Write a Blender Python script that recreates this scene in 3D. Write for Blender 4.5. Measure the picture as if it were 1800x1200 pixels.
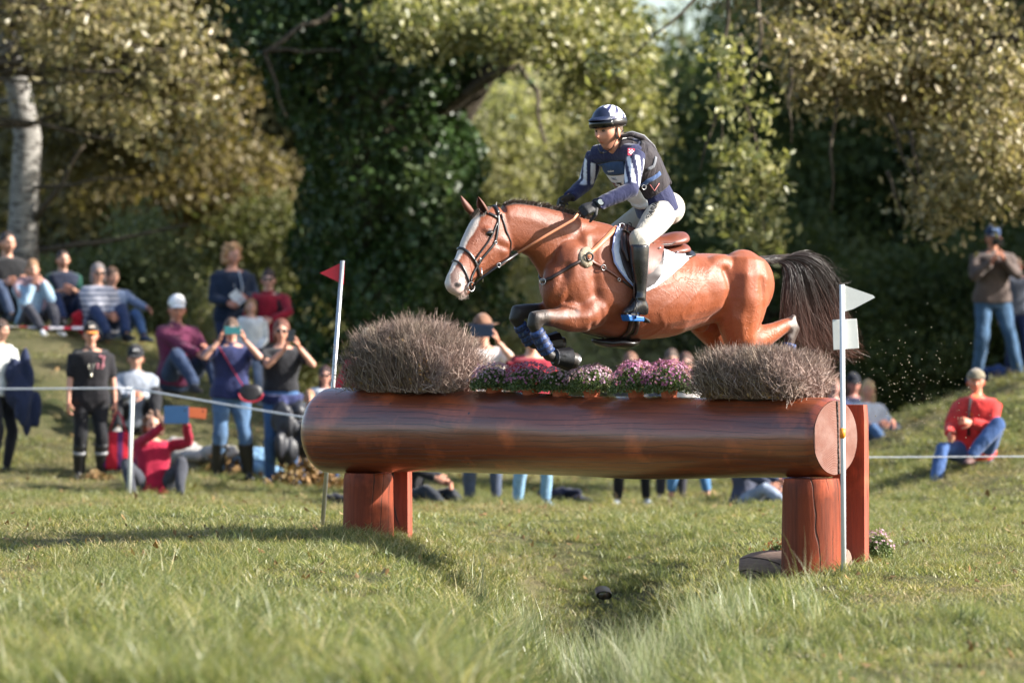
import bpy, math, random
import numpy as np
from mathutils import Vector, Matrix, noise as mnoise
from mathutils.bvhtree import BVHTree
random.seed(7); RNG = np.random.default_rng(11)
for _o in list(bpy.data.objects): bpy.data.objects.remove(_o)
SC = bpy.context.scene
COL = SC.collection
# ------------------------------------------------------------------ camera
FPX = 8000.0; CAMZ = 1.5          # focal length in pixels of the 1800 px wide photograph, eye height
cam = bpy.data.cameras.new('camera'); camo = bpy.data.objects.new('camera', cam); COL.objects.link(camo)
camo.location = (0, 0, CAMZ); camo.rotation_euler = (math.radians(90), 0, 0)
cam.sensor_width = 36; cam.lens = FPX / 1800 * 36
cam.clip_start = 0.5; cam.clip_end = 3000
cam.dof.use_dof = True; cam.dof.focus_distance = 30.1; cam.dof.aperture_fstop = 2.1
SC.camera = camo
# ------------------------------------------------------------------ light
SUN = Vector((0.85, -0.10, 0.50)).normalized()      # direction to the sun
sd = bpy.data.lights.new('sun', 'SUN'); so = bpy.data.objects.new('sun', sd); COL.objects.link(so)
so.rotation_euler = (-SUN).to_track_quat('-Z', 'Y').to_euler(); so.location = (20, -10, 30)
sd.energy = 5.0; sd.angle = math.radians(0.53); sd.color = (1.0, 0.95, 0.87)
W = bpy.data.worlds.new('World'); SC.world = W; W.use_nodes = True
_n = W.node_tree.nodes; _l = W.node_tree.links; _n.clear()
_s = _n.new('ShaderNodeTexSky'); _s.sky_type = 'NISHITA'; _s.sun_disc = False
_s.sun_elevation = math.asin(SUN.z); _s.sun_rotation = math.atan2(SUN.x, SUN.y)
_s.air_density = 1.0; _s.dust_density = 1.5
_b = _n.new('ShaderNodeBackground'); _b.inputs[1].default_value = 0.095
_w = _n.new('ShaderNodeOutputWorld'); _l.new(_s.outputs[0], _b.inputs[0]); _l.new(_b.outputs[0], _w.inputs[0])
SC.view_settings.view_transform = 'Standard'; SC.view_settings.look = 'None'
SC.view_settings.gamma = 1.0; SC.view_settings.exposure = 1.55; SC.view_settings.use_curve_mapping = False
SC.render.engine = 'CYCLES'
SC.cycles.use_denoising = True
SC.cycles.max_bounces = 6; SC.cycles.diffuse_bounces = 3; SC.cycles.glossy_bounces = 2
SC.cycles.transmission_bounces = 3; SC.cycles.transparent_max_bounces = 6
SC.cycles.sample_clamp_indirect = 4.0
# ------------------------------------------------------------------ geometry helpers
def P(px, py, Y):                  # a point of the world at depth Y seen at photo pixel (px, py)
    return Vector(((px - 900) / FPX * Y, Y, CAMZ - (py - 600) / FPX * Y))
def V3(p): return Vector(p)
def sstep(a, b, x):
    t = np.clip((np.asarray(x, float) - a) / (b - a), 0, 1); return t * t * (3 - 2 * t)
def lerp(a, b, t): return a + (b - a) * t
def hash3(i, j, k, s):
    h = (i * 374761393 + j * 668265263 + k * 2147483647 + s * 974634777) & 0xffffffff
    h = ((h ^ (h >> 13)) * 1274126177) & 0xffffffff
    return ((h ^ (h >> 16)) & 0xffff) / 65535.0
def vnoise(p, s=0):                # value noise, p: (N,3), result -1..1
    p = np.asarray(p, float); i = np.floor(p).astype(np.int64); f = p - i; f = f * f * (3 - 2 * f)
    r = 0
    for a in (0, 1):
        for b in (0, 1):
            for c in (0, 1):
                w = (f[:, 0] if a else 1 - f[:, 0]) * (f[:, 1] if b else 1 - f[:, 1]) * (f[:, 2] if c else 1 - f[:, 2])
                r = r + w * hash3(i[:, 0] + a, i[:, 1] + b, i[:, 2] + c, s)
    return r * 2 - 1
class G:                           # collects shapes for one mesh
    def __init__(s): s.v = []; s.f = []; s.m = []; s.mi = 0
    def add(s, V, F):
        n = len(s.v); s.v += [tuple(map(float, a)) for a in V]
        for f in F: s.f.append(tuple(n + i for i in f)); s.m.append(s.mi)
        return s
    def loft(s, rings, closed_caps=True):
        n = len(rings[0]); V = [p for r in rings for p in r]; F = []
        for i in range(len(rings) - 1):
            for j in range(n):
                a = i * n + j; b = i * n + (j + 1) % n
                F.append((a, b, b + n, a + n))
        if closed_caps:
            c0 = sum((Vector(p) for p in rings[0]), Vector()) / n; c1 = sum((Vector(p) for p in rings[-1]), Vector()) / n
            V += [c0, c1]; k = len(rings) * n; o = (len(rings) - 1) * n
            for j in range(n):
                F.append((k, (j + 1) % n, j)); F.append((k + 1, o + j, o + (j + 1) % n))
        return s.add(V, F)
    def tube(s, pts, rad, n=10, side=None, round_ends=False):
        pts = [Vector(p) for p in pts]
        if not hasattr(rad, '__len__') or isinstance(rad, tuple): rad = [rad] * len(pts)
        rad = [(r, r) if not hasattr(r, '__len__') else r for r in rad]
        if round_ends:
            d0 = (pts[0] - pts[1]).normalized(); d1 = (pts[-1] - pts[-2]).normalized()
            r0, r1 = rad[0], rad[-1]
            pts = [pts[0] + d0 * r0[0] * .9, pts[0] + d0 * r0[0] * .6] + pts + [pts[-1] + d1 * r1[0] * .6, pts[-1] + d1 * r1[0] * .9]
            rad = [(r0[0] * .35, r0[1] * .35), (r0[0] * .8, r0[1] * .8)] + rad + [(r1[0] * .8, r1[1] * .8), (r1[0] * .35, r1[1] * .35)]
        rings = []; prev = Vector(side) if side is not None else None
        for i, p in enumerate(pts):
            t = (pts[min(i + 1, len(pts) - 1)] - pts[max(i - 1, 0)])
            t = t.normalized() if t.length > 1e-9 else Vector((0, 0, 1))
            if prev is None:
                prev = t.cross(Vector((0, 0, 1)) if abs(t.z) < .9 else Vector((1, 0, 0)))
            a = prev - t * prev.dot(t)
            if a.length < 1e-6: a = t.orthogonal()
            a.normalize(); prev = a; b = t.cross(a)
            rings.append([p + a * (math.cos(2 * math.pi * k / n) * rad[i][0]) + b * (math.sin(2 * math.pi * k / n) * rad[i][1]) for k in range(n)])
        return s.loft(rings)
    def ell(s, c, r, axes=None, n=14, m=9):
        c = Vector(c); A = axes or (Vector((1, 0, 0)), Vector((0, 1, 0)), Vector((0, 0, 1)))
        V = []; F = []
        for i in range(m + 1):
            th = math.pi * i / m
            for j in range(n):
                ph = 2 * math.pi * j / n
                V.append(c + A[0] * (r[0] * math.sin(th) * math.cos(ph)) + A[1] * (r[1] * math.sin(th) * math.sin(ph)) + A[2] * (r[2] * math.cos(th)))
        for i in range(m):
            for j in range(n):
                a = i * n + j; b = i * n + (j + 1) % n
                F.append((a, a + n, b + n, b))
        return s.add(V, F)
    def box(s, c, h, axes=None):
        c = Vector(c); A = axes or (Vector((1, 0, 0)), Vector((0, 1, 0)), Vector((0, 0, 1)))
        V = [c + A[0] * (h[0] * x) + A[1] * (h[1] * y) + A[2] * (h[2] * z) for x in (-1, 1) for y in (-1, 1) for z in (-1, 1)]
        return s.add(V, [(0, 1, 3, 2), (4, 6, 7, 5), (0, 4, 5, 1), (2, 3, 7, 6), (0, 2, 6, 4), (1, 5, 7, 3)])
    def slab(s, outline, nrm, th):     # a flat outline given a thickness
        nrm = Vector(nrm).normalized(); a = [Vector(p) + nrm * th / 2 for p in outline]; b = [Vector(p) - nrm * th / 2 for p in outline]
        n = len(a); F = [tuple(range(n)), tuple(range(2 * n - 1, n - 1, -1))]
        for i in range(n): F.append((i, i + n, (i + 1) % n + n, (i + 1) % n))
        return s.add(a + b, F)
def npmesh(name, V, F):              # V (N,3), F (M,k) with the same k everywhere
    me = bpy.data.meshes.new(name); V = np.asarray(V, np.float32); F = np.asarray(F, np.int32)
    me.vertices.add(len(V)); me.vertices.foreach_set('co', V.ravel())
    me.loops.add(F.size); me.loops.foreach_set('vertex_index', F.ravel())
    me.polygons.add(len(F)); me.polygons.foreach_set('loop_start', np.arange(len(F), dtype=np.int32) * F.shape[1])
    me.update(calc_edges=True)
    return me
def link(name, me, m, parent=None, smooth=True):
    if m is not None:
        for x in (m if isinstance(m, (list, tuple)) else [m]): me.materials.append(x)
    if smooth: me.polygons.foreach_set('use_smooth', np.ones(len(me.polygons), bool))
    me.name = name; o = bpy.data.objects.new(name, me); COL.objects.link(o)
    if parent is not None: o.parent = parent
    return o
ORG = [Vector((0, 0, 0))]           # shapes given in world space are stored relative to this point
def mk(name, g, m, parent=None, smooth=True, sharp=None, bevel=0):
    me = bpy.data.meshes.new(name); o0 = ORG[0]
    me.from_pydata([(v[0] - o0.x, v[1] - o0.y, v[2] - o0.z) for v in g.v], [], g.f)
    if isinstance(m, (list, tuple)) and len(m) > 1: me.polygons.foreach_set('material_index', g.m)
    me.validate(); me.update()
    o = link(name, me, m, parent, smooth)
    if sharp: me.set_sharp_from_angle(angle=math.radians(sharp))
    if bevel:
        b = o.modifiers.new('b', 'BEVEL'); b.width = bevel; b.segments = 2; b.limit_method = 'ANGLE'
    return o
def remeshed(g, voxel, smooth=4, fac=.5):    # union of closed shapes as one skin; returns arrays
    me = bpy.data.meshes.new('tmp'); me.from_pydata(g.v, [], g.f)
    o = bpy.data.objects.new('tmp', me); COL.objects.link(o)
    r = o.modifiers.new('r', 'REMESH'); r.mode = 'VOXEL'; r.voxel_size = voxel
    if smooth:
        s = o.modifiers.new('s', 'SMOOTH'); s.iterations = smooth; s.factor = fac
    dg = bpy.context.evaluated_depsgraph_get(); dg.update()
    ev = o.evaluated_get(dg); em = ev.to_mesh()
    V = np.empty(len(em.vertices) * 3); em.vertices.foreach_get('co', V)
    F = np.empty(len(em.loops), np.int32); em.loops.foreach_get('vertex_index', F)
    ok = len(em.loops) == 4 * len(em.polygons)
    F = F.reshape(-1, 4) if ok else np.array([list(p.vertices) for p in em.polygons if len(p.vertices) == 4])
    ev.to_mesh_clear(); bpy.data.objects.remove(o); bpy.data.meshes.remove(me)
    return V.reshape(-1, 3), F
def blob(name, g, voxel, m, parent=None, smooth=4, fac=.5, extra=None, paint=None, disp=None):
    V, F = remeshed(g, voxel, smooth, fac)
    if disp is not None: V = disp(V)
    if extra is not None and extra.v:
        n = len(V); eq = []
        for f in extra.f:
            f = list(f); eq.append([i + n for i in (f if len(f) == 4 else f + [f[-1]])][:4])
        me = bpy.data.meshes.new(name)
        Vall = np.vstack([V, np.array(extra.v)]) - np.array(ORG[0])
        me.from_pydata(Vall.tolist(), [], F.tolist() + [tuple(i + n for i in f) for f in extra.f]); V = np.vstack([V, np.array(extra.v)])
        me.update()
    else:
        me = npmesh(name, V - np.array(ORG[0]), F)
    if paint is not None:
        c = np.ones((len(V), 4), np.float32); c[:, :3] = paint(V)
        a = me.color_attributes.new('paint', 'FLOAT_COLOR', 'POINT'); a.data.foreach_set('color', c.ravel())
    return link(name, me, m, parent)
def empty(name, loc, label, cat, group=None):
    o = bpy.data.objects.new(name, None); COL.objects.link(o); o.location = loc; o.empty_display_size = .1
    return tag(o, label, cat, group)
def tag(o, label, cat, group=None, kind=None):
    if label: o['label'] = label
    if cat: o['category'] = cat
    if group: o['group'] = group
    if kind: o['kind'] = kind
    return o
# ------------------------------------------------------------------ material helpers
MATS = {}
def srgb(r, g, b): return tuple(((c / 255) / 12.92 if c / 255 <= .04045 else ((c / 255 + .055) / 1.055) ** 2.4) for c in (r, g, b))
class NT:
    def __init__(s, name):
        s.m = bpy.data.materials.new(name); s.m.use_nodes = True; s.t = s.m.node_tree; s.n = s.t.nodes; s.n.clear()
        s.out = s.n.new('ShaderNodeOutputMaterial'); s.b = s.n.new('ShaderNodeBsdfPrincipled'); s.t.links.new(s.b.outputs[0], s.out.inputs[0])
        s.tc = s.n.new('ShaderNodeTexCoord')
    def l(s, a, b): s.t.links.new(a, b)
    def new(s, k, **kw):
        n = s.n.new(k)
        for a, v in kw.items(): setattr(n, a, v)
        return n
    def mapping(s, scale=(1, 1, 1), rot=(0, 0, 0), src='Object'):
        m = s.new('ShaderNodeMapping'); m.inputs['Scale'].default_value = scale; m.inputs['Rotation'].default_value = rot
        s.l(s.tc.outputs[src], m.inputs[0]); return m.outputs[0]
    def noise(s, scale=5, detail=4, rough=.55, vec=None, dist=0):
        n = s.new('ShaderNodeTexNoise'); n.inputs['Scale'].default_value = scale; n.inputs['Detail'].default_value = detail
        n.inputs['Roughness'].default_value = rough; n.inputs['Distortion'].default_value = dist
        s.l(vec if vec is not None else s.tc.outputs['Object'], n.inputs['Vector']); return n.outputs['Fac']
    def ramp(s, fac, stops, interp='LINEAR'):
        r = s.new('ShaderNodeValToRGB'); r.color_ramp.interpolation = interp; e = r.color_ramp.elements
        while len(e) < len(stops): e.new(.5)
        for i, (p, c) in enumerate(stops): e[i].position = p; e[i].color = (c[0], c[1], c[2], 1) if hasattr(c, '__len__') else (c, c, c, 1)
        s.l(fac, r.inputs[0]); return r.outputs[0]
    def mix(s, fac, a, b, mode='MIX'):
        m = s.new('ShaderNodeMix', data_type='RGBA', blend_type=mode)
        for sock, x in ((m.inputs[0], fac), (m.inputs[6], a), (m.inputs[7], b)):
            if isinstance(x, (int, float)): sock.default_value = x
            elif isinstance(x, (tuple, list)): sock.default_value = (x[0], x[1], x[2], 1)
            else: s.l(x, sock)
        return m.outputs[2]
    def math(s, op, a, b=0.0, clamp=False):
        m = s.new('ShaderNodeMath', operation=op, use_clamp=clamp)
        for sock, x in ((m.inputs[0], a), (m.inputs[1], b)):
            if isinstance(x, (int, float)): sock.default_value = x
            else: s.l(x, sock)
        return m.outputs[0]
    def attr(s, name): 
        a = s.new('ShaderNodeAttribute'); a.attribute_name = name; return a.outputs['Color']
    def island(s): return s.new('ShaderNodeNewGeometry').outputs['Random Per Island']
    def objrand(s): return s.new('ShaderNodeObjectInfo').outputs['Random']
    def bump(s, h, strength=.3, dist=.01, nrm=None):
        b = s.new('ShaderNodeBump'); b.inputs['Strength'].default_value = strength; b.inputs['Distance'].default_value = dist
        s.l(h, b.inputs['Height'])
        if nrm is not None: s.l(nrm, b.inputs['Normal'])
        s.l(b.outputs[0], s.b.inputs['Normal']); return b.outputs[0]
    def set(s, col=None, rough=None, spec=None, metal=None, **kw):
        for k, v in (('Base Color', col), ('Roughness', rough), ('Specular IOR Level', spec), ('Metallic', metal)):
            if v is None: continue
            i = s.b.inputs[k]
            if isinstance(v, (int, float)): i.default_value = v
            elif isinstance(v, (tuple, list)): i.default_value = (v[0], v[1], v[2], 1)
            else: s.l(v, i)
        for k, v in kw.items(): s.b.inputs[k.replace('_', ' ')].default_value = v
        return s.m
def cloth(rgb, rough=.88, var=.25, bump=.5, sheen=.15, scale=9, key=None):
    k = ('cloth', rgb, rough, bump, scale)
    if k in MATS: return MATS[k]
    t = NT('cloth'); c = srgb(*rgb); n = t.noise(scale, 4, .6)
    col = t.mix(t.ramp(n, [(.3, 0), (.7, 1)]), tuple(x * (1 - var) for x in c), tuple(min(1, x * (1 + var)) for x in c))
    w = t.noise(14, 3, .5, t.mapping((1, 1, .45)), 1.2); f = t.noise(260, 2, .5)
    h = t.math('ADD', w, t.math('MULTIPLY', f, .06)); t.bump(h, bump, .02)
    t.set(col, rough, .25); t.b.inputs['Sheen Weight'].default_value = sheen
    MATS[k] = t.m; return t.m
def plain(name, rgb, rough=.5, metal=0.0, spec=.5, var=.12, scale=20, bump=.0):
    k = ('plain', name)
    if k in MATS: return MATS[k]
    t = NT(name); c = srgb(*rgb); n = t.noise(scale, 4, .6)
    col = t.mix(n, tuple(x * (1 - var) for x in c), tuple(min(1, x * (1 + var)) for x in c))
    t.set(col, t.ramp(n, [(.2, rough * .85), (.8, min(1, rough * 1.15))]), spec, metal)
    if bump: t.bump(t.noise(scale * 3, 4, .6), bump, .004)
    MATS[k] = t.m; return t.m
def foliage(name, cols, trans=.35, rough=.6, patch=.6, spec=.25, byobj=False, gain=1.0):
    cols = [tuple(min(.8, x * gain) for x in c) for c in cols]
    t = NT(name); r = t.island()
    base = t.ramp(r, [(i / max(1, len(cols) - 1), c) for i, c in enumerate(cols)])
    n = t.noise(patch, 3, .6)
    base = t.mix(t.ramp(n, [(.35, 0), (.65, 1)]), t.mix(1.0, base, (.72, .78, .7), 'MULTIPLY'), base)
    if byobj: base = t.mix(t.math('MULTIPLY', t.objrand(), .55), base, t.mix(1.0, base, (1.5, 1.2, .85), 'MULTIPLY'))
    t.set(base, rough, spec)
    tr = t.new('ShaderNodeBsdfTranslucent'); t.l(t.mix(1.0, base, (1.25, 1.3, .7), 'MULTIPLY'), tr.inputs[0])
    mx = t.new('ShaderNodeMixShader'); mx.inputs[0].default_value = trans
    t.l(t.b.outputs[0], mx.inputs[1]); t.l(tr.outputs[0], mx.inputs[2]); t.l(mx.outputs[0], t.out.inputs[0])
    return t.m
# ================================================================== THE GROUND
LA = P(574, 756, 32.0); LB = P(1470, 769, 29.1)          # ends of the log's axis
LAX = (LB - LA).normalized(); LSIDE = Vector((0, 0, 1)).cross(LAX).normalized()   # away from the camera
def ditch_x(Y): return 0.42 + 0.05 * np.sin(Y * .5) + (np.asarray(Y) - 24) * .006
def ground(X, Y):
    X = np.asarray(X, float); Y = np.asarray(Y, float)
    z = 0.17 * np.exp(-((Y - 32.3) / 5.0) ** 2) * sstep(0.4, -0.9, X)
    z = z - 0.10 * sstep(27, 21, Y) * sstep(-.2, 1.2, X)
    dx = X - ditch_x(Y)                                                 # the ditch under the log
    z = z - ((0.34 + .26 * sstep(25, 29, Y)) * np.exp(-(np.abs(dx) / (.56 + .16 * sstep(26, 30, Y))) ** 2.3) + .20 * np.exp(-(dx / 1.1) ** 2)) * sstep(37.0, 33.0, Y) * (1 - .3 * sstep(26, 20, Y))
    z = z - 0.16 * np.exp(-((X - 1.2) / 1.8) ** 2) * sstep(39, 44, Y) * sstep(60, 50, Y)
    # right mound
    z = z + np.clip(.39 * (X - 2.98), 0, 1.6) * sstep(37, 47.5, Y) * (1 - .85 * sstep(53.4, 58, Y))
    # left bank
    z = z + np.clip(.42 * (-X) - .40, 0, 1.66) * (.15 * sstep(43, 46.4, Y) + .85 * sstep(46.2, 50.2, Y)) 
    n = vnoise(np.stack([X * .9, Y * .9, X * 0], -1).reshape(-1, 3), 3).reshape(X.shape) * .05
    n = n + vnoise(np.stack([X * 2.7, Y * 2.7, X * 0], -1).reshape(-1, 3), 5).reshape(X.shape) * .03
    n = n + vnoise(np.stack([X * 7, Y * 7, X * 0], -1).reshape(-1, 3), 8).reshape(X.shape) * .010
    far = sstep(66, 90, Y)
    return z * (1 - far) + n
def gz(x, y): return float(ground(np.array([x]), np.array([y]))[0])
def gridmesh(name, xs, ys):
    X, Y = np.meshgrid(xs, ys); Z = ground(X, Y)
    V = np.stack([X, Y, Z], -1).reshape(-1, 3); nx, ny = len(xs), len(ys)
    i = np.arange(ny - 1)[:, None] * nx + np.arange(nx - 1)[None]; i = i.ravel()
    return npmesh(name, V, np.stack([i, i + 1, i + 1 + nx, i + nx], -1))
xs = np.unique(np.concatenate([np.linspace(-1500, -60, 12), np.linspace(-60, -9, 40), np.arange(-9, 9.01, .09), np.linspace(9, 60, 40), np.linspace(60, 1500, 12)]))
ys = np.unique(np.concatenate([np.linspace(-600, 5, 14), np.linspace(5, 17, 30), np.arange(17, 58, .11), np.linspace(58, 120, 60), np.linspace(120, 2500, 16)]))
t = NT('turf'); obj = t.tc.outputs['Object']
n1 = t.noise(1.1, 5, .6); n2 = t.noise(7, 5, .65); n3 = t.noise(60, 4, .7)
c = t.mix(t.ramp(n1, [(.35, 0), (.65, 1)]), (.06, .07, .026), (.15, .13, .065))
c = t.mix(t.ramp(n2, [(.55, 0), (.75, 1)]), c, (.20, .165, .095))
c = t.mix(t.ramp(n3, [(.45, 0), (.8, .7)]), c, (.035, .03, .015))
t.set(c, .95, .15); t.bump(t.math('ADD', t.math('MULTIPLY', n2, .4), n3), .8, .03)
ground_o = tag(link('ground', gridmesh('ground', xs, ys), t.m), None, None, kind='structure')
# ================================================================== GRASS (instanced tufts)
def tuft(name, nb, spread, h0, h1, w, lean, mat, seed, seg=3, curl=.5):
    r = np.random.default_rng(seed); V = []; F = []
    for b in range(nb):
        a = r.uniform(0, 2 * math.pi); rr = spread * math.sqrt(r.uniform()); bx, by = rr * math.cos(a), rr * math.sin(a)
        h = r.uniform(h0, h1); la = r.uniform(0, 2 * math.pi); ll = lean * r.uniform(.3, 1.2) * h
        wa = r.uniform(0, math.pi); wx, wy = math.cos(wa) * w / 2, math.sin(wa) * w / 2; k = len(V)
        for s in range(seg + 1):
            q = s / seg; cx = bx + math.cos(la) * ll * q ** (1 + curl); cy = by + math.sin(la) * ll * q ** (1 + curl)
            cz = h * q * (1 - .25 * lean * q) - .01; f = (1 - q) ** .7 if s < seg else 0.04
            V += [(cx - wx * f, cy - wy * f, cz), (cx + wx * f, cy + wy * f, cz)]
        for s in range(seg): F.append((k + 2 * s, k + 2 * s + 1, k + 2 * s + 3, k + 2 * s + 2))
    me = npmesh(name, V, F); me.materials.append(mat); me.polygons.foreach_set('use_smooth', np.ones(len(F), bool))
    return bpy.data.objects.new(name, me)
def scatter(name, pts, rot, scl, tilt, tufts, label=None):
    col = bpy.data.collections.new(name + '_tufts')
    for o in tufts: col.objects.link(o)
    me = bpy.data.meshes.new(name); me.vertices.add(len(pts)); me.vertices.foreach_set('co', np.asarray(pts, np.float32).ravel())
    for nm, ty, arr in (('rotv', 'FLOAT_VECTOR', np.stack([tilt[:, 0], tilt[:, 1], rot], -1)), ('scl', 'FLOAT', scl)):
        a = me.attributes.new(nm, ty, 'POINT'); a.data.foreach_set('vector' if ty == 'FLOAT_VECTOR' else 'value', np.asarray(arr, np.float32).ravel())
    o = bpy.data.objects.new(name, me); COL.objects.link(o); tag(o, label, name.replace('_', ' '), kind='stuff')
    ng = bpy.data.node_groups.new(name, 'GeometryNodeTree')
    ng.interface.new_socket('Geometry', in_out='INPUT', socket_type='NodeSocketGeometry'); ng.interface.new_socket('Geometry', in_out='OUTPUT', socket_type='NodeSocketGeometry')
    N = ng.nodes; L = ng.links
    gi = N.new('NodeGroupInput'); go = N.new('NodeGroupOutput'); ip = N.new('GeometryNodeInstanceOnPoints')
    ci = N.new('GeometryNodeCollectionInfo'); ci.inputs[0].default_value = col; ci.inputs[1].default_value = True; ci.inputs[2].default_value = True
    ip.inputs['Pick Instance'].default_value = True
    a1 = N.new('GeometryNodeInputNamedAttribute'); a1.data_type = 'FLOAT_VECTOR'; a1.inputs[0].default_value = 'rotv'
    a2 = N.new('GeometryNodeInputNamedAttribute'); a2.data_type = 'FLOAT'; a2.inputs[0].default_value = 'scl'
    L.new(gi.outputs[0], ip.inputs['Points']); L.new(ci.outputs[0], ip.inputs['Instance'])
    L.new(a1.outputs[0], ip.inputs['Rotation']); L.new(a2.outputs[0], ip.inputs['Scale']); L.new(ip.outputs[0], go.inputs[0])
    md = o.modifiers.new('tufts', 'NODES'); md.node_group = ng
    return o
def field(n, y0, y1, margin=2.2, dens=None):
    r = RNG; Y = r.uniform(y0, y1, n * 3); hw = Y * .1125 + margin; X = r.uniform(-1, 1, n * 3) * (y1 * .1125 + margin)
    k = np.abs(X) < hw; X, Y = X[k], Y[k]
    if dens is not None: k = r.uniform(size=len(X)) < dens(X, Y); X, Y = X[k], Y[k]
    X, Y = X[:n], Y[:n]
    return X, Y
def scat(name, X, Y, s0, s1, tufts, label=None, tl=.15, sc=None):
    Z = ground(X, Y); n = len(X); s = RNG.uniform(s0, s1, n)
    if sc is not None: s = s * sc(X, Y)
    return scatter(name, np.stack([X, Y, Z], -1), RNG.uniform(0, 6.28, n), s, RNG.normal(0, tl, (n, 2)), tufts, label)
GG = foliage('grass_blades', [(.085, .105, .032), (.15, .17, .062), (.22, .22, .105), (.36, .32, .19), (.11, .13, .04)], .42, .45, .8, .45, True, 1.2)
GL = foliage('grass_lush', [(.055, .08, .026), (.11, .14, .05), (.18, .20, .092), (.30, .30, .185)], .45, .42, 1.2, .5, True, 1.25)
GD = foliage('grass_dry', [(.30, .25, .14), (.38, .32, .20), (.21, .20, .09), (.15, .15, .055)], .25, .6, 1.0, .3, True)
GR = foliage('reed_blades', [(.14, .18, .07), (.24, .28, .13), (.36, .37, .22), (.42, .38, .26)], .3, .4, 1.5, .5)
short = [tuft('short_a', 85, .17, .02, .06, .006, 1.0, GG, 1), tuft('short_b', 85, .17, .02, .07, .006, 1.2, GL, 2), tuft('short_c', 75, .17, .015, .05, .0055, 1.5, GD, 3), tuft('short_d', 80, .17, .02, .065, .006, 1.1, GG, 4)]
lush = [tuft('lush_a', 60, .13, .09, .22, .0075, .9, GL, 5, 4, 1.0), tuft('lush_b', 60, .14, .08, .19, .007, 1.0, GL, 6, 4, 1.0), tuft('lush_c', 50, .12, .09, .24, .007, .9, GG, 7, 4, 1.0)]
straw = [tuft('straw_a', 34, .15, .03, .12, .004, 1.4, GD, 8), tuft('straw_b', 34, .15, .02, .09, .004, 1.6, GD, 9)]
reeds = [tuft('reed_a', 34, .09, .35, .75, .008, .35, GR, 10, 5, 1.1), tuft('reed_b', 28, .08, .30, .65, .008, .45, GR, 12, 5, 1.1), tuft('reed_c', 16, .07, .4, .8, .005, .6, GR, 13, 5, 1.3)]
X1, Y1 = field(9500, 18, 31); X2, Y2 = field(12000, 31, 47, 2.5); X3, Y3 = field(7000, 47, 66, 3)
def patch(X, Y, f, s, lo, hi): return sstep(lo, hi, vnoise(np.stack([X * f, Y * f, X * 0], -1), s))
XA = np.concatenate([X1, X2, X3]); YA = np.concatenate([Y1, Y2, Y3]); mk_ = RNG.uniform(size=len(XA)) < .9 * patch(XA, YA * .6, .75, 55, -.05, .4) + .08
scat('short_grass', XA[~mk_], YA[~mk_], .75, 1.4, [short[0], short[1], short[3]], 'short mown turf around the jump and up both banks', sc=lambda x, y: 1 + .25 * sstep(40, 60, y))
short2 = [tuft('worn_a', 60, .17, .015, .045, .0055, 1.6, GD, 33), tuft('worn_b', 60, .17, .015, .05, .0055, 1.5, GD, 34), tuft('worn_c', 70, .17, .02, .055, .006, 1.2, GG, 35)]
scat('worn_grass', XA[mk_], YA[mk_], .7, 1.2, short2, 'paler worn turf in trampled patches of the meadow')
def lushd(X, Y):
    d = X - ditch_x(Y); a = np.exp(-((np.abs(d) - .62) / .26) ** 2) * sstep(37, 34, Y) * (.55 + .45 * patch(X, Y, 1.1, 24, -.3, .3))   # along the ditch
    f = sstep(25.6, 23.4, Y) * (.25 + .75 * patch(X, Y, .7, 21, -.4, .3)) * (1 - .75 * sstep(-.1, .9, X))                        # rough foreground
    p = patch(X, Y * .5, .9, 22, .05, .45) * .55
    return np.clip(np.maximum(np.maximum(a, f), p * sstep(60, 50, Y)), 0, 1)
XL, YL = field(10500, 18.5, 50, 1.6, lushd)
scat('long_grass', XL, YL, .6, 1.15, lush, 'longer lush grass in the foreground and along the ditch', .2, sc=lambda x, y: (1 + .5 * sstep(25, 22, y)) * (.55 + .45 * sstep(30, 27, y) + .2 * np.exp(-((np.abs(x - ditch_x(y)) - .6) / .4) ** 2)) * (1 + .15 * np.exp(-((np.abs(x - ditch_x(y)) - .6) / .4) ** 2) * sstep(36, 32, y)) * (1 - .35 * sstep(27, 23, y) * sstep(-.3, .3, x)))
XS, YS = field(5200, 19, 58, 2.0, lambda X, Y: patch(X, Y, .4, 31, -.2, .4) * np.where(Y > 27, 1, .3))
scat('dry_grass', XS, YS, .8, 1.5, straw, 'bleached dry grass lying over the turf')
XP = []; YP = []
for px_, Y_, R_, n_ in ((647, 31.75, .26, 46), (700, 32.05, .24, 24), (1427, 29.2, .28, 60), (1500, 29.5, .25, 30), (1335, 29.6, .28, 26), (568, 33.2, .12, 8), (226, 43.6, .12, 6)):
    a_ = RNG.uniform(0, 6.28, n_); r_ = R_ * RNG.uniform(.8, 1.5, n_); XP += list((px_ - 900) / FPX * Y_ + np.cos(a_) * r_); YP += list(Y_ + np.sin(a_) * r_)
scat('grass_fringe', np.array(XP), np.array(YP), .35, .8, lush, 'uncut grass left standing round the foot of the posts', .2)
def reedpts(spots):
    xx = []; yy = []
    for px, Y, n, sp in spots:
        xx.append((px - 900) / FPX * Y + RNG.normal(0, sp, n)); yy.append(Y + RNG.normal(0, sp * 2.2, n))
    return np.concatenate(xx), np.concatenate(yy)
XR, YR = reedpts([(1070, 25.2, 26, .07), (1120, 24.4, 24, .10), (985, 28.4, 44, .16), (1215, 25.6, 26, .24), (1010, 26.6, 24, .2), (1160, 23.5, 14, .16), (925, 30.2, 12, .2), (1320, 25.2, 6, .2), (1090, 21, 14, .1)])
scat('ditch_reeds', XR, YR, .45, .9, reeds, 'tall pale rushes growing in the ditch below the log', .12)
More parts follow.
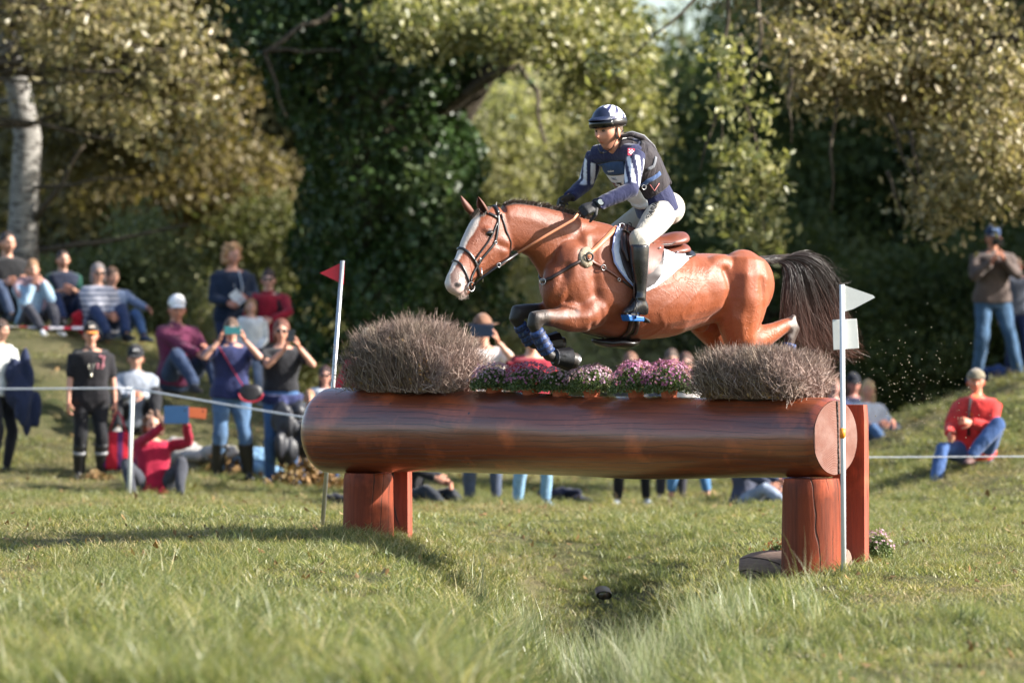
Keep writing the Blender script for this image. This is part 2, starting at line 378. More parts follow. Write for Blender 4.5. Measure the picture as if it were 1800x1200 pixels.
# ------------------------------------------------------------------ fallen leaves
def leafquads(C, size, rng, up=0.0, aspect=.55, fold=.25, droop=0.0):
    n = len(C); d = rng.normal(size=(n, 3)); d[:, 2] -= droop; d /= np.linalg.norm(d, axis=1)[:, None]
    u = rng.normal(size=(n, 3)); u[:, 2] += up; w = np.cross(d, u); w /= np.linalg.norm(w, axis=1)[:, None] + 1e-9
    nn = np.cross(w, d); s = np.asarray(size).reshape(-1, 1) * rng.uniform(.4, 1.45, (n, 1))
    a = C - d * s * .5; b = C + d * s * .5; m = C - d * s * .05 + nn * s * fold * .5
    l = m + w * s * aspect * .5 - nn * s * fold; r = m - w * s * aspect * .5 - nn * s * fold
    V = np.stack([a, r, b, l], 1).reshape(-1, 3); F = np.arange(4 * n).reshape(n, 4)
    # two triangles folded along the midrib
    T = np.stack([F[:, [0, 1, 2]], F[:, [0, 2, 3]]], 1).reshape(-1, 3)
    return V, T
XF, YF = field(2600, 19, 60, 1.5, lambda X, Y: .25 + .75 * patch(X, Y, .5, 41, 0, .5))
CF = np.stack([XF, YF, ground(XF, YF) + RNG.uniform(.02, .07, len(XF))], -1)
V, T = leafquads(CF, .06, RNG, 3.0)
LEAFDRY = foliage('fallen_leaf', [(.20, .11, .045), (.30, .18, .08), (.14, .07, .03), (.34, .25, .13)], .15, .7, 2)
tag(link('fallen_leaves', npmesh('fallen_leaves', V, T), LEAFDRY, smooth=False), 'dry brown leaves scattered over the grass', 'fallen leaves', kind='stuff')
def heap(px, py, Y, w, h, n, label, name='leaf_pile'):
    c = P(px, py, Y); z0 = gz(c.x, c.y); r = RNG
    q = r.normal(size=(n, 3)) * np.array([w / 2.2, w / 3, 1]); z = np.abs(r.normal(size=n)) * h * .45 * np.exp(-(q[:, 0] / w) ** 2 * 3)
    C = np.stack([q[:, 0], q[:, 1], z], -1)
    V, T = leafquads(C, .085, r, 1.0, .7)
    o = link(name, npmesh(name, V, T), LEAFDRY, smooth=False); o.location = (c.x, c.y, z0)
    return tag(o, label, 'leaf pile', kind='stuff')
heap(535, 838, 45.8, .5, .42, 520, 'heap of curled brown leaves between the jeans and the end of the log')
heap(395, 835, 46.6, .30, .30, 220, 'small heap of brown leaves behind the boots of the woman with the red bag')
heap(168, 862, 45.2, .16, .10, 90, 'handful of brown leaves at the feet of the woman in black')
# ------------------------------------------------------------------ ferns by the small log
FERN = foliage('fern_frond', [(.10, .17, .03), (.16, .24, .05), (.20, .28, .08)], .4, .5, 3)
def fern(px, py, Y, n, ln, label, seed):
    r = random.Random(seed); c = P(px, py, Y); z0 = gz(c.x, c.y); root = empty('fern', (c.x, c.y, z0), label, 'fern')
    for k in range(n):
        g = G(); a = k / n * 6.28 + r.uniform(-.4, .4); L = ln * r.uniform(.7, 1.1); d = Vector((math.cos(a), math.sin(a), 0)); sd_ = Vector((-d.y, d.x, 0)); pts = []
        for i in range(13):
            q = i / 12; pts.append(d * L * (q * .8) + Vector((0, 0, L * (1.1 * q - .75 * q * q))))
        g.tube(pts, [.004 * (1 - i / 14) for i in range(13)], 4)
        for i in range(2, 13):
            w = L * .26 * math.sin(math.pi * (i + 1) / 15)
            for s in (-1, 1):
                p = pts[i]; e = p + sd_ * s * w + d * w * .3 + Vector((0, 0, -.015)); h_ = (pts[min(12, i + 1)] - pts[i - 1]) * .24
                g.add([p - h_, p + h_, e], [(0, 1, 2)])
        mk('frond', g, FERN, root, smooth=False)
    return root
fern(1225, 1050, 27.6, 7, .28, 'bright green fern left of the small log by the right posts', 1)
fern(1290, 1035, 28.4, 6, .24, 'small pale green fern just in front of the small log', 2)
fern(1262, 1075, 27.0, 6, .2, 'lowest fern at the edge of the ditch', 3)
# ================================================================== TREES
OAKC = [(.13, .105, .045), (.25, .20, .10), (.37, .30, .18), (.16, .14, .06), (.40, .31, .20), (.12, .115, .045)]
OAK = foliage('oak_leaves_autumn', OAKC, .3, .4, .5, .5, gain=1.3)
OAKG = foliage('oak_leaves_green', [(.10, .11, .035), (.21, .20, .08), (.32, .29, .13), (.40, .35, .20), (.15, .16, .05)], .35, .4, .5, .5, gain=1.25)
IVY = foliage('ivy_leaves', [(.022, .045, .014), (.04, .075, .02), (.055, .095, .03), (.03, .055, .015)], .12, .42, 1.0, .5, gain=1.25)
IVY2 = foliage('ivy_leaves_sun_tint', [(.05, .085, .03), (.09, .13, .05), (.14, .18, .08), (.06, .09, .03)], .2, .42, 1.0, .5)  # paler ivy copy, sun highlights of the right side put into its colour
DARKL = foliage('woodland_leaves', [(.03, .045, .016), (.05, .065, .022), (.075, .085, .03), (.04, .05, .018)], .3, .6, .3, .25, gain=1.9)
MIDL = foliage('hedge_leaves', [(.07, .08, .028), (.11, .115, .04), (.15, .14, .055), (.09, .09, .03)], .3, .6, .3, .25)
BRNL = foliage('beech_leaves', [(.11, .085, .036), (.18, .14, .06), (.25, .19, .09), (.09, .075, .03)], .4, .5, .3, .35, gain=1.0)
PALEL = foliage('shrub_leaves', [(.13, .15, .07), (.19, .21, .10), (.24, .25, .13), (.12, .15, .06)], .3, .55, .5, .3)
BRIGHT = foliage('sun_tinted_leaves', [(.24, .225, .12), (.36, .33, .20), (.28, .27, .15), (.42, .37, .26)], .5, .5, .5, .3, gain=1.3)  # pale shrub leaves with sunlight and haze put into their colour
def bark(name, c1, c2, sc=(6, 6, 1.2), bump=.8):
    t = NT(name); v = t.mapping(sc); n = t.noise(4, 6, .65, v, .6)
    t.set(t.ramp(n, [(.3, c1), (.7, c2)]), .9, .2); t.bump(n, bump, .04); return t.m
BARK = bark('oak_bark', (.035, .028, .02), (.13, .105, .075)); 
tb = NT('birch_bark'); v = tb.mapping((2.2, 2.2, 9)); n = tb.noise(3, 5, .7, v, .4); n2 = tb.noise(1.6, 4, .6)
cc = tb.mix(tb.ramp(n2, [(.3, 0), (.7, 1)]), (.15, .14, .125), (.36, .345, .32)); cc = tb.mix(tb.ramp(n, [(.52, 0), (.58, 1)]), cc, (.05, .042, .035))
cc = tb.mix(tb.ramp(tb.noise(1.1, 3, .6, tb.mapping((1, 1, .5))), [(.52, 0), (.60, 1)]), cc, (.06, .045, .035))
tb.set(cc, .8, .3); tb.bump(n, .6, .02); BIRCH = tb.m
def limb(g, p0, p1, r0, r1, seg=7, wob=.12, n=7, sag=0.0):
    p0, p1 = Vector(p0), Vector(p1); L = (p1 - p0).length; s = random.random() * 100; pts = []
    for i in range(seg + 1):
        q = i / seg; o = mnoise.noise_vector(Vector((s, q * 2.5, 0))) * wob * L * math.sin(math.pi * min(q, .92)) 
        pts.append(p0.lerp(p1, q) + o - Vector((0, 0, sag * L * q * q)))
    g.tube(pts, [lerp(r0, r1, (i / seg) ** .8) for i in range(seg + 1)], n); return pts
def crown(name, lobes, mat, leaf, dens, parent, rng, clus=.32, per=26, droop=.3, gap=.35, aspect=.55, hang=0.0):
    """lobes: (px, py, Y, rx px, ry px, depth m); dens clusters per m3-ish; leaves gather in clumps with gaps between"""
    C = []; tw = G()
    for (px, py, Y, rx, ry, dz) in lobes:
        c = np.array(P(px, py, Y)); R = np.array([rx / FPX * Y, dz, ry / FPX * Y])
        n = max(6, int(dens * (R[0] * R[1] * R[2]) ** (2 / 3) * 4))
        d = rng.normal(size=(n * 2, 3)); d /= np.linalg.norm(d, axis=1)[:, None]; rad = rng.uniform(.25, 1.0, (n * 2, 1)) ** .6
        q = c + d * rad * R * (1 + .22 * vnoise(d * 2.1 + c, 5)[:, None])
        q = q[vnoise(q * 1.1, 9) > -gap][:n]
        C.append(q)
    C = np.vstack(C); sz = rng.uniform(.5, 1.4, (len(C), 1, 1)) * clus
    off = rng.normal(size=(len(C), per, 3)) * sz * np.array([1, 1, .75])
    if hang: off[:, :, 2] -= np.abs(rng.normal(size=(len(C), per))) * sz[:, :, 0] * hang
    L = (C[:, None, :] + off).reshape(-1, 3); L = L[L[:, 2] > -.5 + 0 * L[:, 0]]
    V, T = leafquads(L, leaf, rng, .4, aspect, .22, droop)
    o0 = np.array(ORG[0]); o = link(name, npmesh(name, V - o0, T), mat, parent, smooth=False)
    return o, C
def twigs(parent, C, hub, r, n, rng, mat=BARK, name='branch'):
    g = G(); idx = rng.choice(len(C), min(n, len(C)), replace=False)
    for i in idx: limb(g, hub(C[i]), C[i], r, r * .25, 6, .14, 5, -.03)
    return mk(name, g, mat, parent)
def tree(name, label, base, trunk, lobes, mat, leaf, dens, barkm=BARK, group=None, cat='tree', seed=1, limbs=14, **kw):
    """trunk: list of (world point, radius)"""
    rng = np.random.default_rng(seed); random.seed(seed); ORG[0] = Vector(base)
    root = empty(name, base, label, cat, group)
    g = G()
    if trunk:
        pts = []; rr = []
        for i in range(len(trunk) - 1):
            for k in range(4):
                q = k / 4; pts.append(trunk[i][0].lerp(trunk[i + 1][0], q) + mnoise.noise_vector(Vector((seed, i + q, 3))) * .12 * trunk[i][1]); rr.append(lerp(trunk[i][1], trunk[i + 1][1], q))
        pts.append(trunk[-1][0]); rr.append(trunk[-1][1]); g.tube(pts, rr, 14); mk('trunk', g, barkm, root)
    _, C = crown('crown', lobes, mat, leaf, dens, root, rng, **kw)
    if trunk and limbs:
        hub = lambda c: min([p for p, r in zip(pts, rr)][len(pts) // 3:], key=lambda p: (p - Vector(c)).length)
        twigs(root, C, hub, trunk[-1][1] * .4, limbs, rng, barkm)
    ORG[0] = Vector(); return root
def gp(px, Y, dz=-.15):
    x = (px - 900) / FPX * Y; return Vector((x, Y, gz(x, Y) + dz))
def T_(px0, Y, py_top, r0, r1, px1=None):
    b = gp(px0, Y); t_ = P(px1 if px1 is not None else px0, py_top, Y); return b, [(b, r0 * 1.25), (b.lerp(t_, .15), r0), (b.lerp(t_, .6), lerp(r0, r1, .55)), (t_, r1)]
# birch at the left edge
b = gp(35, 55.5); tr = [(b, .24), (P(42, 400, 55.5), .185), (P(48, 240, 55.5), .17), (P(20, 90, 55.6), .14), (P(0, -60, 55.8), .15), (P(-10, -260, 56), .1)]
bt = tree('birch_tree', 'white barked birch standing behind the seated spectators at the left edge', b, tr,
     [(20, -40, 55.5, 190, 110, 1.5), (-40, 100, 56.3, 120, 130, 1.2), (160, -60, 55, 160, 80, 1.2)], BRNL, .085, 30, BIRCH, seed=3, limbs=8)
ORG[0] = Vector(b); g = G(); limb(g, P(62, 385, 55.4), P(150, 255, 55.0), .05, .02, 6, .1); mk('branch', g, BARK, bt); g = G(); limb(g, P(70, 440, 55.4), P(330, 395, 54.6), .045, .012, 8, .08); mk('branch', g, BARK, bt); g = G()
limb(g, P(60, 330, 55.4), P(250, 310, 54.6), .03, .01, 8, .1); mk('branch', g, BARK, bt); ORG[0] = Vector()
# big ivy covered tree left of centre
b = gp(690, 58); tr = [(b, .62), (P(690, 560, 58), .5), (P(680, 330, 58), .46), (P(640, 120, 58), .42), (P(600, -120, 58), .36), (P(560, -400, 58), .2)]
iv = tree('ivy_clad_tree', 'broad dark tree smothered in ivy rising left of the horse', b, tr,
     [(640, -170, 58, 330, 190, 2.5), (500, 30, 57.4, 90, 90, 1.1), (860, 10, 58.5, 110, 100, 1.2)], IVY, .1, 50, seed=5, limbs=20, clus=.3, per=40)
ORG[0] = Vector(b); rng = np.random.default_rng(8)
def ivy_cloak(name, parent, path, n, leaf=.085, mat=IVY):
    # path: (px, py, Y, radius px) ; leaves on a lumpy sleeve round the trunk
    k = rng.uniform(0, len(path) - 1.001, n); i = k.astype(int); q = (k - i)[:, None]; A = np.array([[*P(a, b_, c), d / FPX * c] for a, b_, c, d in path])
    c = A[i] * (1 - q) + A[i + 1] * q; a = rng.uniform(0, 2 * math.pi, n); lump = 1 + .35 * vnoise(np.stack([np.cos(a) * 1.3, np.sin(a) * 1.3, c[:, 2] * 1.1], -1), 4) + .2 * vnoise(np.stack([np.cos(a) * 3, np.sin(a) * 3, c[:, 2] * 3], -1), 14)
    r = c[:, 3] * lump * rng.uniform(.72, 1.04, n) ** .5
    L = np.stack([c[:, 0] + np.cos(a) * r, c[:, 1] + np.sin(a) * r, c[:, 2]], -1)
    V, T = leafquads(L, leaf, rng, .2, .9, .15, .8); return link(name, npmesh(name, V - np.array(ORG[0]), T), mat, parent, smooth=False)
ivy_cloak('ivy', iv, [(705, 640, 58, 160), (690, 500, 58, 165), (685, 400, 58, 160), (680, 300, 58, 150), (660, 200, 58, 165), (640, 100, 58, 190), (620, -40, 58, 215), (600, -150, 58, 200)], 34000)
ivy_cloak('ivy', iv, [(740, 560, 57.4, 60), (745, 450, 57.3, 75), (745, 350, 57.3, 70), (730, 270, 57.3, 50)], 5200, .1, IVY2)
for a_, b_, r0_, r1_ in ((P(760, 240, 58), P(960, 60, 57.5), .17, .10), (P(690, 250, 57.6), P(905, 110, 57), .10, .06), (P(465, 90, 55.6), P(600, 90, 55), .03, .012), (P(600, 10, 56), P(465, 95, 55.5), .04, .03), (P(465, 95, 55.5), P(505, 205, 55.2), .025, .01)): g = G(); limb(g, a_, b_, r0_, r1_, 8, .1, 6); mk('branch', g, BARK, iv)
ORG[0] = Vector()
# oak on the right: trunk outside the frame, boughs hanging into view
b = gp(2330, 50); tr = [(b, .5), (P(2320, 500, 50), .42), (P(2290, 250, 50), .38), (P(2250, 20, 50), .34), (P(2200, -300, 50), .2)]
oak = tree('oak_tree', 'oak with golden brown autumn leaves hanging over the right of the picture', b, tr,
     [(1560, 60, 49, 260, 130, 1.6), (1420, -20, 49.5, 170, 90, 1.3), (1700, 190, 48.6, 190, 170, 1.4), (1480, 150, 49, 120, 80, .9), (1560, 250, 48.8, 90, 80, .8), (1770, 290, 48.4, 120, 58, 1.0), (1640, 330, 48.6, 40, 60, .5),
      (1620, 190, 48.5, 100, 100, .9), (1850, 110, 49, 150, 170, 1.2), (2250, -250, 50, 260, 140, 2), (1540, -150, 50, 260, 100, 2), (1960, 250, 49, 100, 120, 1.2)],
     OAK, .085, 78, seed=11, limbs=60, clus=.17, per=30, droop=.5, gap=.0, hang=.35)
ORG[0] = Vector(b); rngo = np.random.default_rng(21)
o_, C_ = crown('crown', [(1262, 80, 47.5, 22, 36, .3), (1295, 105, 47.4, 26, 42, .3), (1270, 160, 47.4, 28, 30, .25), (1330, 190, 47.6, 22, 40, .25), (1300, 250, 47.6, 40, 30, .3), (1345, 330, 47.8, 40, 40, .35), (1300, 330, 47.8, 35, 35, .3), (1350, 410, 47.8, 35, 30, .35), (1330, 280, 47.6, 45, 30, .3), (1260, 260, 47.6, 28, 30, .3), (1262, 350, 47.8, 30, 40, .3), (1085, 95, 48, 50, 36, .5), (1310, 400, 47.8, 60, 28, .4)], OAKG, .105, 42, oak, rngo, clus=.12, per=15, gap=.4, hang=.6)
g = G()
for a in [((1275, -60), (1262, 330), 48), ((1335, -60), (1318, 260), 48), ((1282, 100), (1230, 300), 47.8), ((1300, 60), (1345, 420), 47.8), ((1330, 20), (1420, 130), 48.2), ((1275, -60), (1110, 100), 48), ((1390, 120), (1390, 250), 48), ((1470, 170), (1460, 370), 48.3), ((1560, 200), (1615, 330), 48.2), ((1600, 230), (1630, 370), 48.2), ((1560, 300), (1590, 385), 48.2)]:
    g = G(); limb(g, P(a[0][0], a[0][1], a[2]), P(a[1][0], a[1][1], a[2]), .028, .008, 8, .07, 5); mk('branch', g, BARK, oak)
g = G(); limb(g, P(1275, -60, 48), P(2250, -150, 50), .10, .2, 8, .05, 7); mk('branch', g, BARK, oak); ORG[0] = Vector()
# oak foliage over the middle, sunlit (its trunk is hidden by the ivy tree)
b = gp(745, 63); tr = [(b, .4), (P(750, 450, 63), .3), (P(800, 200, 62), .25), (P(960, -60, 61), .16)]
tree('oak_tree', 'sunny oak with pale gold leaves behind the rider', b, tr,
     [(1000, 50, 55, 150, 80, 1.3), (900, 60, 54, 120, 70, 1), (1080, 150, 55, 85, 80, 1), (1090, 60, 55, 60, 60, .8), (1040, 320, 59, 75, 80, 1.1), (760, 130, 54, 90, 50, .7), (740, 50, 54, 110, 45, .8), (1110, 260, 57, 60, 90, .9), (930, -90, 56, 200, 100, 2)],
     OAKG, .095, 60, seed=13, limbs=24, clus=.17, per=26, droop=.5, gap=.08)
# trees behind on the left
b, tr = T_(260, 68, -100, .3, .12)
tree('beech_tree', 'brown leaved tree behind the birch and the seated group', b, tr,
     [(200, 100, 62, 190, 130, 2), (330, 60, 61, 130, 110, 1.6), (120, 220, 63, 130, 90, 1.5), (290, 230, 63, 140, 90, 1.5), (420, 190, 64, 90, 120, 1.5), (240, 330, 66, 190, 80, 1.6), (400, 330, 66, 120, 80, 1.6), (260, -100, 62, 330, 110, 2.5)],
     BRNL, .12, 40, seed=17, clus=.24, per=28, gap=.12, limbs=30)
b, tr = T_(110, 54.5, -200, .25, .1, 80)
tree('oak_tree', 'gold tinged oak sprays hanging at the upper left behind the birch', gp(-180, 54), [(gp(-180, 54), .3), (P(-170, 300, 54), .26), (P(-140, -80, 54), .2), (P(-60, -260, 54), .12)],
     [(190, 60, 53.5, 60, 35, .4), (280, 120, 53.5, 35, 40, .3), (330, 90, 53.6, 60, 40, .4), (370, 160, 53.5, 32, 30, .25), (170, 20, 53.5, 50, 28, .4), (90, 70, 53.5, 55, 40, .5), (230, 190, 54, 60, 50, .4), (360, 215, 54, 30, 40, .3), (130, 150, 54, 60, 50, .5), (60, 10, 53.6, 90, 45, .6), (260, 20, 54, 120, 30, .6), (300, 255, 54, 30, 25, .2)],
     OAK, .10, 40, seed=19, limbs=30, clus=.17, per=20, gap=.3, hang=.5)
def bush(name, label, px, Y, lobes, mat, leaf, dens, seed, group=None, **kw):
    b = gp(px, Y); t_ = [(b, .09), (P(px, lobes[0][1], Y), .03)]
    return tree(name, label, b, t_, lobes, mat, leaf, dens, cat='shrub', seed=seed, limbs=10, group=group, **kw)
bush('shrub', 'pale grey green shrub behind the striped top and the white cap', 220, 60, [(210, 430, 58, 100, 50, 1), (150, 470, 58, 80, 40, 1), (270, 480, 58, 60, 60, 1), (220, 540, 58, 110, 60, 1)], PALEL, .085, 70, 23, clus=.17, per=34, gap=.4)
bush('shrub', 'straw coloured shrub between the white cap man and the curly haired woman', 350, 60, [(340, 520, 60, 60, 45, .8), (310, 590, 59, 70, 60, .8), (370, 600, 59, 60, 60, .8)], BRIGHT, .09, 44, 24, clus=.2, per=22)
bush('shrub', 'olive shrub behind the woman in the red hoodie', 500, 64, [(470, 430, 64, 90, 80, 1.2), (520, 540, 63, 70, 90, 1), (420, 500, 64, 70, 90, 1), (560, 620, 62, 60, 60, 1)], MIDL, .1, 60, 25, clus=.25, per=30)
bush('shrub', 'pale shrub with sunlight put into its leaf colour behind the brush fence and the horse muzzle', 850, 70, [(880, 210, 68, 90, 80, 1), (970, 200, 69, 90, 90, 1), (940, 330, 68, 90, 90, 1), (840, 330, 68, 70, 70, 1), (850, 470, 68, 90, 80, 1.2), (900, 580, 68, 110, 70, 1.2), (800, 560, 68, 60, 60, 1)], BRIGHT, .1, 46, 26, clus=.24, per=26)
bush('shrub', 'soft green bank of shrubs seen under the belly of the horse', 1060, 76, [(1000, 560, 74, 130, 80, 1.5), (1150, 600, 74, 140, 60, 1.5), (1060, 660, 73, 160, 40, 1.5), (960, 660, 72, 110, 50, 1.2), (1230, 650, 74, 90, 50, 1.2)], BRIGHT, .11, 46, 27, clus=.28, per=28)
MIDL2 = foliage('haze_tinted_leaves', [(.09, .08, .035), (.15, .13, .06), (.20, .17, .085), (.11, .10, .045)], .4, .5, .3, .35, gain=1.35)  # far wood leaves, distance haze painted in as a paler colour
# far wood: one continuous mass that closes the view
rngw = np.random.default_rng(31); ORG[0] = Vector()
def wood(name, lobes, mat, leaf, dens, label, seed, **kw):
    o, _ = crown(name, lobes, mat, leaf, dens, None, np.random.default_rng(seed), **kw); return tag(o, label, 'wood', kind='stuff')
wood('woodland', [(1300 + 95 * i + (j % 2) * 40 + (90 if j == 0 else 0), 90 + 120 * j, 74 + 2 * ((i * 7 + j * 3) % 4), 110, 90, 2.0) for i in range(6) for j in range(6)], DARKL, .16, 44, 'dark green wood filling the hollow behind the jump', 41, clus=.5, per=26, gap=.6)
wood('woodland', [(-60 + 110 * i, -60 + 125 * j, 84 + 3 * ((i * 5 + j * 3) % 4), 120, 100, 2.4) for i in range(13) for j in range(7) if not (1000 < -60 + 110 * i < 1400 and j < 3)], MIDL2, .2, 34, 'olive wood with haze put into its leaf colour closing the view behind the spectators', 43, clus=.55, per=26, gap=.7)
wood('woodland', [(-700 + 220 * i, 330, 118, 230, 330 if not (900 < -700 + 220 * i < 1450) else 170, 4) for i in range(16)], DARKL, .36, 50, 'far dark tree line along the horizon', 45, clus=1.0, per=30, gap=.9)
b, tr = T_(1180, 80, 120, .3, .1)
tree('ash_tree', 'bluish green tree behind the back of the rider, sky showing above it', b, tr, [(1220, 200, 80, 80, 90, 1.5), (1180, 330, 80, 90, 90, 1.5), (1290, 170, 80, 40, 50, 1), (1230, 460, 79, 100, 90, 1.5), (1160, 440, 79, 60, 80, 1.2)], DARKL, .14, 50, seed=47, clus=.35, per=26)
bush('shrub', 'olive shrub catching the sun behind the tail of the horse', 1350, 68, [(1330, 480, 68, 60, 60, 1), (1450, 520, 68, 80, 70, 1.2), (1400, 430, 68, 70, 50, 1)], DARKL, .1, 30, 49, clus=.22, per=22)
bush('shrub', 'dark shrub in the hollow behind the white flag', 1620, 66, [(1560, 520, 66, 90, 90, 1.2), (1660, 560, 66, 90, 90, 1.2), (1600, 640, 65, 100, 60, 1), (1740, 500, 66, 90, 110, 1.2)], DARKL, .1, 50, 50, clus=.25, per=28)
# unseen trees added right of the frame to shade the hollow
for (X, Y, H, R, s, lab_) in ((12.5, 57, 10, 3.2, 61, 'nearest unseen green tree added beyond the right edge for its shade'), (17, 66, 12, 4, 62, 'outermost unseen tall green tree added beyond the right edge for its shade'), (13, 74, 12, 4, 63, 'farthest unseen tall green tree added beyond the right edge for its shade')):
    b = Vector((X, Y, gz(X, Y) - .2)); px = lambda x, y: 900 + x / y * FPX; py = lambda z, y: 600 - (z - CAMZ) / y * FPX
    tree('shade_tree', lab_, b, [(b, .4), (b + Vector((0, 0, H * .5)), .28), (b + Vector((.3, 0, H * .9)), .1)],
         [(px(X + dx, Y), py(dzz * H, Y), Y + dy, R * .8 / Y * FPX, R * .8 / Y * FPX, R * .8) for dx, dy, dzz in ((0, 0, .8), (-R * .6, 0, .5), (R * .6, .5, .55), (0, -R * .5, .5), (0, R * .5, .45), (-R * .3, 0, .3), (R * .3, 0, .3))], DARKL, .2, 30, group='shade trees added beyond the right edge', seed=s, clus=.5, per=24)
# ================================================================== THE LOG FENCE
def wood_mat(name, along, sheenc=(.19, .125, .115), c1=(.115, .024, .011), c2=(.33, .070, .020), dark=(.025, .012, .008), gloss=.33, coat=.3, crack=1.0, axis=(0, 0, 0), lines=3.2, spec=.5):
    """along: unit vector of the grain in object space (mapping squeezes that axis)"""
    t = NT(name)
    rot = along.to_track_quat('X', 'Z').to_matrix().inverted().to_euler()
    mp = t.mapping((1, 1, 1), tuple(rot)); sq = t.new('ShaderNodeMapping'); sq.inputs['Scale'].default_value = (.55, 8, 8); t.l(mp, sq.inputs[0]); sq = sq.outputs[0]
    n1 = t.noise(1.3, 6, .6, sq, .5); n2 = t.noise(2.2, 4, .6, mp); n3 = t.noise(9, 5, .7, sq, .3)
    c = t.mix(t.ramp(n1, [(.3, 0), (.7, 1)]), c1, c2)
    c = t.mix(t.ramp(n2, [(.55, 0), (.72, .8)]), c, tuple(min(1, x * 1.9) for x in c2))
    c = t.mix(t.math('MULTIPLY', t.ramp(n3, [(.52, 0), (.78, 1)]), .45), c, dark)
    # drying cracks run with the grain, wandering a little round the trunk
    ax0 = along.to_track_quat('X', 'Z').to_matrix().inverted() @ Vector(axis); sp_ = t.new('ShaderNodeSeparateXYZ'); t.l(mp, sp_.inputs[0])
    ang = t.math('ARCTAN2', t.math('SUBTRACT', sp_.outputs[2], ax0.z), t.math('SUBTRACT', sp_.outputs[1], ax0.y))
    sq2 = t.new('ShaderNodeMapping'); sq2.inputs['Scale'].default_value = (.7, 1.2, 1.2); t.l(mp, sq2.inputs[0])
    vv = t.math('ADD', t.math('MULTIPLY', ang, lines), t.math('MULTIPLY', t.noise(1.0, 4, .5, sq2.outputs[0]), 3.2)); fr = t.math('FRACT', vv); fl = t.math('FLOOR', vv)
    cx = t.new('ShaderNodeCombineXYZ'); t.l(t.math('MULTIPLY', sp_.outputs[0], 1.1 if lines < 4 else 1.0), cx.inputs[0]); t.l(t.math('MULTIPLY', fl, 7.3), cx.inputs[1])
    k = t.math('ABSOLUTE', t.math('SUBTRACT', fr, .5)); k = t.ramp(k, [(0.0, 1), (.024, 1), (.055, 0)])
    msk = t.ramp(t.noise(1.3, 3, .6, cx.outputs[0]), [(.42, 0), (.50, 1)]); k = t.math('MULTIPLY', k, msk)
    vr = t.new('ShaderNodeTexVoronoi'); vr.inputs['Scale'].default_value = 6.5; t.l(mp, vr.inputs['Vector']); kn = t.ramp(vr.outputs['Distance'], [(.045, 1), (.075, 0)])
    kn = t.math('MULTIPLY', kn, t.ramp(t.noise(3, 2, .5, mp), [(.52, 0), (.56, 1)]))
    c = t.mix(t.math('MULTIPLY', t.math('MAXIMUM', k, kn), .9), c, dark)
    h = t.math('SUBTRACT', t.math('MULTIPLY', n3, .35), t.math('MULTIPLY', k, crack)); h = t.math('ADD', h, t.math('MULTIPLY', n2, .6))
    t.bump(h, .55, .012); t.set(c, t.ramp(n3, [(.3, gloss), (.8, gloss + .25)]), spec); t.b.inputs['Coat Weight'].default_value = coat; t.b.inputs['Coat Roughness'].default_value = .24
    return t.m
LOGM = wood_mat('stained_log', LAX, coat=.95, axis=LA.lerp(LB, .5) - Vector((LA.lerp(LB, .5).x, LA.lerp(LB, .5).y, 0)), lines=7); POSTM = wood_mat('stained_post', Vector((0, 0, 1)), c1=(.085, .018, .008), c2=(.26, .046, .014), coat=.05, lines=26, spec=.25, gloss=.55)
REDM = wood_mat('stained_split_post', Vector((0, 0, 1)), c1=(.16, .030, .014), c2=(.34, .062, .027), coat=.12, lines=26, gloss=.5)
OLDM = wood_mat('weathered_log', Vector((.8, -.6, 0)), c1=(.15, .10, .08), c2=(.30, .20, .155), coat=0, gloss=.8)
t = NT('sawn_end'); nrm = LAX.to_track_quat('X', 'Z').to_matrix().inverted().to_euler(); mp = t.mapping((1, 1, 1), tuple(nrm))
sx = t.new('ShaderNodeSeparateXYZ'); t.l(mp, sx.inputs[0]); wob = t.noise(5, 3, .5, mp)
rr = t.math('SQRT', t.math('ADD', t.math('POWER', sx.outputs[1], 2), t.math('POWER', sx.outputs[2], 2))); rr = t.math('ADD', rr, t.math('MULTIPLY', wob, .03))
rings = t.math('SINE', t.math('MULTIPLY', rr, 620)); rings = t.math('ADD', t.math('MULTIPLY', rings, .5), .5)
sp = t.noise(90, 4, .7, mp); c = t.mix(t.math('MULTIPLY', rings, .5), (.20, .085, .062), (.10, .042, .030)); c = t.mix(t.ramp(sp, [(.5, 0), (.75, .8)]), c, (.14, .07, .055)); c = t.mix(t.ramp(t.noise(7, 4, .6, mp), [(.4, 0), (.7, .7)]), c, (.26, .16, .135))
t.set(c, .75, .3); t.bump(t.math('ADD', rings, sp), .5, .004); ENDM = t.m
log = empty('log_fence', (LA.lerp(LB, .5).x, LA.lerp(LB, .5).y, 0), 'huge stained log laid across two pairs of red brown posts as a cross country jump', 'jump')
ORG[0] = log.location.copy()
def logr(q): return lerp(.294, .2535, q) * (1 + .018 * math.sin(q * 9 + 1) + .014 * math.sin(q * 21))
UP = Vector((0, 0, 1)); S2 = LAX.cross(UP).normalized(); U2 = S2.cross(LAX).normalized()   # S2 towards the camera side
g = G(); rings = []; NR = 64; L_ = (LB - LA).length
qs = [0.0, .0015, .005, .011] + [i / 60 for i in range(1, 60)] + [.988, .993, .996, .998]
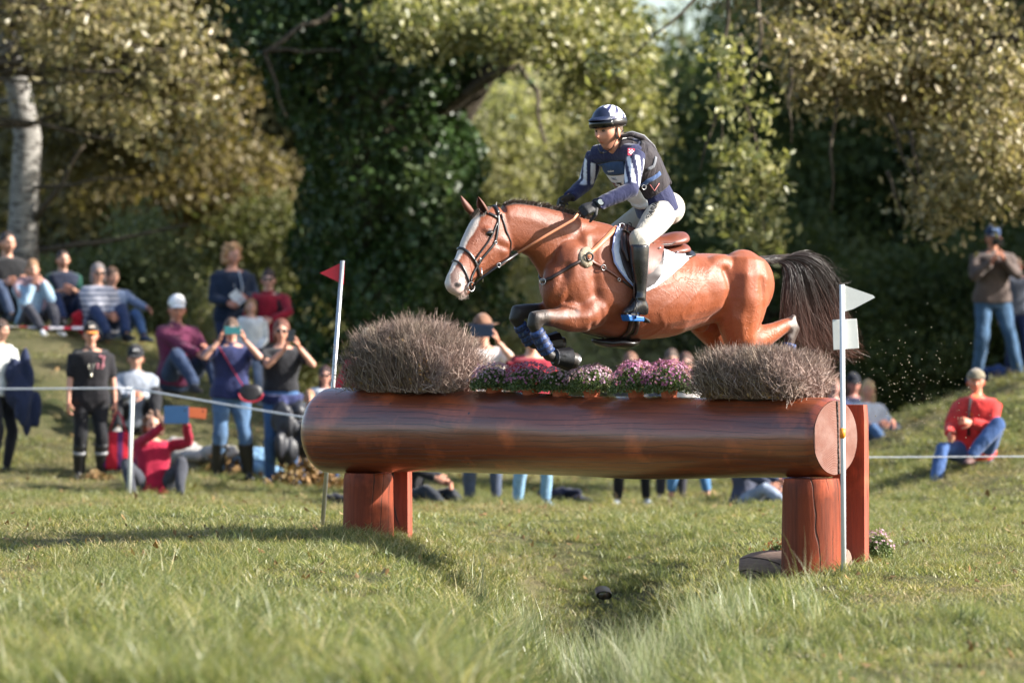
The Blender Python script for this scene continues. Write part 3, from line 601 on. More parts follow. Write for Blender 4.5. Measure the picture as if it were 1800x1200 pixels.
for q in qs:
    e = 1.0
    if q < .02: e = 1 - .10 * (1 - q / .02) ** 2.5
    if q > .98: e = 1 - .075 * max(0, (q - .985) / .013) ** 1.5
    c = LA.lerp(LB, q) + Vector((0, 0, .012 * math.sin(q * 7) - .006)); R = logr(q) * e; ring = []
    for k in range(NR):
        a = 2 * math.pi * k / NR; w = 1 + .03 * mnoise.noise(Vector((math.cos(a) * 1.4, math.sin(a) * 1.4, q * 5))) + .01 * mnoise.noise(Vector((math.cos(a) * 3, math.sin(a) * 3, q * 14 + 5)))
        ring.append(c + S2 * (math.cos(a) * R * w) + U2 * (math.sin(a) * R * w))
    rings.append(ring)
g.loft(rings, False); g.add(rings[0], [tuple(range(NR - 1, -1, -1))]); mk('log', g, LOGM, log, sharp=50)
# the sawn end: a disc with a drying split
g = G(); c = LA.lerp(LB, .998); R = logr(.998) * .925; V = []; F = []
cen = Vector(c); rad = [0.02, .2, .4, .6, .8, 1.0]
for r_ in rad:
    for k in range(NR):
        a = 2 * math.pi * k / NR; w = 1 + .03 * mnoise.noise(Vector((math.cos(a) * 1.4, math.sin(a) * 1.4, .998 * 5)))
        split = .0
        V.append(cen + S2 * (math.cos(a) * R * r_ * w) + U2 * (math.sin(a) * R * r_ * w) + LAX * (.004 + .004 * (1 - r_)))
for i in range(len(rad) - 1):
    for k in range(NR): F.append((i * NR + k, i * NR + (k + 1) % NR, (i + 1) * NR + (k + 1) % NR, (i + 1) * NR + k))
F.append(tuple(range(NR - 1, -1, -1))); g.add(V, F); eo = mk('sawn_end', g, ENDM, log)
eo.data.transform(Matrix.Translation(-(cen - ORG[0]))); eo.location = cen - ORG[0]
SLOT = plain('dark_wood', (30, 20, 16), .8)
g = G(); a = cen + U2 * R * .985 + S2 * -.012 + LAX * .0065; b = cen - U2 * R * .985 + S2 * -.03 + LAX * .0065
for i in range(14):
    p = a.lerp(b, i / 14); q = a.lerp(b, (i + 1) / 14); w = .0065 + .003 * mnoise.noise(Vector((i, 0, 0))); g.box((p + q) / 2 + S2 * .004 * mnoise.noise(Vector((i * .5, 3, 0))), (w, .004, (p - q).length / 2 * 1.1), (S2, LAX, (q - p).normalized()))
mk('split', g, SLOT, log)
def post(name, px, Y, r, ztop, mat, lab=None, flat=None, seed=0, r2=None, zbase=None):
    c = P(px, 900, Y); zb = gz(c.x, c.y) - .2 if zbase is None else zbase; g = G(); rings = []
    for i in range(15):
        q = i / 14; z = lerp(zb, ztop, q); ring = []
        e = 1.0 if i < 14 else .94
        for k in range(40):
            a = 2 * math.pi * k / 40; w = lerp(r2 or r * 1.05, r, q) * e * (1 + .04 * mnoise.noise(Vector((math.cos(a) * 1.2 + seed, math.sin(a) * 1.2, z * 1.3))) + .02 * mnoise.noise(Vector((math.cos(a) * 5 + seed, math.sin(a) * 5, z * 2))))
            p = Vector((math.cos(a) * w, math.sin(a) * w, 0))
            if flat is not None:
                d = p.dot(flat); lim = w * .25
                if d > lim: p = p - flat * (d - lim)
            ring.append(Vector((c.x, c.y, z)) + p)
        rings.append(ring)
    g.loft(rings); o = mk('post', g, mat, log, sharp=40)
    if lab: o['label'] = lab
    return o
off = LSIDE
post('post', 647, 31.75, .172, .584, POSTM, seed=1, r2=.178)
pB = P(647, 900, 31.75) + off * .38; post('post', 900 + (pB.x / pB.y) * FPX - 12, pB.y, .098, .75, REDM, 'bright red split post behind the left support', seed=4, flat=Vector((-.5, -.86, 0)))
post('post', 1427, 29.22, .188, .622, POSTM, seed=7, r2=.195)
pB = P(1427, 900, 29.22) + off * .42; post('post', 900 + (pB.x / pB.y) * FPX - 1, pB.y, .118, 1.09, REDM, 'tall bright red split post standing behind the sawn end', seed=9, flat=Vector((-.5, -.86, 0)))
ORG[0] = Vector()
# small log on the ground behind the right post
c0 = P(1330, 990, 29.6); z0 = gz(c0.x, c0.y); sl = empty('short_log', (c0.x, c0.y, z0), 'short weathered log lying on the grass left of the right hand posts', 'log'); ORG[0] = sl.location.copy()
ax = Vector((.86, -.35, .03)).normalized(); g = G(); rings = []; s_ = ax.cross(UP).normalized(); u_ = s_.cross(ax)
for i in range(12):
    q = i / 11; c = Vector((c0.x, c0.y, z0 + .15)) + ax * lerp(-.10, .62, q); R = .105 * (.62, .86, .96)[i] if i < 3 else .105
    rings.append([c + (s_ * math.cos(a) + u_ * math.sin(a)) * R * (1 + .05 * mnoise.noise(Vector((math.cos(a), math.sin(a), q * 3)))) for a in [2 * math.pi * k / 28 for k in range(28)]])
g.loft(rings); mk('log', g, OLDM, sl, sharp=50); ORG[0] = Vector()
# ------------------------------------------------------------------ brush (heather) bushes on the log
def brush_dome(px0, px1, pyb, pyt, Ym, depth, n, label, seed, box=False, lean=0.0):
    r = np.random.default_rng(seed); c = P((px0 + px1) / 2, pyb, Ym); w = (px1 - px0) / 2 / FPX * Ym; h = (pyb - pyt) / FPX * Ym
    root = empty('brush_bush', c, label, 'brush'); cols = [(.15, .095, .08), (.33, .225, .19), (.60, .46, .40), (.11, .068, .055), (.46, .33, .285)]
    m = foliage('brush_twigs', cols, .0, .8, 2, .2) if ('bm',) not in MATS else MATS[('bm',)]; MATS[('bm',)] = m
    V = []; F = []
    ex = LAX; ey = LSIDE; W = (w - .38 * depth) / abs(ex.x)
    for i in range(n):
        u = r.uniform(-1, 1); v = r.uniform(-1, 1)
        if u * u + v * v > 1 and not box: continue
        if box: u *= .93; v *= .8
        top = h * ((1 - abs(u) ** 2.6) ** .55 if not box else (1 - abs(u) ** 6) ** .5) * (1 - .35 * abs(v) ** 3) * (1 + .16 * mnoise.noise(Vector((u * 3.5, v * 3, seed))) + .10 * mnoise.noise(Vector((u * 9, v * 7, seed + 4))))
        b = ex * (u * W * .97) + ey * (v * depth * .7); ht = top * r.uniform(.5, 1.02) if r.uniform() < .6 else top * (1.0 + r.normal(0, .055))
        e = ex * (u * W * (1.0 if box else 1.04) + r.normal(0, .06)) + ey * (v * depth * 1.12 + r.normal(0, .055)) + Vector((0, 0, ht))
        st = b + Vector((0, 0, r.uniform(0, .5 if i % 2 else .12) * ht))
        if i % 9 == 0: sg_ = 1 if u > 0 else -1; b = ex * (sg_ * W * r.uniform(.82, 1.0)) + ey * (v * depth * .8); st = b + Vector((0, 0, r.uniform(.0, .1))); e = st + ex * (sg_ * r.uniform(.02, .10)) + ey * r.normal(-.03, .05) + Vector((0, 0, r.uniform(.02, .42 * h))); rr = r.uniform(.0014, .003)
        k = len(V); mid = (st + e) * .5 + Vector(r.normal(0, .04, 3)); pts = [st, mid, e]
        s_ = Vector(r.normal(size=3)).cross(e - st).normalized(); t_ = s_.cross((e - st).normalized())
        for j, p in enumerate(pts):
            q = rr * (1, .8, .35)[j]
            V += [p + s_ * q, p - s_ * q * .5 + t_ * q * .87, p - s_ * q * .5 - t_ * q * .87]
        for j in (0, 3):
            for a in range(3):
                F.append((k + j + a, k + j + (a + 1) % 3, k + j + 3 + (a + 1) % 3, k + j + 3 + a))
        for _ in range(4):                                   # fine side shoots near the tip
            q = r.uniform(.45, .98); p = mid.lerp(e, q) if q > .5 else st.lerp(mid, q); d = (e - mid).normalized() + Vector(r.normal(0, .55, 3)); d = d.normalized() * r.uniform(.03, .075); k = len(V); w_ = s_ * rr * .55; w2 = t_ * rr * .55
            V += [p + w_, p - w_, p + d, p + w2]; F += [(k, k + 1, k + 2, k + 2), (k, k + 3, k + 2, k + 2)]
    V = np.array([tuple(v) for v in V]); me = bpy.data.meshes.new('twigs'); me.from_pydata(V.tolist(), [], [tuple(dict.fromkeys(f)) for f in F]); me.update()
    link('twigs', me, m, root, smooth=False)['kind'] = 'stuff'
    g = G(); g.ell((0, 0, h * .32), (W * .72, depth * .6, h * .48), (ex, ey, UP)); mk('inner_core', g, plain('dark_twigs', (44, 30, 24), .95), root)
    L = []
    for i in range(600):
        u = r.uniform(-.9, .9); v = r.uniform(-1, .4); L.append(ex * u * W + ey * v * depth * .95 + Vector((0, 0, h * r.uniform(.05, .8) * (1 - u ** 4))))
    Vq, T = leafquads(np.array([tuple(l) for l in L]), .03, r, .3, .6); o = link('dead_leaves', npmesh('dead_leaves', Vq, T), LEAFDRY, root, smooth=False); o['kind'] = 'stuff'
    return root
def onlog(px, dz=0.0, back=0.0):
    q = (px - 574) / (1470 - 574)
    for _ in range(20):
        p = LA.lerp(LB, q) + LSIDE * back; e = 900 + p.x / p.y * FPX - px; q -= e / 900
    return p + Vector((0, 0, dz)), q
c, q = onlog(728); brush_dome(610, 850, 690, 566, c.y, .34, 11000, 'big rounded brush of dry heather on the left end of the log', 3)
c, q = onlog(1338); brush_dome(1232, 1444, 701, 618, c.y, .30, 11000, 'lower flat topped brush of dry heather on the right end of the log', 5, True)
# ------------------------------------------------------------------ chrysanthemum pots
TERRA = plain('terracotta', (178, 96, 66), .8, bump=.3)
CLEAF = foliage('mum_leaves', [(.06, .10, .03), (.11, .16, .05), (.17, .21, .09), (.28, .30, .15)], .25, .5, 6, .35)
def petals(name, cols): return foliage(name, cols, .3, .55, 8, .3)
PINK = petals('mum_pink', [(.34, .09, .22), (.48, .20, .36), (.40, .12, .27), (.60, .38, .50)]); MAUVE = petals('mum_mauve', [(.48, .24, .38), (.60, .42, .52), (.40, .16, .30), (.66, .52, .58)]); DEEP = petals('mum_deep', [(.20, .02, .10), (.32, .05, .18), (.26, .03, .15)])
def mum(center, R, H, label, petm, seed, nfl=330, group='chrysanthemum pots along the top of the log'):
    r = np.random.default_rng(seed); root = empty('flower_pot', center, label, 'potted flowers', group)
    g = G(); rings = [[Vector((math.cos(a) * rr, math.sin(a) * rr, z)) for a in [2 * math.pi * k / 24 for k in range(24)]] for rr, z in ((.045, -.02), (.056, .035), (.064, .036), (.066, .055), (.058, .057), (.055, .04))]
    g.loft(rings); mk('pot', g, TERRA, root, sharp=40)
    d = r.normal(size=(4200, 3)); d /= np.linalg.norm(d, axis=1)[:, None]; d[:, 2] = np.abs(d[:, 2]) * 1.15 - .5; rad = r.uniform(.35, 1, (4200, 1)) ** .5
    L = d * rad * np.array([R, R, H]) * (1 + .12 * vnoise(d * 3 + seed, 3)[:, None]) + np.array([0, 0, .10])
    V, T = leafquads(L, .021, r, .5, .5, .2); link('leaves', npmesh('leaves', V, T), CLEAF, root, smooth=False)
    d = r.normal(size=(nfl * 3, 3)); d /= np.linalg.norm(d, axis=1)[:, None]; d[:, 2] = np.abs(d[:, 2]) - .12; keep = r.uniform(size=len(d)) < .25 + .75 * np.clip(d[:, 2], 0, 1); d = d[keep][:nfl]
    c = d * np.array([R, R, H]) * (1.0 + .05 * r.normal(size=(len(d), 1)) + .12 * vnoise(d * 3 + seed, 3)[:, None]) + np.array([0, 0, .105]); V = []; F = []
    for p, n in zip(c, d):
        n = Vector(n + r.normal(0, .3, 3)).normalized(); a = n.orthogonal().normalized(); b = n.cross(a); s = r.uniform(.007, .013); k = len(V); p = Vector(p); V.append(p + n * s * .1)
        for j in range(12):
            an = 2 * math.pi * j / 12; rr = s * (1.0 if j % 2 == 0 else .5); V.append(p + a * math.cos(an) * rr + b * math.sin(an) * rr + n * s * (.55 if j % 2 == 0 else .2))
        for j in range(12): F.append((k, k + 1 + j, k + 1 + (j + 1) % 12))
    link('blossoms', npmesh('blossoms', [tuple(v) for v in V], F), petm, root, smooth=False)
    # stems
    g = G()
    for i in range(40):
        e = Vector(L[i * 7]); g.tube([(0, 0, .06), e * .5 + Vector((0, 0, .03)), e], [.0025, .002, .0012], 4)
    mk('stems', g, plain('stem_green', (70, 84, 40), .7), root)
    return root
for (px, R, H, lab, pm, sd_, nf) in ((868, .16, .13, 'leftmost chrysanthemum pot beside the big brush, mauve buds over dark leaves', MAUVE, 1, 420), (932, .18, .135, 'dark leafed mauve chrysanthemum pot under the hooves', PINK, 2, 420),
      (985, .14, .125, 'small half hidden chrysanthemum pot left of the palest one', MAUVE, 3, 260), (1040, .17, .135, 'palest chrysanthemum pot with light pink buds in the middle of the row', MAUVE, 4, 420),
      (1118, .18, .15, 'full pink chrysanthemum pot, second from the right on the log', PINK, 5, 560), (1176, .17, .155, 'rightmost chrysanthemum pot on the log, deep pink, touching the flat brush', PINK, 6, 560)):
    c, q = onlog(px, 0, -.02); c.z += logr(q) - .024; mum(c, R, H, lab, pm, sd_, nf)
c = P(1372, 962, 29.95); mum(Vector((c.x, c.y, gz(c.x, c.y) + .02)), .12, .13, 'small orange and red flowers in a pot behind the short log', petals('mum_orange', [(.45, .16, .04), (.35, .06, .05), (.5, .28, .06)]), 9, 120, 'flower pots on the ground')
c = P(1535, 965, 30.0); mum(Vector((c.x, c.y, gz(c.x, c.y) + .02)), .13, .13, 'pink flowers on the ground just right of the tall red post', MAUVE, 10, 160, 'flower pots on the ground')
# ------------------------------------------------------------------ flags
ALU = plain('brushed_steel', (178, 180, 182), .38, .85); WHITEP = plain('white_plastic', (214, 214, 208), .45, bump=.1); REDP = plain('red_plastic', (214, 40, 58), .4)
def flag(ptop, pbot, r, fl, mat, polemat, label, plate=None, tape=None):
    root = empty('flag_pole', pbot, label, 'flag'); ORG[0] = Vector(pbot); g = G(); g.tube([pbot - (ptop - pbot).normalized() * .15, ptop], r, 14); mk('pole', g, polemat, root)
    mk('pennant', G().slab(fl, (0, -1, .02), .006), mat, root, smooth=False)
    if plate: mk('number_plate', G().slab(plate, (.05, -1, 0), .005), WHITEP, root, smooth=False, bevel=.002)
    if tape: g = G(); g.tube(tape, r * 1.12, 14); mk('tape', g, plain('orange_tape', (232, 140, 40), .5), root)
    ORG[0] = Vector(); return root
Yl = 33.2; flag(P(602, 458, Yl), P(568, 907, Yl), .0165, [P(562, 480, Yl + .02), P(606, 459, Yl + .02), P(604, 500, Yl + .02)], REDP, ALU, 'leaning steel pole with a red pennant behind the left end of the log')
Yr = 28.9; flag(P(1480, 500, Yr), P(1483, 1004, Yr), .0165, [P(1483, 501, Yr), P(1483, 548, Yr), P(1500, 543, Yr), P(1538, 523, Yr), P(1535, 519, Yr)], WHITEP, plain('white_pole', (206, 208, 210), .4, 0), 'white pole with a white pennant in front of the sawn end of the log',
     [P(1463, 562, Yr + .03), P(1506, 560, Yr + .03), P(1510, 612, Yr + .03), P(1465, 615, Yr + .03)], [P(1481, 752, Yr), P(1481, 770, Yr)])
# culvert pipe
cp = P(1062, 1046, 27.9); g = G(); cc_ = Vector((cp.x, cp.y, cp.z)); A = []; 
for k in range(29):
    a = math.pi * 2 * k / 28; A.append(cc_ + Vector((math.cos(a) * .058, 0, math.sin(a) * .034)))
root = empty('drain_pipe', (cc_.x, cc_.y, cc_.z - .06), 'black plastic drain pipe poking out of the ditch bank', 'pipe'); ORG[0] = root.location.copy()
PIPE = plain('black_pipe', (26, 27, 30), .4); 
g = G(); rings = [[cc_ + Vector((math.cos(a) * rr * .8, y, math.sin(a) * rr * .45)) for a in [2 * math.pi * k / 24 for k in range(24)]] for rr, y in ((.06, .005), (.062, .25), (.062, .6), (.045, .6), (.045, .02))]
g.loft(rings, False); mk('pipe', g, PIPE, root); ORG[0] = Vector()
# ------------------------------------------------------------------ rope fences
ROPE = plain('white_rope', (205, 208, 214), .6); STAKE = plain('pale_stake', (196, 200, 198), .5)
def rope_tube(g, a, b, sag, r=.009, n=16):
    g.tube([a.lerp(b, i / n) - Vector((0, 0, sag * 4 * (i / n) * (1 - i / n))) for i in range(n + 1)], r, 6)
Ys = 43.6; rt = P(233, 682, Ys); rb = P(226, 862, Ys)
ro = empty('rope_fence', (rb.x, rb.y, gz(rb.x, rb.y)), 'white rope strung over a pale stake in front of the standing women', 'rope fence'); ORG[0] = ro.location.copy()
g = G(); g.tube([rb - Vector((0, 0, .15)), rt], .02, 10); mk('stake', g, STAKE, ro)
g = G(); rope_tube(g, P(-400, 686, 44.5), rt, .0); rope_tube(g, rt, P(1010, 800, 40.5), .03); mk('rope', g, ROPE, ro); ORG[0] = Vector()
c = P(2000, 801, 40.5); ro = empty('rope_fence', (c.x, c.y, gz(c.x, c.y)), 'thin pale rope running level across the foot of the right bank', 'rope fence'); ORG[0] = ro.location.copy()
g = G(); rope_tube(g, P(1400, 804, 40.5), P(2000, 801, 40.5), .0, .006); mk('rope', g, ROPE, ro); g = G(); g.tube([Vector((c.x, c.y, gz(c.x, c.y) - .1)), c + Vector((0, 0, .05))], .018, 8); mk('stake', g, STAKE, ro); ORG[0] = Vector()
# dirt thrown up by the hooves
r = np.random.default_rng(5); g = G()
for i in range(300):
    px = r.normal(1590, 75); py = r.normal(690, 60); Y = r.uniform(30, 32.5); c = P(px, py, Y); s = r.uniform(.0018, .0045); g.ell(c, (s, s, s * .8), None, 4, 3)
for i in range(420):
    px = 1540 + abs(r.normal(0, 110)); py = r.normal(940, 40); Y = r.uniform(30, 32.5); c = P(px, py, Y); s = r.uniform(.0015, .004); g.ell(c, (s, s, s * .8), None, 4, 3)
tag(mk('flying_grit', g, plain('pale_grit', (150, 140, 118), .8)), 'specks of grit and water thrown up behind the jump', 'grit', kind='stuff')
# ================================================================== PEOPLE
def fabmat(col, **k): return cloth(col, **k) if isinstance(col, tuple) else col
t = NT('skin'); a = t.attr('paint'); n = t.noise(30, 4, .6); t.set(t.mix(t.math('MULTIPLY', n, .35), a, t.mix(1.0, a, (.9, .62, .52), 'MULTIPLY')), .5, .4)
t.b.inputs['Subsurface Weight'].default_value = .0; t.bump(t.noise(120, 3, .6), .12, .003); SKIN = t.m
HAIRM = {}
def hairmat(rgb):
    if rgb not in HAIRM:
        t = NT('hair'); c = srgb(*rgb); v = t.mapping((30, 30, 5)); n = t.noise(5, 5, .7, v, .4)
        t.set(t.mix(n, tuple(x * .45 for x in c), tuple(min(1, x * 1.5) for x in c)), .45, .4); t.bump(n, .9, .012); HAIRM[rgb] = t.m
    return HAIRM[rgb]
def stripes(c1, c2, freq=42, axis=2, rot=(0, 0, 0)):
    k = ('str', c1, c2, freq)
    if k in MATS: return MATS[k]
    t = NT('striped_cloth'); m = t.mapping((1, 1, 1), rot); sx = t.new('ShaderNodeSeparateXYZ'); t.l(m, sx.inputs[0])
    s = t.math('SINE', t.math('ADD', t.math('MULTIPLY', sx.outputs[axis], 2 * math.pi * freq), t.math('MULTIPLY', t.noise(5, 2), 1.2)))
    t.set(t.mix(t.ramp(s, [(.42, 0), (.55, 1)]), srgb(*c1), srgb(*c2)), .88, .25); t.bump(t.noise(14, 3, .5), .5, .02); MATS[k] = t.m; return t.m
def arr(v): return np.array(v, float)
def head_geo(g, cols, c, f, u, s, skin, hairc=None, beard=0.0, n=40, m=32, mouth=0.0, smile=0.0, nz=1.0):
    """sphere pushed into a face; appends vertices to g and their colours to cols"""
    f = Vector(f).normalized(); r = f.cross(Vector(u)).normalized(); u = r.cross(f); c = Vector(c)
    sk = arr(srgb(*skin)); V = []; K = []
    for i in range(m + 1):
        th = math.pi * i / m
        for j in range(n):
            ph = 2 * math.pi * (j + .0) / n
            x, y, z = math.sin(th) * math.cos(ph), math.sin(th) * math.sin(ph), math.cos(th)
            X, Y, Z = x * .076, y * .098, z * .122
            low = float(sstep(.1, -1, z)); X *= 1 - .34 * low
            if y > 0: Y *= 1 - .05 * low; Y = min(Y, .093 + .0)
            else: Y *= 1 - .45 * low
            fr = max(0, y)
            def gs(ax, az, wx, wz): return math.exp(-((x - ax) / wx) ** 2 - ((z - az) / wz) ** 2) * (1 if y > 0 else 0)
            nose = gs(0, -.20, .13, .15); bridge = gs(0, .02, .10, .20)
            Y += .024 * nz * nose + .011 * nz * bridge + .007 * gs(0, .22, .5, .10) - .012 * gs(.36, .05, .17, .12) - .012 * gs(-.36, .05, .17, .12)
            Y += .007 * gs(0, -.50, .22, .07) - .004 * gs(0, -.62, .3, .05) + .012 * gs(0, -.84, .3, .14) - .002 * gs(0, -.40, .3, .04)
            X += .006 * (1 if x > 0 else -1) * math.exp(-((abs(x) - .75) / .25) ** 2 - ((z + .15) / .2) ** 2)
            if mouth: Y -= .014 * mouth * gs(0, -.55, .12, .09)
            V.append(c + r * (X * s) + f * (Y * s) + u * (Z * s)); col = sk.copy()
            def over(k, target): 
                nonlocal col; col = col * (1 - k) + arr(target) * k
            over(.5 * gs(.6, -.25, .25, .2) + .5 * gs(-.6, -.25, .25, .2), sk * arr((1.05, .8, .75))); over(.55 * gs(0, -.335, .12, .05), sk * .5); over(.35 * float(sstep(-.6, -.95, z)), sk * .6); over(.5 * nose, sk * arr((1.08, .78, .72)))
            if beard: over(beard * float(sstep(-.28, -.42, z)) * (1 if y > -.1 else 0) * (1 - .8 * gs(0, -.5, .16, .05)), sk * arr((.28, .24, .22)))
            over(min(1, .95 * gs(0, -.505, .21, .065)), sk * arr((.68, .30, .28))); over(min(1, .95 * gs(0, -.515, .19, .013)), sk * .25)
            if mouth: over(mouth * .9 * gs(0, -.55, .10, .07), (.05, .015, .015))
            hc = arr(srgb(*(hairc or (70, 50, 35)))) * .8
            for sx in (-1, 1): over(min(1, .8 * gs(sx * .36, .20, .19, .035)), hc); over(.75 * gs(sx * .36, .07, .19, .10), sk * .42); over(min(1, .95 * gs(sx * .36, .065, .10, .035)), (.03, .022, .02))  # brows and eyes, with the socket shade painted into the skin colour
            K.append(col)
    F = []
    for i in range(m):
        for j in range(n): a = i * n + j; b = i * n + (j + 1) % n; F.append((a, b, b + n, a + n))
    g.add(V, F); cols += K
    for sx in (-1, 1):                                   # ears
        k = len(g.v); g.ell(c + r * (sx * .079 * s) + u * (-.012 * s) - f * (.004 * s), (.010 * s, .022 * s, .033 * s), (r, (f - r * sx * -.3).normalized(), u), 10, 7); cols += [sk * arr((1.0, .8, .74))] * (len(g.v) - k)
        if not smile == 0:
            pass
def hand_geo(g, w, d, nrm, curl=.5, side=1, s=1.0, n=6, spread=1.0):
    """palm, four unequal bent fingers and a thumb; w wrist, d along the hand, nrm the side the palm faces"""
    d = Vector(d).normalized(); nrm = Vector(nrm); nrm = (nrm - d * nrm.dot(d)).normalized(); x = d.cross(nrm) * side; w = Vector(w)
    g.tube([w - d * .02 * s, w + d * .015 * s, w + d * .05 * s, w + d * .085 * s, w + d * .098 * s], [(.026 * s, .019 * s), (.030 * s, .018 * s), (.040 * s, .017 * s), (.041 * s, .014 * s), (.034 * s, .010 * s)], 10, side=x)
    for k, (o, L) in enumerate(((-.030, .058), (-.010, .072), (.010, .077), (.030, .068))):
        p = w + d * .088 * s + x * o * s * spread; pts = [p - d * .01 * s, p]; an = 0.0
        for q in range(3):
            an += curl * (.55 + .25 * q) * 1.25; pts.append(pts[-1] + (d * math.cos(an) + nrm * math.sin(an)) * (L * s * (.45, .31, .24)[q]))
        g.tube(pts, [.009 * s, .0092 * s, .0085 * s, .0078 * s, .006 * s], n, round_ends=True)
    th = w + d * .03 * s + x * .033 * s; t1 = (d * .6 + x * .75 + nrm * .35).normalized(); t2 = (d * .85 + x * .2 + nrm * (.4 + curl * .5)).normalized()
    g.tube([th - t1 * .015 * s, th + t1 * .03 * s, th + t1 * .03 * s + t2 * .03 * s, th + t1 * .03 * s + t2 * .052 * s], [.012 * s, .0115 * s, .010 * s, .008 * s], n, round_ends=True)
def ik(a, b, l1, l2, pole):
    a, b = Vector(a), Vector(b); v = b - a; L = min(v.length, (l1 + l2) * .998); d = v.normalized(); b = a + d * L
    x = (l1 * l1 - l2 * l2 + L * L) / (2 * L); h = math.sqrt(max(0, l1 * l1 - x * x)); p = Vector(pole); p = (p - d * p.dot(d)).normalized()
    return a + d * x + p * h, b
def spine_pt(J, q):          # 0 pelvis .. 1 neck base
    a, b, c = J['pelvis'], J['belly'], J['neck']; return (a * (1 - q) + b * q) * (1 - q) + (b * (1 - q) + c * q) * q
def torso_geo(g, J, inf=0.0, q0=-.12, q1=1.0, s=1.0, wide=1.0, flare=0.0, n=20):
    hx = (J['hipl'] - J['hipr']).normalized(); sx = (J['shl'] - J['shr']).normalized(); rings = []
    prof = [(-.22, .150, .100), (-.12, .170, .112), (0.0, .178, .120), (.15, .165, .112), (.35, .145, .105), (.55, .158, .115), (.75, .178, .120), (.88, .185, .105), (.96, .150, .082), (1.0, .095, .070), (1.06, .058, .058)]
    N = 16
    for i in range(N + 1):
        q = lerp(q0, q1, i / N); c = spine_pt(J, max(q, -.30)) + (spine_pt(J, 0) - spine_pt(J, .05)) * 0; t = (spine_pt(J, q + .03) - spine_pt(J, q - .03)).normalized()
        x = hx.lerp(sx, min(1, max(0, q))).normalized(); x = (x - t * x.dot(t)).normalized(); y = t.cross(x)
        qq = q; q = max(-.22, min(1.06, q))
        for k in range(len(prof) - 1):
            if prof[k][0] <= q <= prof[k + 1][0] + 1e-6: break
        w = (q - prof[k][0]) / (prof[k + 1][0] - prof[k][0]); a = lerp(prof[k][1], prof[k + 1][1], w); b = lerp(prof[k][2], prof[k + 1][2], w)
        fl = flare * max(0, (.4 - qq)) * .12; a = (a * wide + inf + fl) * s; b = (b * (wide * 1.1 - .1) + inf + fl) * s
        ring = []
        for k in range(n):
            an = 2 * math.pi * k / n; ca, sa = math.cos(an), math.sin(an); e = .85
            ring.append(c + x * (abs(ca) ** e * (1 if ca > 0 else -1) * a) + y * (abs(sa) ** e * (1 if sa > 0 else -1) * b))
        rings.append(ring)
    g.loft(rings)
def limb_t(g, a, b, c, r, inf, q1=1.0, n=12, s=1.0):   # two segment limb a-b-c, clothed to fraction q1 of its length
    r = [x * s + inf * s for x in r]; pts = [a, a.lerp(b, .35), a.lerp(b, .75), b, b.lerp(c, .3), b.lerp(c, .65), c]; rr = [r[0], r[1], lerp(r[1], r[2], .8), r[2], r[3], lerp(r[3], r[4], .6), r[4]]
    if q1 < 1: 
        N = {1: 7, .9: 6.75, .8: 6.4, .7: 5.6, .5: 3.6, .42: 2.9, .3: 2.2}[q1]; k = int(N); f = N - k
        pts2 = pts[:k + 1] if f == 0 else pts[:k] + [pts[k - 1].lerp(pts[min(k, 6)], f)]; rr = rr[:len(pts2) - 1] + [rr[min(len(pts2) - 1, 6)]]; pts = pts2
    g.tube(pts, rr, n, round_ends=False)
ARM = (.052, .047, .038, .036, .026); LEG = (.088, .078, .056, .055, .037)
def shoe_geo(g, an, fwd, up, s=1.0, big=1.0, L=.26):
    fwd = Vector(fwd).normalized(); x = fwd.cross(Vector(up)).normalized(); u = x.cross(fwd); b = Vector(an) - u * .055 * s
    prof = [(-.08, .022, .020, -.002), (-.06, .034, .042, .004), (-.02, .037, .052, .012), (.04, .038, .045, .006), (.10, .044, .034, -.002), (.15, .043, .027, -.006), (.18, .030, .020, -.010), (.195, .012, .012, -.014)]
    g.loft([[b + fwd * (y * s) + u * (dz * s) + x * (math.cos(a) * w * s * big) + u * (max(-.7, math.sin(a)) * h * s * big) for a in [2 * math.pi * k / 14 for k in range(14)]] for y, w, h, dz in prof])
def hair_geo(g, style, c, f, u, s, rnd):
    r = Vector(f).cross(Vector(u)).normalized(); f = Vector(f).normalized(); u = r.cross(f); A = (r, f, u); c = Vector(c)
    def E(x, y, z, a, b, cc): g.ell(c + r * x * s + f * y * s + u * z * s, (a * s, b * s, cc * s), A, 16, 12)
    if style == 'bald': return
    if style == 'short': E(0, -.009, .034, .084, .101, .103); E(0, -.05, -.02, .076, .062, .08)
    if style == 'cropped': E(0, -.010, .030, .081, .099, .101); E(0, -.04, -.01, .074, .066, .07)
    if style == 'bob': E(0, -.014, .034, .090, .102, .108); E(-.066, -.015, -.04, .030, .055, .095); E(.066, -.015, -.04, .030, .055, .095); E(0, -.06, -.05, .085, .055, .10)
    if style == 'long': E(0, -.013, .034, .088, .102, .106); E(-.062, -.02, -.09, .030, .05, .15); E(.062, -.02, -.09, .030, .05, .15); E(0, -.07, -.11, .08, .045, .17)
    if style == 'bun': E(0, -.010, .034, .084, .102, .105); E(0, -.10, .07, .045, .045, .045); E(0, -.05, -.02, .076, .06, .08)
    if style == 'tied': E(0, -.010, .034, .084, .102, .105); E(0, -.05, -.02, .077, .06, .08); E(0, -.12, -.03, .03, .035, .08)
    if style in ('curly', 'frizzy'):
        E(0, -.034, .036, .100, .098, .110); E(0, -.06, -.03, .10, .06, .09)
        for i in range(70):
            a = rnd.uniform(0, 6.28); z = rnd.uniform(-.10, .15); k = math.sqrt(max(0, 1 - (z / .16) ** 2)); X = math.cos(a) * .115 * k; Y = math.sin(a) * .11 * k - .03
            if Y > .035 and z < .075: continue
            E(X, Y, z + .01, .026, .026, .026)
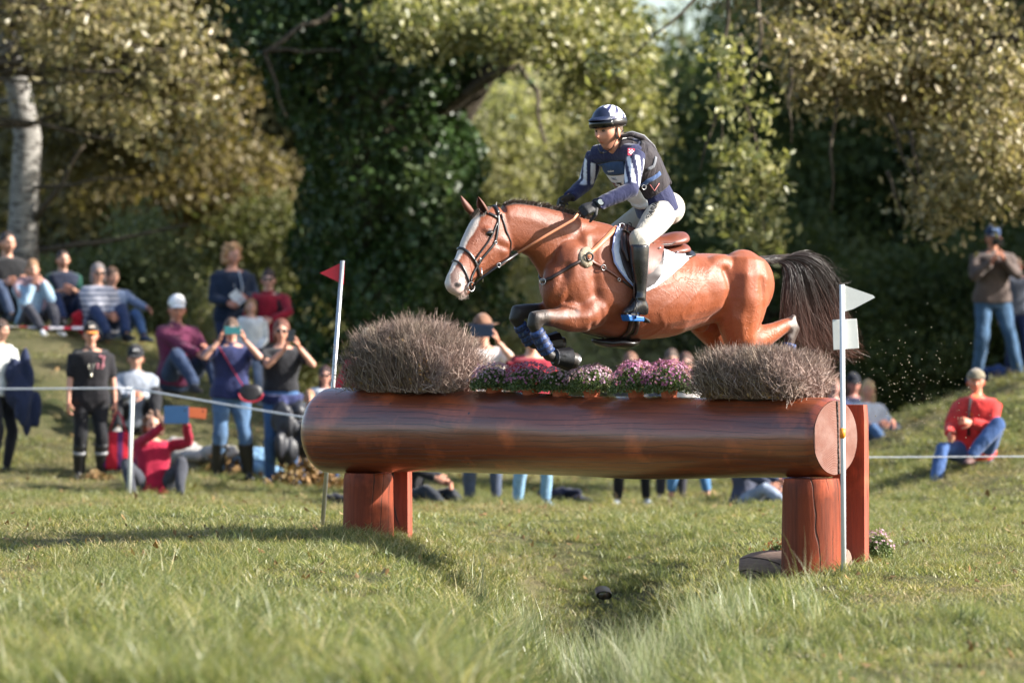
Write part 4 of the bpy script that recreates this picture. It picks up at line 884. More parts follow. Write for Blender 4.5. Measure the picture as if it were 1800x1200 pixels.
def cap_geo(g, c, f, u, s, brim=True, flat=False, big=1.0):
    r = Vector(f).cross(Vector(u)).normalized(); f = Vector(f).normalized(); u = r.cross(f); c = Vector(c); rings = []
    for i in range(8):
        th = math.pi / 2 * i / 7; k = math.cos(th) ** (.75 if flat else 1) if i < 7 else .02
        h = math.sin(th) * (.075 if flat else .105); rings.append([c + u * ((.048 + h) * s) + r * (math.cos(a) * .087 * k * s * big) + f * ((math.sin(a) * (.106 if flat else .103) * k - .006 + (.02 if flat else 0)) * s * big) for a in [2 * math.pi * q / 24 for q in range(24)]])
    g.loft(rings)
def brim_geo(g, c, f, u, s, L=.075, w=.07, up=.045):
    r = Vector(f).cross(Vector(u)).normalized(); f = Vector(f).normalized(); u = r.cross(f); c = Vector(c); top = []; N = 12; V = []; F = []
    for th in (0, .006):
        for i in range(N + 1):
            a = math.pi * i / N; x = math.cos(a) * w; inn = math.sqrt(max(0, 1 - (x / .09) ** 2)) * .094
            for k in range(4):
                q = k / 3; y = inn - .008 + math.sin(a) ** .7 * L * q; V.append(c + r * (x * (1 - .05 * q) * s) + f * (y * s) + u * ((up - .018 * q - .9 * x * x + th) * s))
    n = 4 * (N + 1)
    for i in range(N):
        for k in range(3): a = i * 4 + k; F.append((a, a + 1, a + 5, a + 4)); F.append((n + a, n + a + 4, n + a + 5, n + a + 1))
        F.append((i * 4 + 3, i * 4 + 3 + n, i * 4 + 7 + n, i * 4 + 7))
    g.add(V, F)
def glasses_geo(g, c, f, u, s, big=1.0):
    r = Vector(f).cross(Vector(u)).normalized(); f = Vector(f).normalized(); u = r.cross(f); c = Vector(c)
    for sx in (-1, 1):
        g.ell(c + (r * sx * .031 + f * .092 + u * .008) * s, (.029 * s * big, .008 * s, .022 * s * big), (r, f, u), 14, 9)
        g.tube([c + (r * sx * .056 + f * .084 + u * .012) * s, c + (r * sx * .078 + f * .05 + u * .012) * s, c + (r * sx * .082 - f * .01 + u * .008) * s], .003 * s, 5)
    g.tube([c + (r * -.012 + f * .102 + u * .012) * s, c + (r * .012 + f * .102 + u * .012) * s], .003 * s, 5)
LENS = plain('dark_lens', (18, 18, 20), .12, 0, .8); SOLE = plain('rubber', (28, 27, 26), .7)
def pose_joints(kind, o, rnd):
    """joints in a frame with the person facing -Y, their left at +X, feet at z = 0"""
    J = {}; v = lambda x, y, z: Vector((x, y, z)); F = -1
    if kind in ('stand', 'kneel'):
        J['pelvis'] = v(0, 0, .93); J['neck'] = v(0, F * (.01 + o.get('lean', 0)), 1.44); J['belly'] = v(0, F * (.03 + o.get('lean', 0) * .4), 1.18)
        sw = .185; J['al'] = v(.13 + o.get('step', 0), F * o.get('stepf', 0), .085); J['ar'] = v(-.13 - o.get('step', 0) * .3, 0, .085); pole = v(0, F, .1)
    else:
        rec = o.get('rec', .06); J['pelvis'] = v(0, 0, .13); J['neck'] = v(0, rec, .13 + math.sqrt(.52 ** 2 - rec * rec)); J['belly'] = v(0, rec * .2 - .05, .38); sw = .185
        kz = o.get('drop', 0); sp = o.get('spread', .13); rch = o.get('reach', .62); J['al'] = v(sp, F * rch, .08 - kz); J['ar'] = v(-sp, F * (rch + .04), .08 - kz); pole = v(0, -.3, 1)
        if 'al' in o: J['al'] = v(*o['al'])
        if 'ar' in o: J['ar'] = v(*o['ar'])
    tw = o.get('twist', 0); sv = v(math.cos(tw), math.sin(tw), 0); J['shl'] = J['neck'] + sv * sw + v(0, 0, -.055); J['shr'] = J['neck'] - sv * sw + v(0, 0, -.055)
    J['hipl'] = J['pelvis'] + v(.095, 0, -.02); J['hipr'] = J['pelvis'] + v(-.095, 0, -.02)
    polel = v(.25, *pole[1:]) if kind != 'stand' else pole; poler = v(-.25, *pole[1:]) if kind != 'stand' else pole
    J['knl'], J['al'] = ik(J['hipl'], J['al'], .43, .42, o.get('kpl', polel)); J['knr'], J['ar'] = ik(J['hipr'], J['ar'], .43, .42, o.get('kpr', poler))
    hang = {'stand': (v(.27, -.05, .84), v(-.27, -.05, .84))}.get(kind)
    if hang is None: hang = (J['knl'] + v(-.06, -.02, .04), J['knr'] + v(.06, -.02, .04))
    wl = Vector(o['wl']) if 'wl' in o else hang[0]; wr = Vector(o['wr']) if 'wr' in o else hang[1]
    J['ell'], J['wl'] = ik(J['shl'], wl, .285, .25, o.get('epl', v(.6, .35, -.8))); J['elr'], J['wr'] = ik(J['shr'], wr, .285, .25, o.get('epr', v(-.6, .35, -.8)))
    hy = o.get('look', 0); hp = o.get('pitch', .05); J['hf'] = v(math.sin(hy) * math.cos(hp), -math.cos(hy) * math.cos(hp), -math.sin(hp)); J['hu'] = v(0, 0, 1) + v(math.sin(hy), -math.cos(hy), 0) * math.sin(hp)
    J['head'] = J['neck'] + v(0, -.025, .165) + v(o.get('hx', 0), 0, 0); J['fl'] = o.get('fl', v(.2, -1, 0)); J['fr'] = o.get('fr', v(-.2, -1, 0))
    return J
SPECT = {}
def person(px, pytop, D, yaw, kind, label, top, bottom, skin=(206, 160, 136), hair=('short', (60, 42, 32)), sleeve=1.0, shoes=(40, 38, 38), hat=None, glasses=False, o=None, wide=1.0,
           female=False, scale=None, vest=None, scarf=None, boots=None, beard=0, hem=None, bare=1.0, jacket=None, voxel=.017, seed=None, collar=None, low=0.0, mouth=0, straps=None, group=None):
    o = o or {}; rnd = random.Random(seed if seed is not None else int(px * 7 + pytop)); J = pose_joints(kind, o, rnd)
    top_z = J['head'].z + .122 + (.03 if hair[0] in ('curly', 'frizzy', 'bob', 'long') else .012) + (.02 if hat else 0)
    pt = P(px, pytop, D); x0 = pt.x; zg = gz(x0, D)
    R = Matrix.Rotation(yaw, 3, 'Z'); off = R @ Vector((J['head'].x, J['head'].y, 0))
    s = scale or min(1.09, max(.9, (pt.z - zg) / top_z)); bx, by = x0 - off.x * s, D; zr = pt.z - top_z * s
    print('person %4d %4d D%.0f s=%.2f ground %.2f feet %.2f diff %.2f' % (px, pytop, D, s, zg, zr, zr - gz(bx, by)))
    root = empty('person', (bx, by, zr), label, 'person', group); root.rotation_euler = (0, 0, yaw); root.scale = (s, s, s); ORG[0] = Vector(); J['root'] = root
    skin = tuple(int(x * .92) for x in skin); sn = arr(srgb(*skin)); cols = []; ex = G()
    def folds(V):
        k = 9.0; a = np.stack([vnoise(V * arr((k, k, k * .7)) + 3.1 * i, 50 + i) for i in range(3)], -1); b2 = np.stack([vnoise(V * 22 + 5.7 * i, 60 + i) for i in range(3)], -1); return V + a * .011 + b2 * .004
    # skin: one continuous body
    b = G(); torso_geo(b, J, -.012, -.15, 1.06, wide=min(wide, 1.1)); b.tube([J['neck'] + Vector((0, 0, -.03)), J['head'] + Vector((0, .015, -.05))], [.058, .054], 12)
    b.tube([J['shr'], J['neck'] + Vector((0, 0, -.02)), J['shl']], [.05, .06, .05], 10)
    for a in ('l', 'r'):
        limb_t(b, J['sh' + a], J['el' + a], J['w' + a], ARM, 0); limb_t(b, J['hip' + a], J['kn' + a], J['a' + a], LEG, -.006)
    b.ell(J['head'], (.066, .08, .10), (J['hf'].cross(J['hu']).normalized(), J['hf'], J['hu'].normalized()))
    head_geo(ex, cols, J['head'], J['hf'], J['hu'], 1.0, skin, hair[1], beard, mouth=mouth)
    for a, sg in (('l', 1), ('r', -1)):
        d = (J['w' + a] - J['el' + a]).normalized(); d = Vector(o.get('hd' + a, d)); nr = Vector(o.get('hn' + a, (-sg * .9, .2, -.35))); k = len(ex.v)
        hand_geo(ex, J['w' + a], d, nr, o.get('curl' + a, o.get('curl', .35)), sg if False else (1 if (d.cross(nr)).dot(Vector((0, -1, .3))) > 0 else -1), 1.0, 6); cols += [sn * arr((1.0, .86, .82))] * (len(ex.v) - k)
    def paint(V): 
        c = np.tile(sn, (len(V), 1)); c[len(V) - len(cols):] = np.array(cols); return c
    blob('body', b, voxel * .9, SKIN, root, 3, extra=ex, paint=paint)
    # trousers
    tg = G(); torso_geo(tg, J, .010, -.20, .22, wide=wide)
    lk = {1: 1.0, 'crop': .8, 'shorts': .42}[bare if bare in ('crop', 'shorts') else 1]
    for a in 'lr': limb_t(tg, J['hip' + a], J['kn' + a], J['a' + a], LEG, .014 if wide <= 1.1 else .022, lk)
    blob('trousers', tg, voxel, fabmat(bottom), root, 4, disp=folds)
    sg_ = G(); torso_geo(sg_, J, .020, hem if hem is not None else -.08, .965, wide=wide, flare=.25 if hem is None else .12)
    sg_.tube([J['shr'], J['neck'] + Vector((0, .012, -.04)), J['shl']], [.066, .072, .066], 12)
    for a in 'lr': limb_t(sg_, J['sh' + a], J['el' + a], J['w' + a], ARM, .018 * (1.3 if jacket else 1) + .01 * (wide - 1), sleeve)
    if collar: sg_.tube([J['neck'] + Vector((0, .01, -.02)), J['neck'] + Vector((0, 0, .05))], [.075, .068], 14)
    blob('jacket' if jacket else 'shirt', sg_, voxel, fabmat(top), root, 4, .5, disp=folds)
    if female and jacket is None:
        bg = G(); fwd = (J['shl'] - J['shr']).normalized().cross(Vector((0, 0, 1))) * -1
        fwd = Vector((0, -1, 0))
    if vest:
        vg = G(); torso_geo(vg, J, .034, -.06, .95, wide=wide, flare=.15); vg.tube([J['shr'].lerp(J['neck'], .25), J['neck'] + Vector((0, .01, -.035)), J['shl'].lerp(J['neck'], .25)], [.07, .08, .07], 12); vg.tube([J['neck'] + Vector((0, .01, -.02)), J['neck'] + Vector((0, 0, .035))], [.08, .075], 14); blob('gilet', vg, voxel, fabmat(vest), root, 4, disp=folds)
    if scarf:
        g = G(); 
        for k in range(3): g.tube([J['neck'] + Vector((math.cos(a) * (.10 + .03 * k), math.sin(a) * (.085 + .02 * k) + .01, .035 - .06 * k + .01 * math.sin(a * 3))) for a in [2 * math.pi * q / 12 for q in range(13)]], .045, 8)
        for sx in (-1, 1): g.tube([J['neck'] + Vector((sx * .13, .02, .03)), J['neck'] + Vector((sx * .2, -.01, -.05)), J['neck'] + Vector((sx * .17, -.13, -.18)), J['neck'] + Vector((sx * .11, -.17, -.36))], [.05, .06, .06, .045], 10)
        blob('scarf', g, voxel, fabmat(scarf), root, 4, disp=folds)
    # footwear
    for a in 'lr':
        f = J['f' + a]; up = Vector((0, 0, 1)) if abs(Vector(f).z) < .8 else Vector((0, 1, 0))
        g = G(); shoe_geo(g, J['a' + a] + Vector((0, 0, 0)), f, up)
        if boots: 
            g.tube([J['kn' + a].lerp(J['a' + a], .22), J['kn' + a].lerp(J['a' + a], .5), J['kn' + a].lerp(J['a' + a], .85), J['a' + a]], [.086, .080, .066, .062], 14)
            blob('boot', g, .012, plain('boot_%s' % (boots,), boots, .45, bump=.2), root, 2)
        else: mk('shoe', g, plain('shoe_%s' % (shoes,), shoes, .7, bump=.2), root)
    if hair[0] != 'bald':
        g = G(); hair_geo(g, hair[0], J['head'], J['hf'], J['hu'], 1.0, rnd); blob('hair', g, .011, hairmat(hair[1]), root, 1)
    if hat:
        k, c = hat[0], hat[1]; g = G()
        if k == 'cap':
            cap_geo(g, J['head'], J['hf'], J['hu'], 1.03); cp_ = mk('cap', g, cloth(c, bump=.15), root); g = G(); brim_geo(g, J['head'], J['hf'], J['hu'], 1.03); mk('peak', g, cloth(hat[2] if len(hat) > 2 else c, bump=.1), cp_)
            if len(hat) > 3:
                g = G(); r_ = J['hf'].cross(J['hu']).normalized(); c_ = J['head'] + J['hf'] * .093 + J['hu'].normalized() * .098
                for q in range(3): g.box(c_ + r_ * (.022 * (q - 1)) + J['hu'] * .004 * (q % 2), (.008, .006, .014), (r_, J['hf'], J['hu'].normalized()))
                mk('badge', g, cloth(hat[3], bump=.1), cp_)
        if k == 'flatcap': cap_geo(g, J['head'] - Vector((0, 0, .008)), J['hf'], J['hu'], 1.06, flat=True); cp_ = mk('cap', g, cloth(c), root); g = G(); brim_geo(g, J['head'], J['hf'], J['hu'], 1.05, .05, .06, .055); mk('peak', g, cloth(c), cp_)
        if k == 'brimhat':
            cap_geo(g, J['head'], J['hf'], J['hu'], 1.04); cp_ = mk('hat', g, cloth(c), root); g = G(); r_ = J['hf'].cross(J['hu']).normalized(); rr = []
            for q in range(3): rr.append([J['head'] + J['hu'] * (.052 - .012 * (q != 1) + .012 * abs(math.cos(a)) * (q == 1)) + r_ * math.cos(a) * (.086, .155, .086)[q] + J['hf'] * math.sin(a) * (.10, .17, .10)[q] for a in [2 * math.pi * w / 28 for w in range(28)]])
            rr[2] = [p + J['hu'] * .006 for p in rr[2]]; g.loft(rr, False); mk('brim', g, cloth(c), cp_); g = G(); g.tube([J['head'] + J['hu'] * .062 + r_ * math.cos(a) * .09 + J['hf'] * (math.sin(a) * .106 - .006) for a in [2 * math.pi * w / 24 for w in range(25)]], .011, 6); mk('band', g, cloth((60, 42, 36)), cp_)
    if glasses: g = G(); glasses_geo(g, J['head'], J['hf'], J['hu'], 1.0); mk('sunglasses', g, LENS, root)
    if straps: 
        g = G()
        for sx in (-1, 1): g.tube([J['neck'] + Vector((sx * .1, .10, -.06)), J['neck'] + Vector((sx * .11, -.02, .015)), J['neck'] + Vector((sx * .13, -.135, -.10)), J['neck'] + Vector((sx * .14, -.15, -.3))], (.02, .008), 8)
        mk('backpack_strap', g, cloth(straps), root)
    Mx = Matrix.Translation((bx, by, zr)) @ Matrix.Rotation(yaw, 4, 'Z') @ Matrix.Scale(s, 4); J['M'] = Mx; J['s'] = s
    return J
def device(J, kind, at, label, cat, nrm=(0, 1, 0), size=(.075, .006, .038), col=(20, 20, 22), lens=None, roll=0.0):
    """a phone, tablet or camera held in the hands of J; 'at' in that person's frame"""
    M = J['M']; p = M @ Vector(at); root = empty(kind, p, label, cat); root.rotation_euler = (0, 0, J['root'].rotation_euler.z); m = plain('case_%s' % (col,), col, .35)
    X = Vector((math.cos(roll), 0, math.sin(roll))); Z = Vector((-math.sin(roll), 0, math.cos(roll)))
    mk('casing', G().box((0, 0, 0), size, (X, Vector((0, 1, 0)), Z)), m, root, smooth=False, bevel=.004)
    if kind == 'camera': g = G(); g.tube([(0, -size[1] * .9, 0), (0, -size[1] - .03, 0), (0, -size[1] - .06, 0)], [.033, .033, .03], 18); mk('camera_lens', g, plain('lens_black', (16, 16, 18), .25), root, sharp=40); g = G(); g.box((0, 0, size[2] + .012), (.025, .02, .014)); mk('viewfinder', g, m, root, smooth=False)
    else: g = G(); g.ell(X * size[0] * .7 + Z * size[2] * .5 + Vector((0, -size[1], 0)), (.009, .003, .009)); mk('camera_lens', g, LENS, root)
    return root
BLUEJ = (66, 92, 128); DKJ = (38, 52, 84); v3 = lambda *a: Vector(a)
phoneL = dict(wl=(.13, -.26, 1.50), wr=(-.13, -.26, 1.50), epl=v3(.9, 0, -1), epr=v3(-.9, 0, -1), hdl=(-.3, -.2, 1), hdr=(.3, -.2, 1), hnl=(-1, -.2, 0), hnr=(1, -.2, 0), curl=.45)
def ph(**k): d = dict(phoneL); d.update(k); return d
# ---- seated row at the top of the left bank
person(12, 405, 51.2, .35, 'sit', 'dark haired man in a black top sitting at the far left edge by the birch', (52, 44, 40), (50, 62, 84), sleeve=.7, vest=(24, 24, 26), beard=.4, hair=('cropped', (50, 38, 32)), o=dict(reach=.6, look=.2))
person(57, 455, 50.3, .45, 'sit', 'woman wrapped in a pale pink scarf and light blue coat, hands at her mouth', (140, 164, 184), (46, 46, 54), hair=('bun', (142, 108, 78)), scarf=(150, 122, 126), shoes=(226, 226, 228), jacket=1, hem=-.3, mouth=.8,
       o=dict(wl=(.08, -.20, .66), wr=(-.06, -.20, .62), hdl=(-.5, 0, 1), hdr=(.4, 0, 1), curl=.9, reach=.66, look=-.1, rec=-.03, spread=.1))
person(110, 438, 50.9, .3, 'sit', 'bearded man in a navy gilet with green sleeves sitting left of the striped top', (14, 62, 50), (40, 52, 84), sleeve=.5, vest=(28, 34, 52), beard=.75, hair=('cropped', (44, 32, 26)), o=dict(wl=(.02, -.34, .46), wr=(-.06, -.32, .44), curl=.9, look=.1))
person(196, 468, 51.4, .5, 'sit', 'person in washed denim half hidden behind the woman in the striped top', (120, 134, 158), BLUEJ, hair=('short', (90, 66, 50)), shoes=(70, 80, 100), o=dict(reach=.66, wl=(.28, -.48, .40), look=.2))
person(172, 459, 50.4, .45, 'sit', 'grey haired woman in a thin striped top and sunglasses with her hands in her lap', stripes((184, 184, 192), (74, 80, 104), 15), DKJ, hair=('bob', (120, 112, 110)), glasses=True, wide=1.22, sleeve=.8, o=dict(wl=(.08, -.34, .30), wr=(-.02, -.33, .30), reach=.6, look=-.1))
person(311, 517, 49.0, .55, 'sit', 'man in a white cap and burgundy jumper sitting with his arms round his knee', (92, 34, 62), (44, 58, 84), hair=('short', (120, 110, 104)), hat=('cap', (222, 222, 224)), shoes=(30, 28, 28), skin=(200, 146, 124), wide=1.12, collar=1,
       o=dict(wl=(.12, -.42, .42), wr=(.02, -.44, .38), curl=.9, reach=.6, look=-.3, rec=.02))
# ---- standing behind
Jc = person(409, 428, 51.6, .25, 'stand', 'woman with a cloud of blonde curls in a long navy coat with a grey lapel', (30, 42, 62), (40, 50, 76), hair=('curly', (176, 136, 96)), jacket=1, hem=-.34, skin=(214, 160, 138), wide=1.12, o=dict(wl=(.12, -.24, 1.12), wr=(-.1, -.26, 1.06), curl=.6, look=.35), scale=.97)
g = G(); g.tube([Jc['neck'] + v3(.06, -.10, -.01), Jc['neck'] + v3(.09, -.155, -.2), Jc['neck'] + v3(.05, -.16, -.42)], [(.035, .01), (.05, .01), (.03, .01)], 10); g.tube([Jc['neck'] + v3(-.03, -.10, -.03), Jc['neck'] + v3(0, -.15, -.2)], [(.025, .01), (.03, .01)], 10); mk('lapel', g, cloth((178, 184, 190)), Jc['root'])
device(Jc, 'leaflet', (.0, -.33, 1.12), 'folded white programme held by the curly haired woman', 'leaflet', size=(.06, .003, .085), col=(210, 212, 214), roll=.7)
person(472, 472, 51.2, .0, 'stand', 'woman in a dark red hoodie and round sunglasses holding one arm bent out', (138, 22, 40), (86, 76, 70), hair=('tied', (60, 44, 40)), glasses=True, skin=(216, 172, 156), collar=1, straps=(24, 22, 26), o=dict(wl=(.05, -.34, 1.13), epl=v3(1, .1, .1), wr=(-.15, -.2, 1.0)), scale=.95)
person(441, 522, 50.4, .1, 'stand', 'fair haired child in a white top standing in front of the red hoodie', (206, 206, 204), (120, 130, 150), hair=('bob', (150, 108, 74)), skin=(220, 176, 156), scale=.72, o=dict(wl=(.12, -.2, .95)))
# ---- standing line at the foot of the bank
J = person(2, 560, 45.8, .9, 'stand', 'person in a white tee with a navy jacket over one arm at the left edge', (190, 192, 190), (34, 34, 40), hair=('short', (70, 50, 40)), sleeve=.42, o=dict(wl=(.15, -.22, 1.02)))
def garment(J, at, size, col, label, seed=1, name='jacket', cat='jacket', mat=None, n=9):
    rnd = random.Random(seed); M = J['M'] if J else Matrix(); p = M @ Vector(at) if J else Vector(at); g = G()
    for i in range(n): g.ell((rnd.gauss(0, size[0] * .35), rnd.gauss(0, size[1] * .35), rnd.uniform(-.5, .5) * size[2]), (size[0] * rnd.uniform(.3, .55), size[1] * rnd.uniform(.4, .7), size[2] * rnd.uniform(.2, .42)))
    V, F = remeshed(g, .014, 3); d_ = V - V.mean(0); d_ /= np.linalg.norm(d_, axis=1)[:, None] + 1e-6; V = V + d_ * (np.abs(vnoise(V * arr((11, 11, 5)), seed))[:, None] * .05 - .01); o = link(name, npmesh(name, V, F), mat or cloth(col, bump=1.0, scale=5), None); o.location = p; return tag(o, label, cat)
garment(J, (.12, -.30, .90), (.16, .1, .62), (36, 44, 70), 'navy jacket hanging over the arm of the person cut by the left edge', 3)
Jb = person(160, 565, 45.6, .12, 'stand', 'woman in an embroidered black shirt and orange peaked cap by the stake', (30, 28, 32), (24, 24, 28), hair=('short', (40, 32, 30)), hat=('cap', (26, 26, 30), (226, 132, 50), (210, 200, 190)), skin=(208, 158, 134), wide=1.16, sleeve=.5, hem=-.36, jacket=None, collar=1,
            boots=(26, 26, 28), o=dict(wl=(.27, -.04, .86), wr=(-.25, -.12, .84), look=.1, curl=.5))
g = G(); g.tube([Jb['neck'] + v3(.0, -.09, .01), Jb['neck'] + v3(.03, -.165, -.16), Jb['neck'] + v3(.0, -.175, -.26), Jb['neck'] + v3(-.03, -.165, -.16), Jb['neck'] + v3(-.05, -.1, .01)], .004, 6); g.box(Jb['neck'] + v3(0, -.18, -.28), (.012, .004, .02)); mk('necklace', g, plain('silver', (190, 186, 170), .3, .9), Jb['root'])
g = G(); rnd = random.Random(4)
for i in range(14): g.ell(Jb['neck'] + v3(.10 + rnd.uniform(-.045, .045), -.155 + rnd.uniform(-.01, .01), -.14 + rnd.uniform(-.09, .09)), (.014, .006, .012), None, 8, 5)
mk('embroidery', g, plain('embroidery_pink', (190, 120, 130), .7), Jb['root'])
for a in 'lr': g = G(); p, q = Jb['kn' + a], Jb['a' + a]; g.tube([p.lerp(q, .42), p.lerp(q, .50)], [.082, .08], 14); mk('boot_band', g, plain('boot_grey', (150, 150, 152), .4), Jb['root'])
# tote bag in her hand
p = Jb['M'] @ (Jb['wl'] + v3(.03, -.01, -.10)); tb_ = empty('tote_bag', p, 'red and purple striped tote bag hanging from the hand of the woman in black', 'bag'); g = G()
rings = [[Vector((math.cos(a) * w, math.sin(a) * d, z)) for a in [2 * math.pi * k / 24 for k in range(24)]] for w, d, z in ((.10, .03, -.20), (.15, .05, -.28), (.19, .07, -.42), (.20, .08, -.54), (.14, .06, -.58))]; g.loft(rings)
mk('bag', g, stripes((176, 32, 48), (84, 40, 84), 6, 0), tb_); g = G()
for y in (-.02, .02): g.tube([(-.08, y, -.2), (-.04, y, -.06), (0, y, 0), (.04, y, -.06), (.08, y, -.2)], .009, 6)
mk('handle', g, cloth((150, 40, 60)), tb_)
Jg = person(238, 605, 47.8, .1, 'sit', 'youth in a pale grey hoodie and black cap crouching behind the stake', (140, 146, 156), (30, 30, 34), hair=('short', (60, 44, 36)), hat=('cap', (28, 28, 34), (28, 28, 34), (200, 200, 200)), shoes=(120, 116, 112), collar=1, o=dict(wl=(.06, -.34, .42), wr=(-.06, -.34, .42), curl=.8, reach=.42, spread=.2, pitch=.1))
Jr = person(268, 724, 44.2, .15, 'sit', 'frizzy haired woman in a crimson hoodie sitting on the grass filming with a tablet', (150, 22, 52), (58, 60, 68), hair=('frizzy', (104, 78, 62)), shoes=(40, 38, 40), o=dict(wl=(.34, -.30, .84), wr=(.10, -.34, .84), epl=v3(.9, 0, -.8), epr=v3(-.9, 0, -.8), hdl=(-.2, -.1, 1), hdr=(.2, -.1, 1), hnl=(-1, 0, 0), hnr=(1, 0, 0), curl=.5, reach=.42, spread=.26, pitch=-.05, kpl=v3(.5, -.3, 1), kpr=v3(-.5, -.3, 1)))
device(Jr, 'tablet', (.22, -.42, .94), 'blue cased tablet held up by the woman in the crimson hoodie', 'tablet', size=(.12, .012, .085), col=(32, 66, 104))
device(Jr, 'tablet_cover', (.42, -.38, .96), 'tan leather flap sticking out beside the blue tablet', 'cover', size=(.11, .012, .05), col=(168, 84, 50), roll=-.1)
Jn = person(407, 558, 45.6, .1, 'stand', 'woman in a navy polo shirt, jeans and black wellingtons filming with a teal phone', (40, 46, 84), (74, 100, 130), hair=('tied', (88, 66, 52)), skin=(210, 164, 142), sleeve=.5, wide=1.12, boots=(26, 26, 26), collar=1, o=ph(step=.05, curl=.5, hx=0))
device(Jn, 'phone', (0, -.36, 1.60), 'teal phone held sideways by the woman with the red bag', 'phone', size=(.082, .006, .04), col=(52, 116, 120))
bg_ = empty('shoulder_bag', Jn['M'] @ v3(.20, -.20, .93), 'small black and red bag worn across the navy polo shirt', 'bag'); bg_.rotation_euler.z = .1; g = G(); g.loft([[v3(math.cos(a) * w, math.sin(a) * .035, z) for a in [2 * math.pi * k / 20 for k in range(20)]] for w, z in ((.07, .09), (.11, .05), (.125, -.02), (.11, -.07), (.06, -.09))]); mk('bag', g, plain('bag_black', (30, 28, 32), .45), bg_)
g = G(); g.tube([v3(math.cos(a) * .12, -.03, math.sin(a) * .085) for a in [math.pi * (1 + k / 12) for k in range(13)]], .009, 6); mk('piping', g, plain('bag_red', (176, 30, 56), .5), bg_); g = G(); g.tube([v3(-.08, .0, .08), v3(-.18, .0, .24), v3(-.30, .03, .44), v3(-.36, .12, .53)], (.016, .005), 8); mk('strap', g, plain('bag_red', (176, 30, 56), .5), bg_)
Jt = person(495, 557, 45.8, .05, 'stand', 'auburn haired woman in a black tee and sunglasses raising a dark phone', (38, 38, 42), (66, 98, 140), hair=('bob', (104, 60, 46)), glasses=True, skin=(216, 166, 142), sleeve=.42, wide=1.06, hem=.12, shoes=(60, 90, 130), o=ph(wl=(.18, -.30, 1.44), wr=(.03, -.30, 1.42), curl=.5))
device(Jt, 'phone', (.10, -.38, 1.56), 'dark phone held upright by the auburn haired woman', 'phone', size=(.037, .006, .06), col=(44, 48, 54))
g = G(); torso_geo(g, Jt, .04, -.13, .06, wide=1.08); g.tube([v3(0, -.15, .93), v3(-.03, -.19, .86), v3(-.06, -.17, .7)], [.04, .035, .03], 8); g.tube([v3(0, -.15, .93), v3(.03, -.19, .85), v3(.04, -.17, .72)], [.04, .035, .03], 8); blob('tied_jacket', g, .016, cloth((44, 50, 88)), Jt['root'], 3)
garment(Jt, (.09, -.24, .58), (.2, .12, .42), (34, 38, 48), 'black padded jacket draped in front of the jeans of the auburn haired woman', 5, mat=plain('puffer', (30, 32, 40), .5, scale=9, bump=.8), n=26)
# ---- behind the log
person(572, 640, 46.5, .0, 'stand', 'dark haired woman in sunglasses showing just above the left end of the log', (190, 196, 206), DKJ, hair=('long', (60, 34, 32)), glasses=True, skin=(206, 156, 138), scale=.78)
person(544, 684, 46.2, .1, 'stand', 'child with sandy hair peeping round the left end of the log', (120, 130, 150), BLUEJ, hair=('short', (170, 128, 98)), skin=(216, 166, 144), scale=.66)
person(650, 576, 44.5, .1, 'stand', 'person in a beige cap and a crimson top half hidden by the big brush', (190, 24, 58), (60, 60, 70), hair=('short', (120, 96, 70)), hat=('cap', (186, 170, 140)), glasses=True, wide=1.1, o=dict(wr=(-.3, -.1, .95)))
Jh = person(848, 551, 44.5, -.1, 'stand', 'man in a brown brimmed hat photographing with a tablet beside the big brush', (206, 196, 192), (70, 80, 100), hair=('short', (110, 90, 76)), hat=('brimhat', (118, 86, 68)), sleeve=.42, o=ph(wl=(.17, -.3, 1.50), wr=(-.08, -.3, 1.48)))
device(Jh, 'tablet', (.03, -.40, 1.60), 'dark blue tablet held by the man in the brimmed hat', 'tablet', size=(.11, .01, .06), col=(30, 48, 74))
person(935, 572, 42.0, .2, 'stand', 'person in a red top and light blue jeans standing behind the forelegs', (126, 26, 42), (116, 150, 176), hair=('short', (110, 84, 66)), shoes=(110, 140, 170), sleeve=.42, o=dict(step=.02, wl=(.2, -.2, .9)))
Jp = person(1108, 615, 46.2, .0, 'stand', 'woman in black leggings with a camera at her eye behind the chrysanthemums', (70, 70, 76), (20, 20, 24), hair=('long', (120, 84, 66)), skin=(216, 170, 150), shoes=(140, 150, 160), o=ph(step=.06))
device(Jp, 'camera', (0, -.30, 1.58), 'black camera held to the eye of the woman in leggings', 'camera', size=(.065, .03, .04))
person(1180, 612, 47.5, .0, 'stand', 'short haired person seen from the eyes up above the pink flowers', (90, 90, 100), (50, 50, 60), hair=('short', (90, 72, 62)), skin=(196, 150, 130))
person(1205, 616, 46.2, .0, 'stand', 'dark haired woman in sunglasses and blue jeans right of the pink flowers', (206, 196, 190), (74, 118, 160), hair=('bob', (84, 56, 46)), glasses=True, skin=(210, 164, 146), shoes=(104, 80, 66), bare='crop', o=dict(step=.13))
# reclining person in black under the log
Jx = person(712, 745, 43.0, .75, 'sit', 'person dressed in black lounging on the grass behind the left posts', (26, 26, 30), (34, 38, 46), hair=('short', (70, 50, 40)), shoes=(40, 40, 44), wide=1.1, o=dict(reach=.74, wl=(.2, -.4, .34), wr=(.16, -.42, .34), curl=.8, drop=.0, kpl=v3(.6, 0, .5), kpr=v3(.1, 0, .8)))
person(1305, 752, 44.5, .9, 'sit', 'person in faded jeans and white trainers sitting behind the log, only the legs showing', (60, 64, 80), (130, 140, 156), shoes=(214, 216, 222), o=dict(reach=.7))
person(1360, 754, 45.5, .9, 'sit', 'person in blue trousers and pink trainers sitting behind the right end of the log', (60, 70, 110), (50, 74, 150), shoes=(220, 90, 110), o=dict(reach=.74))
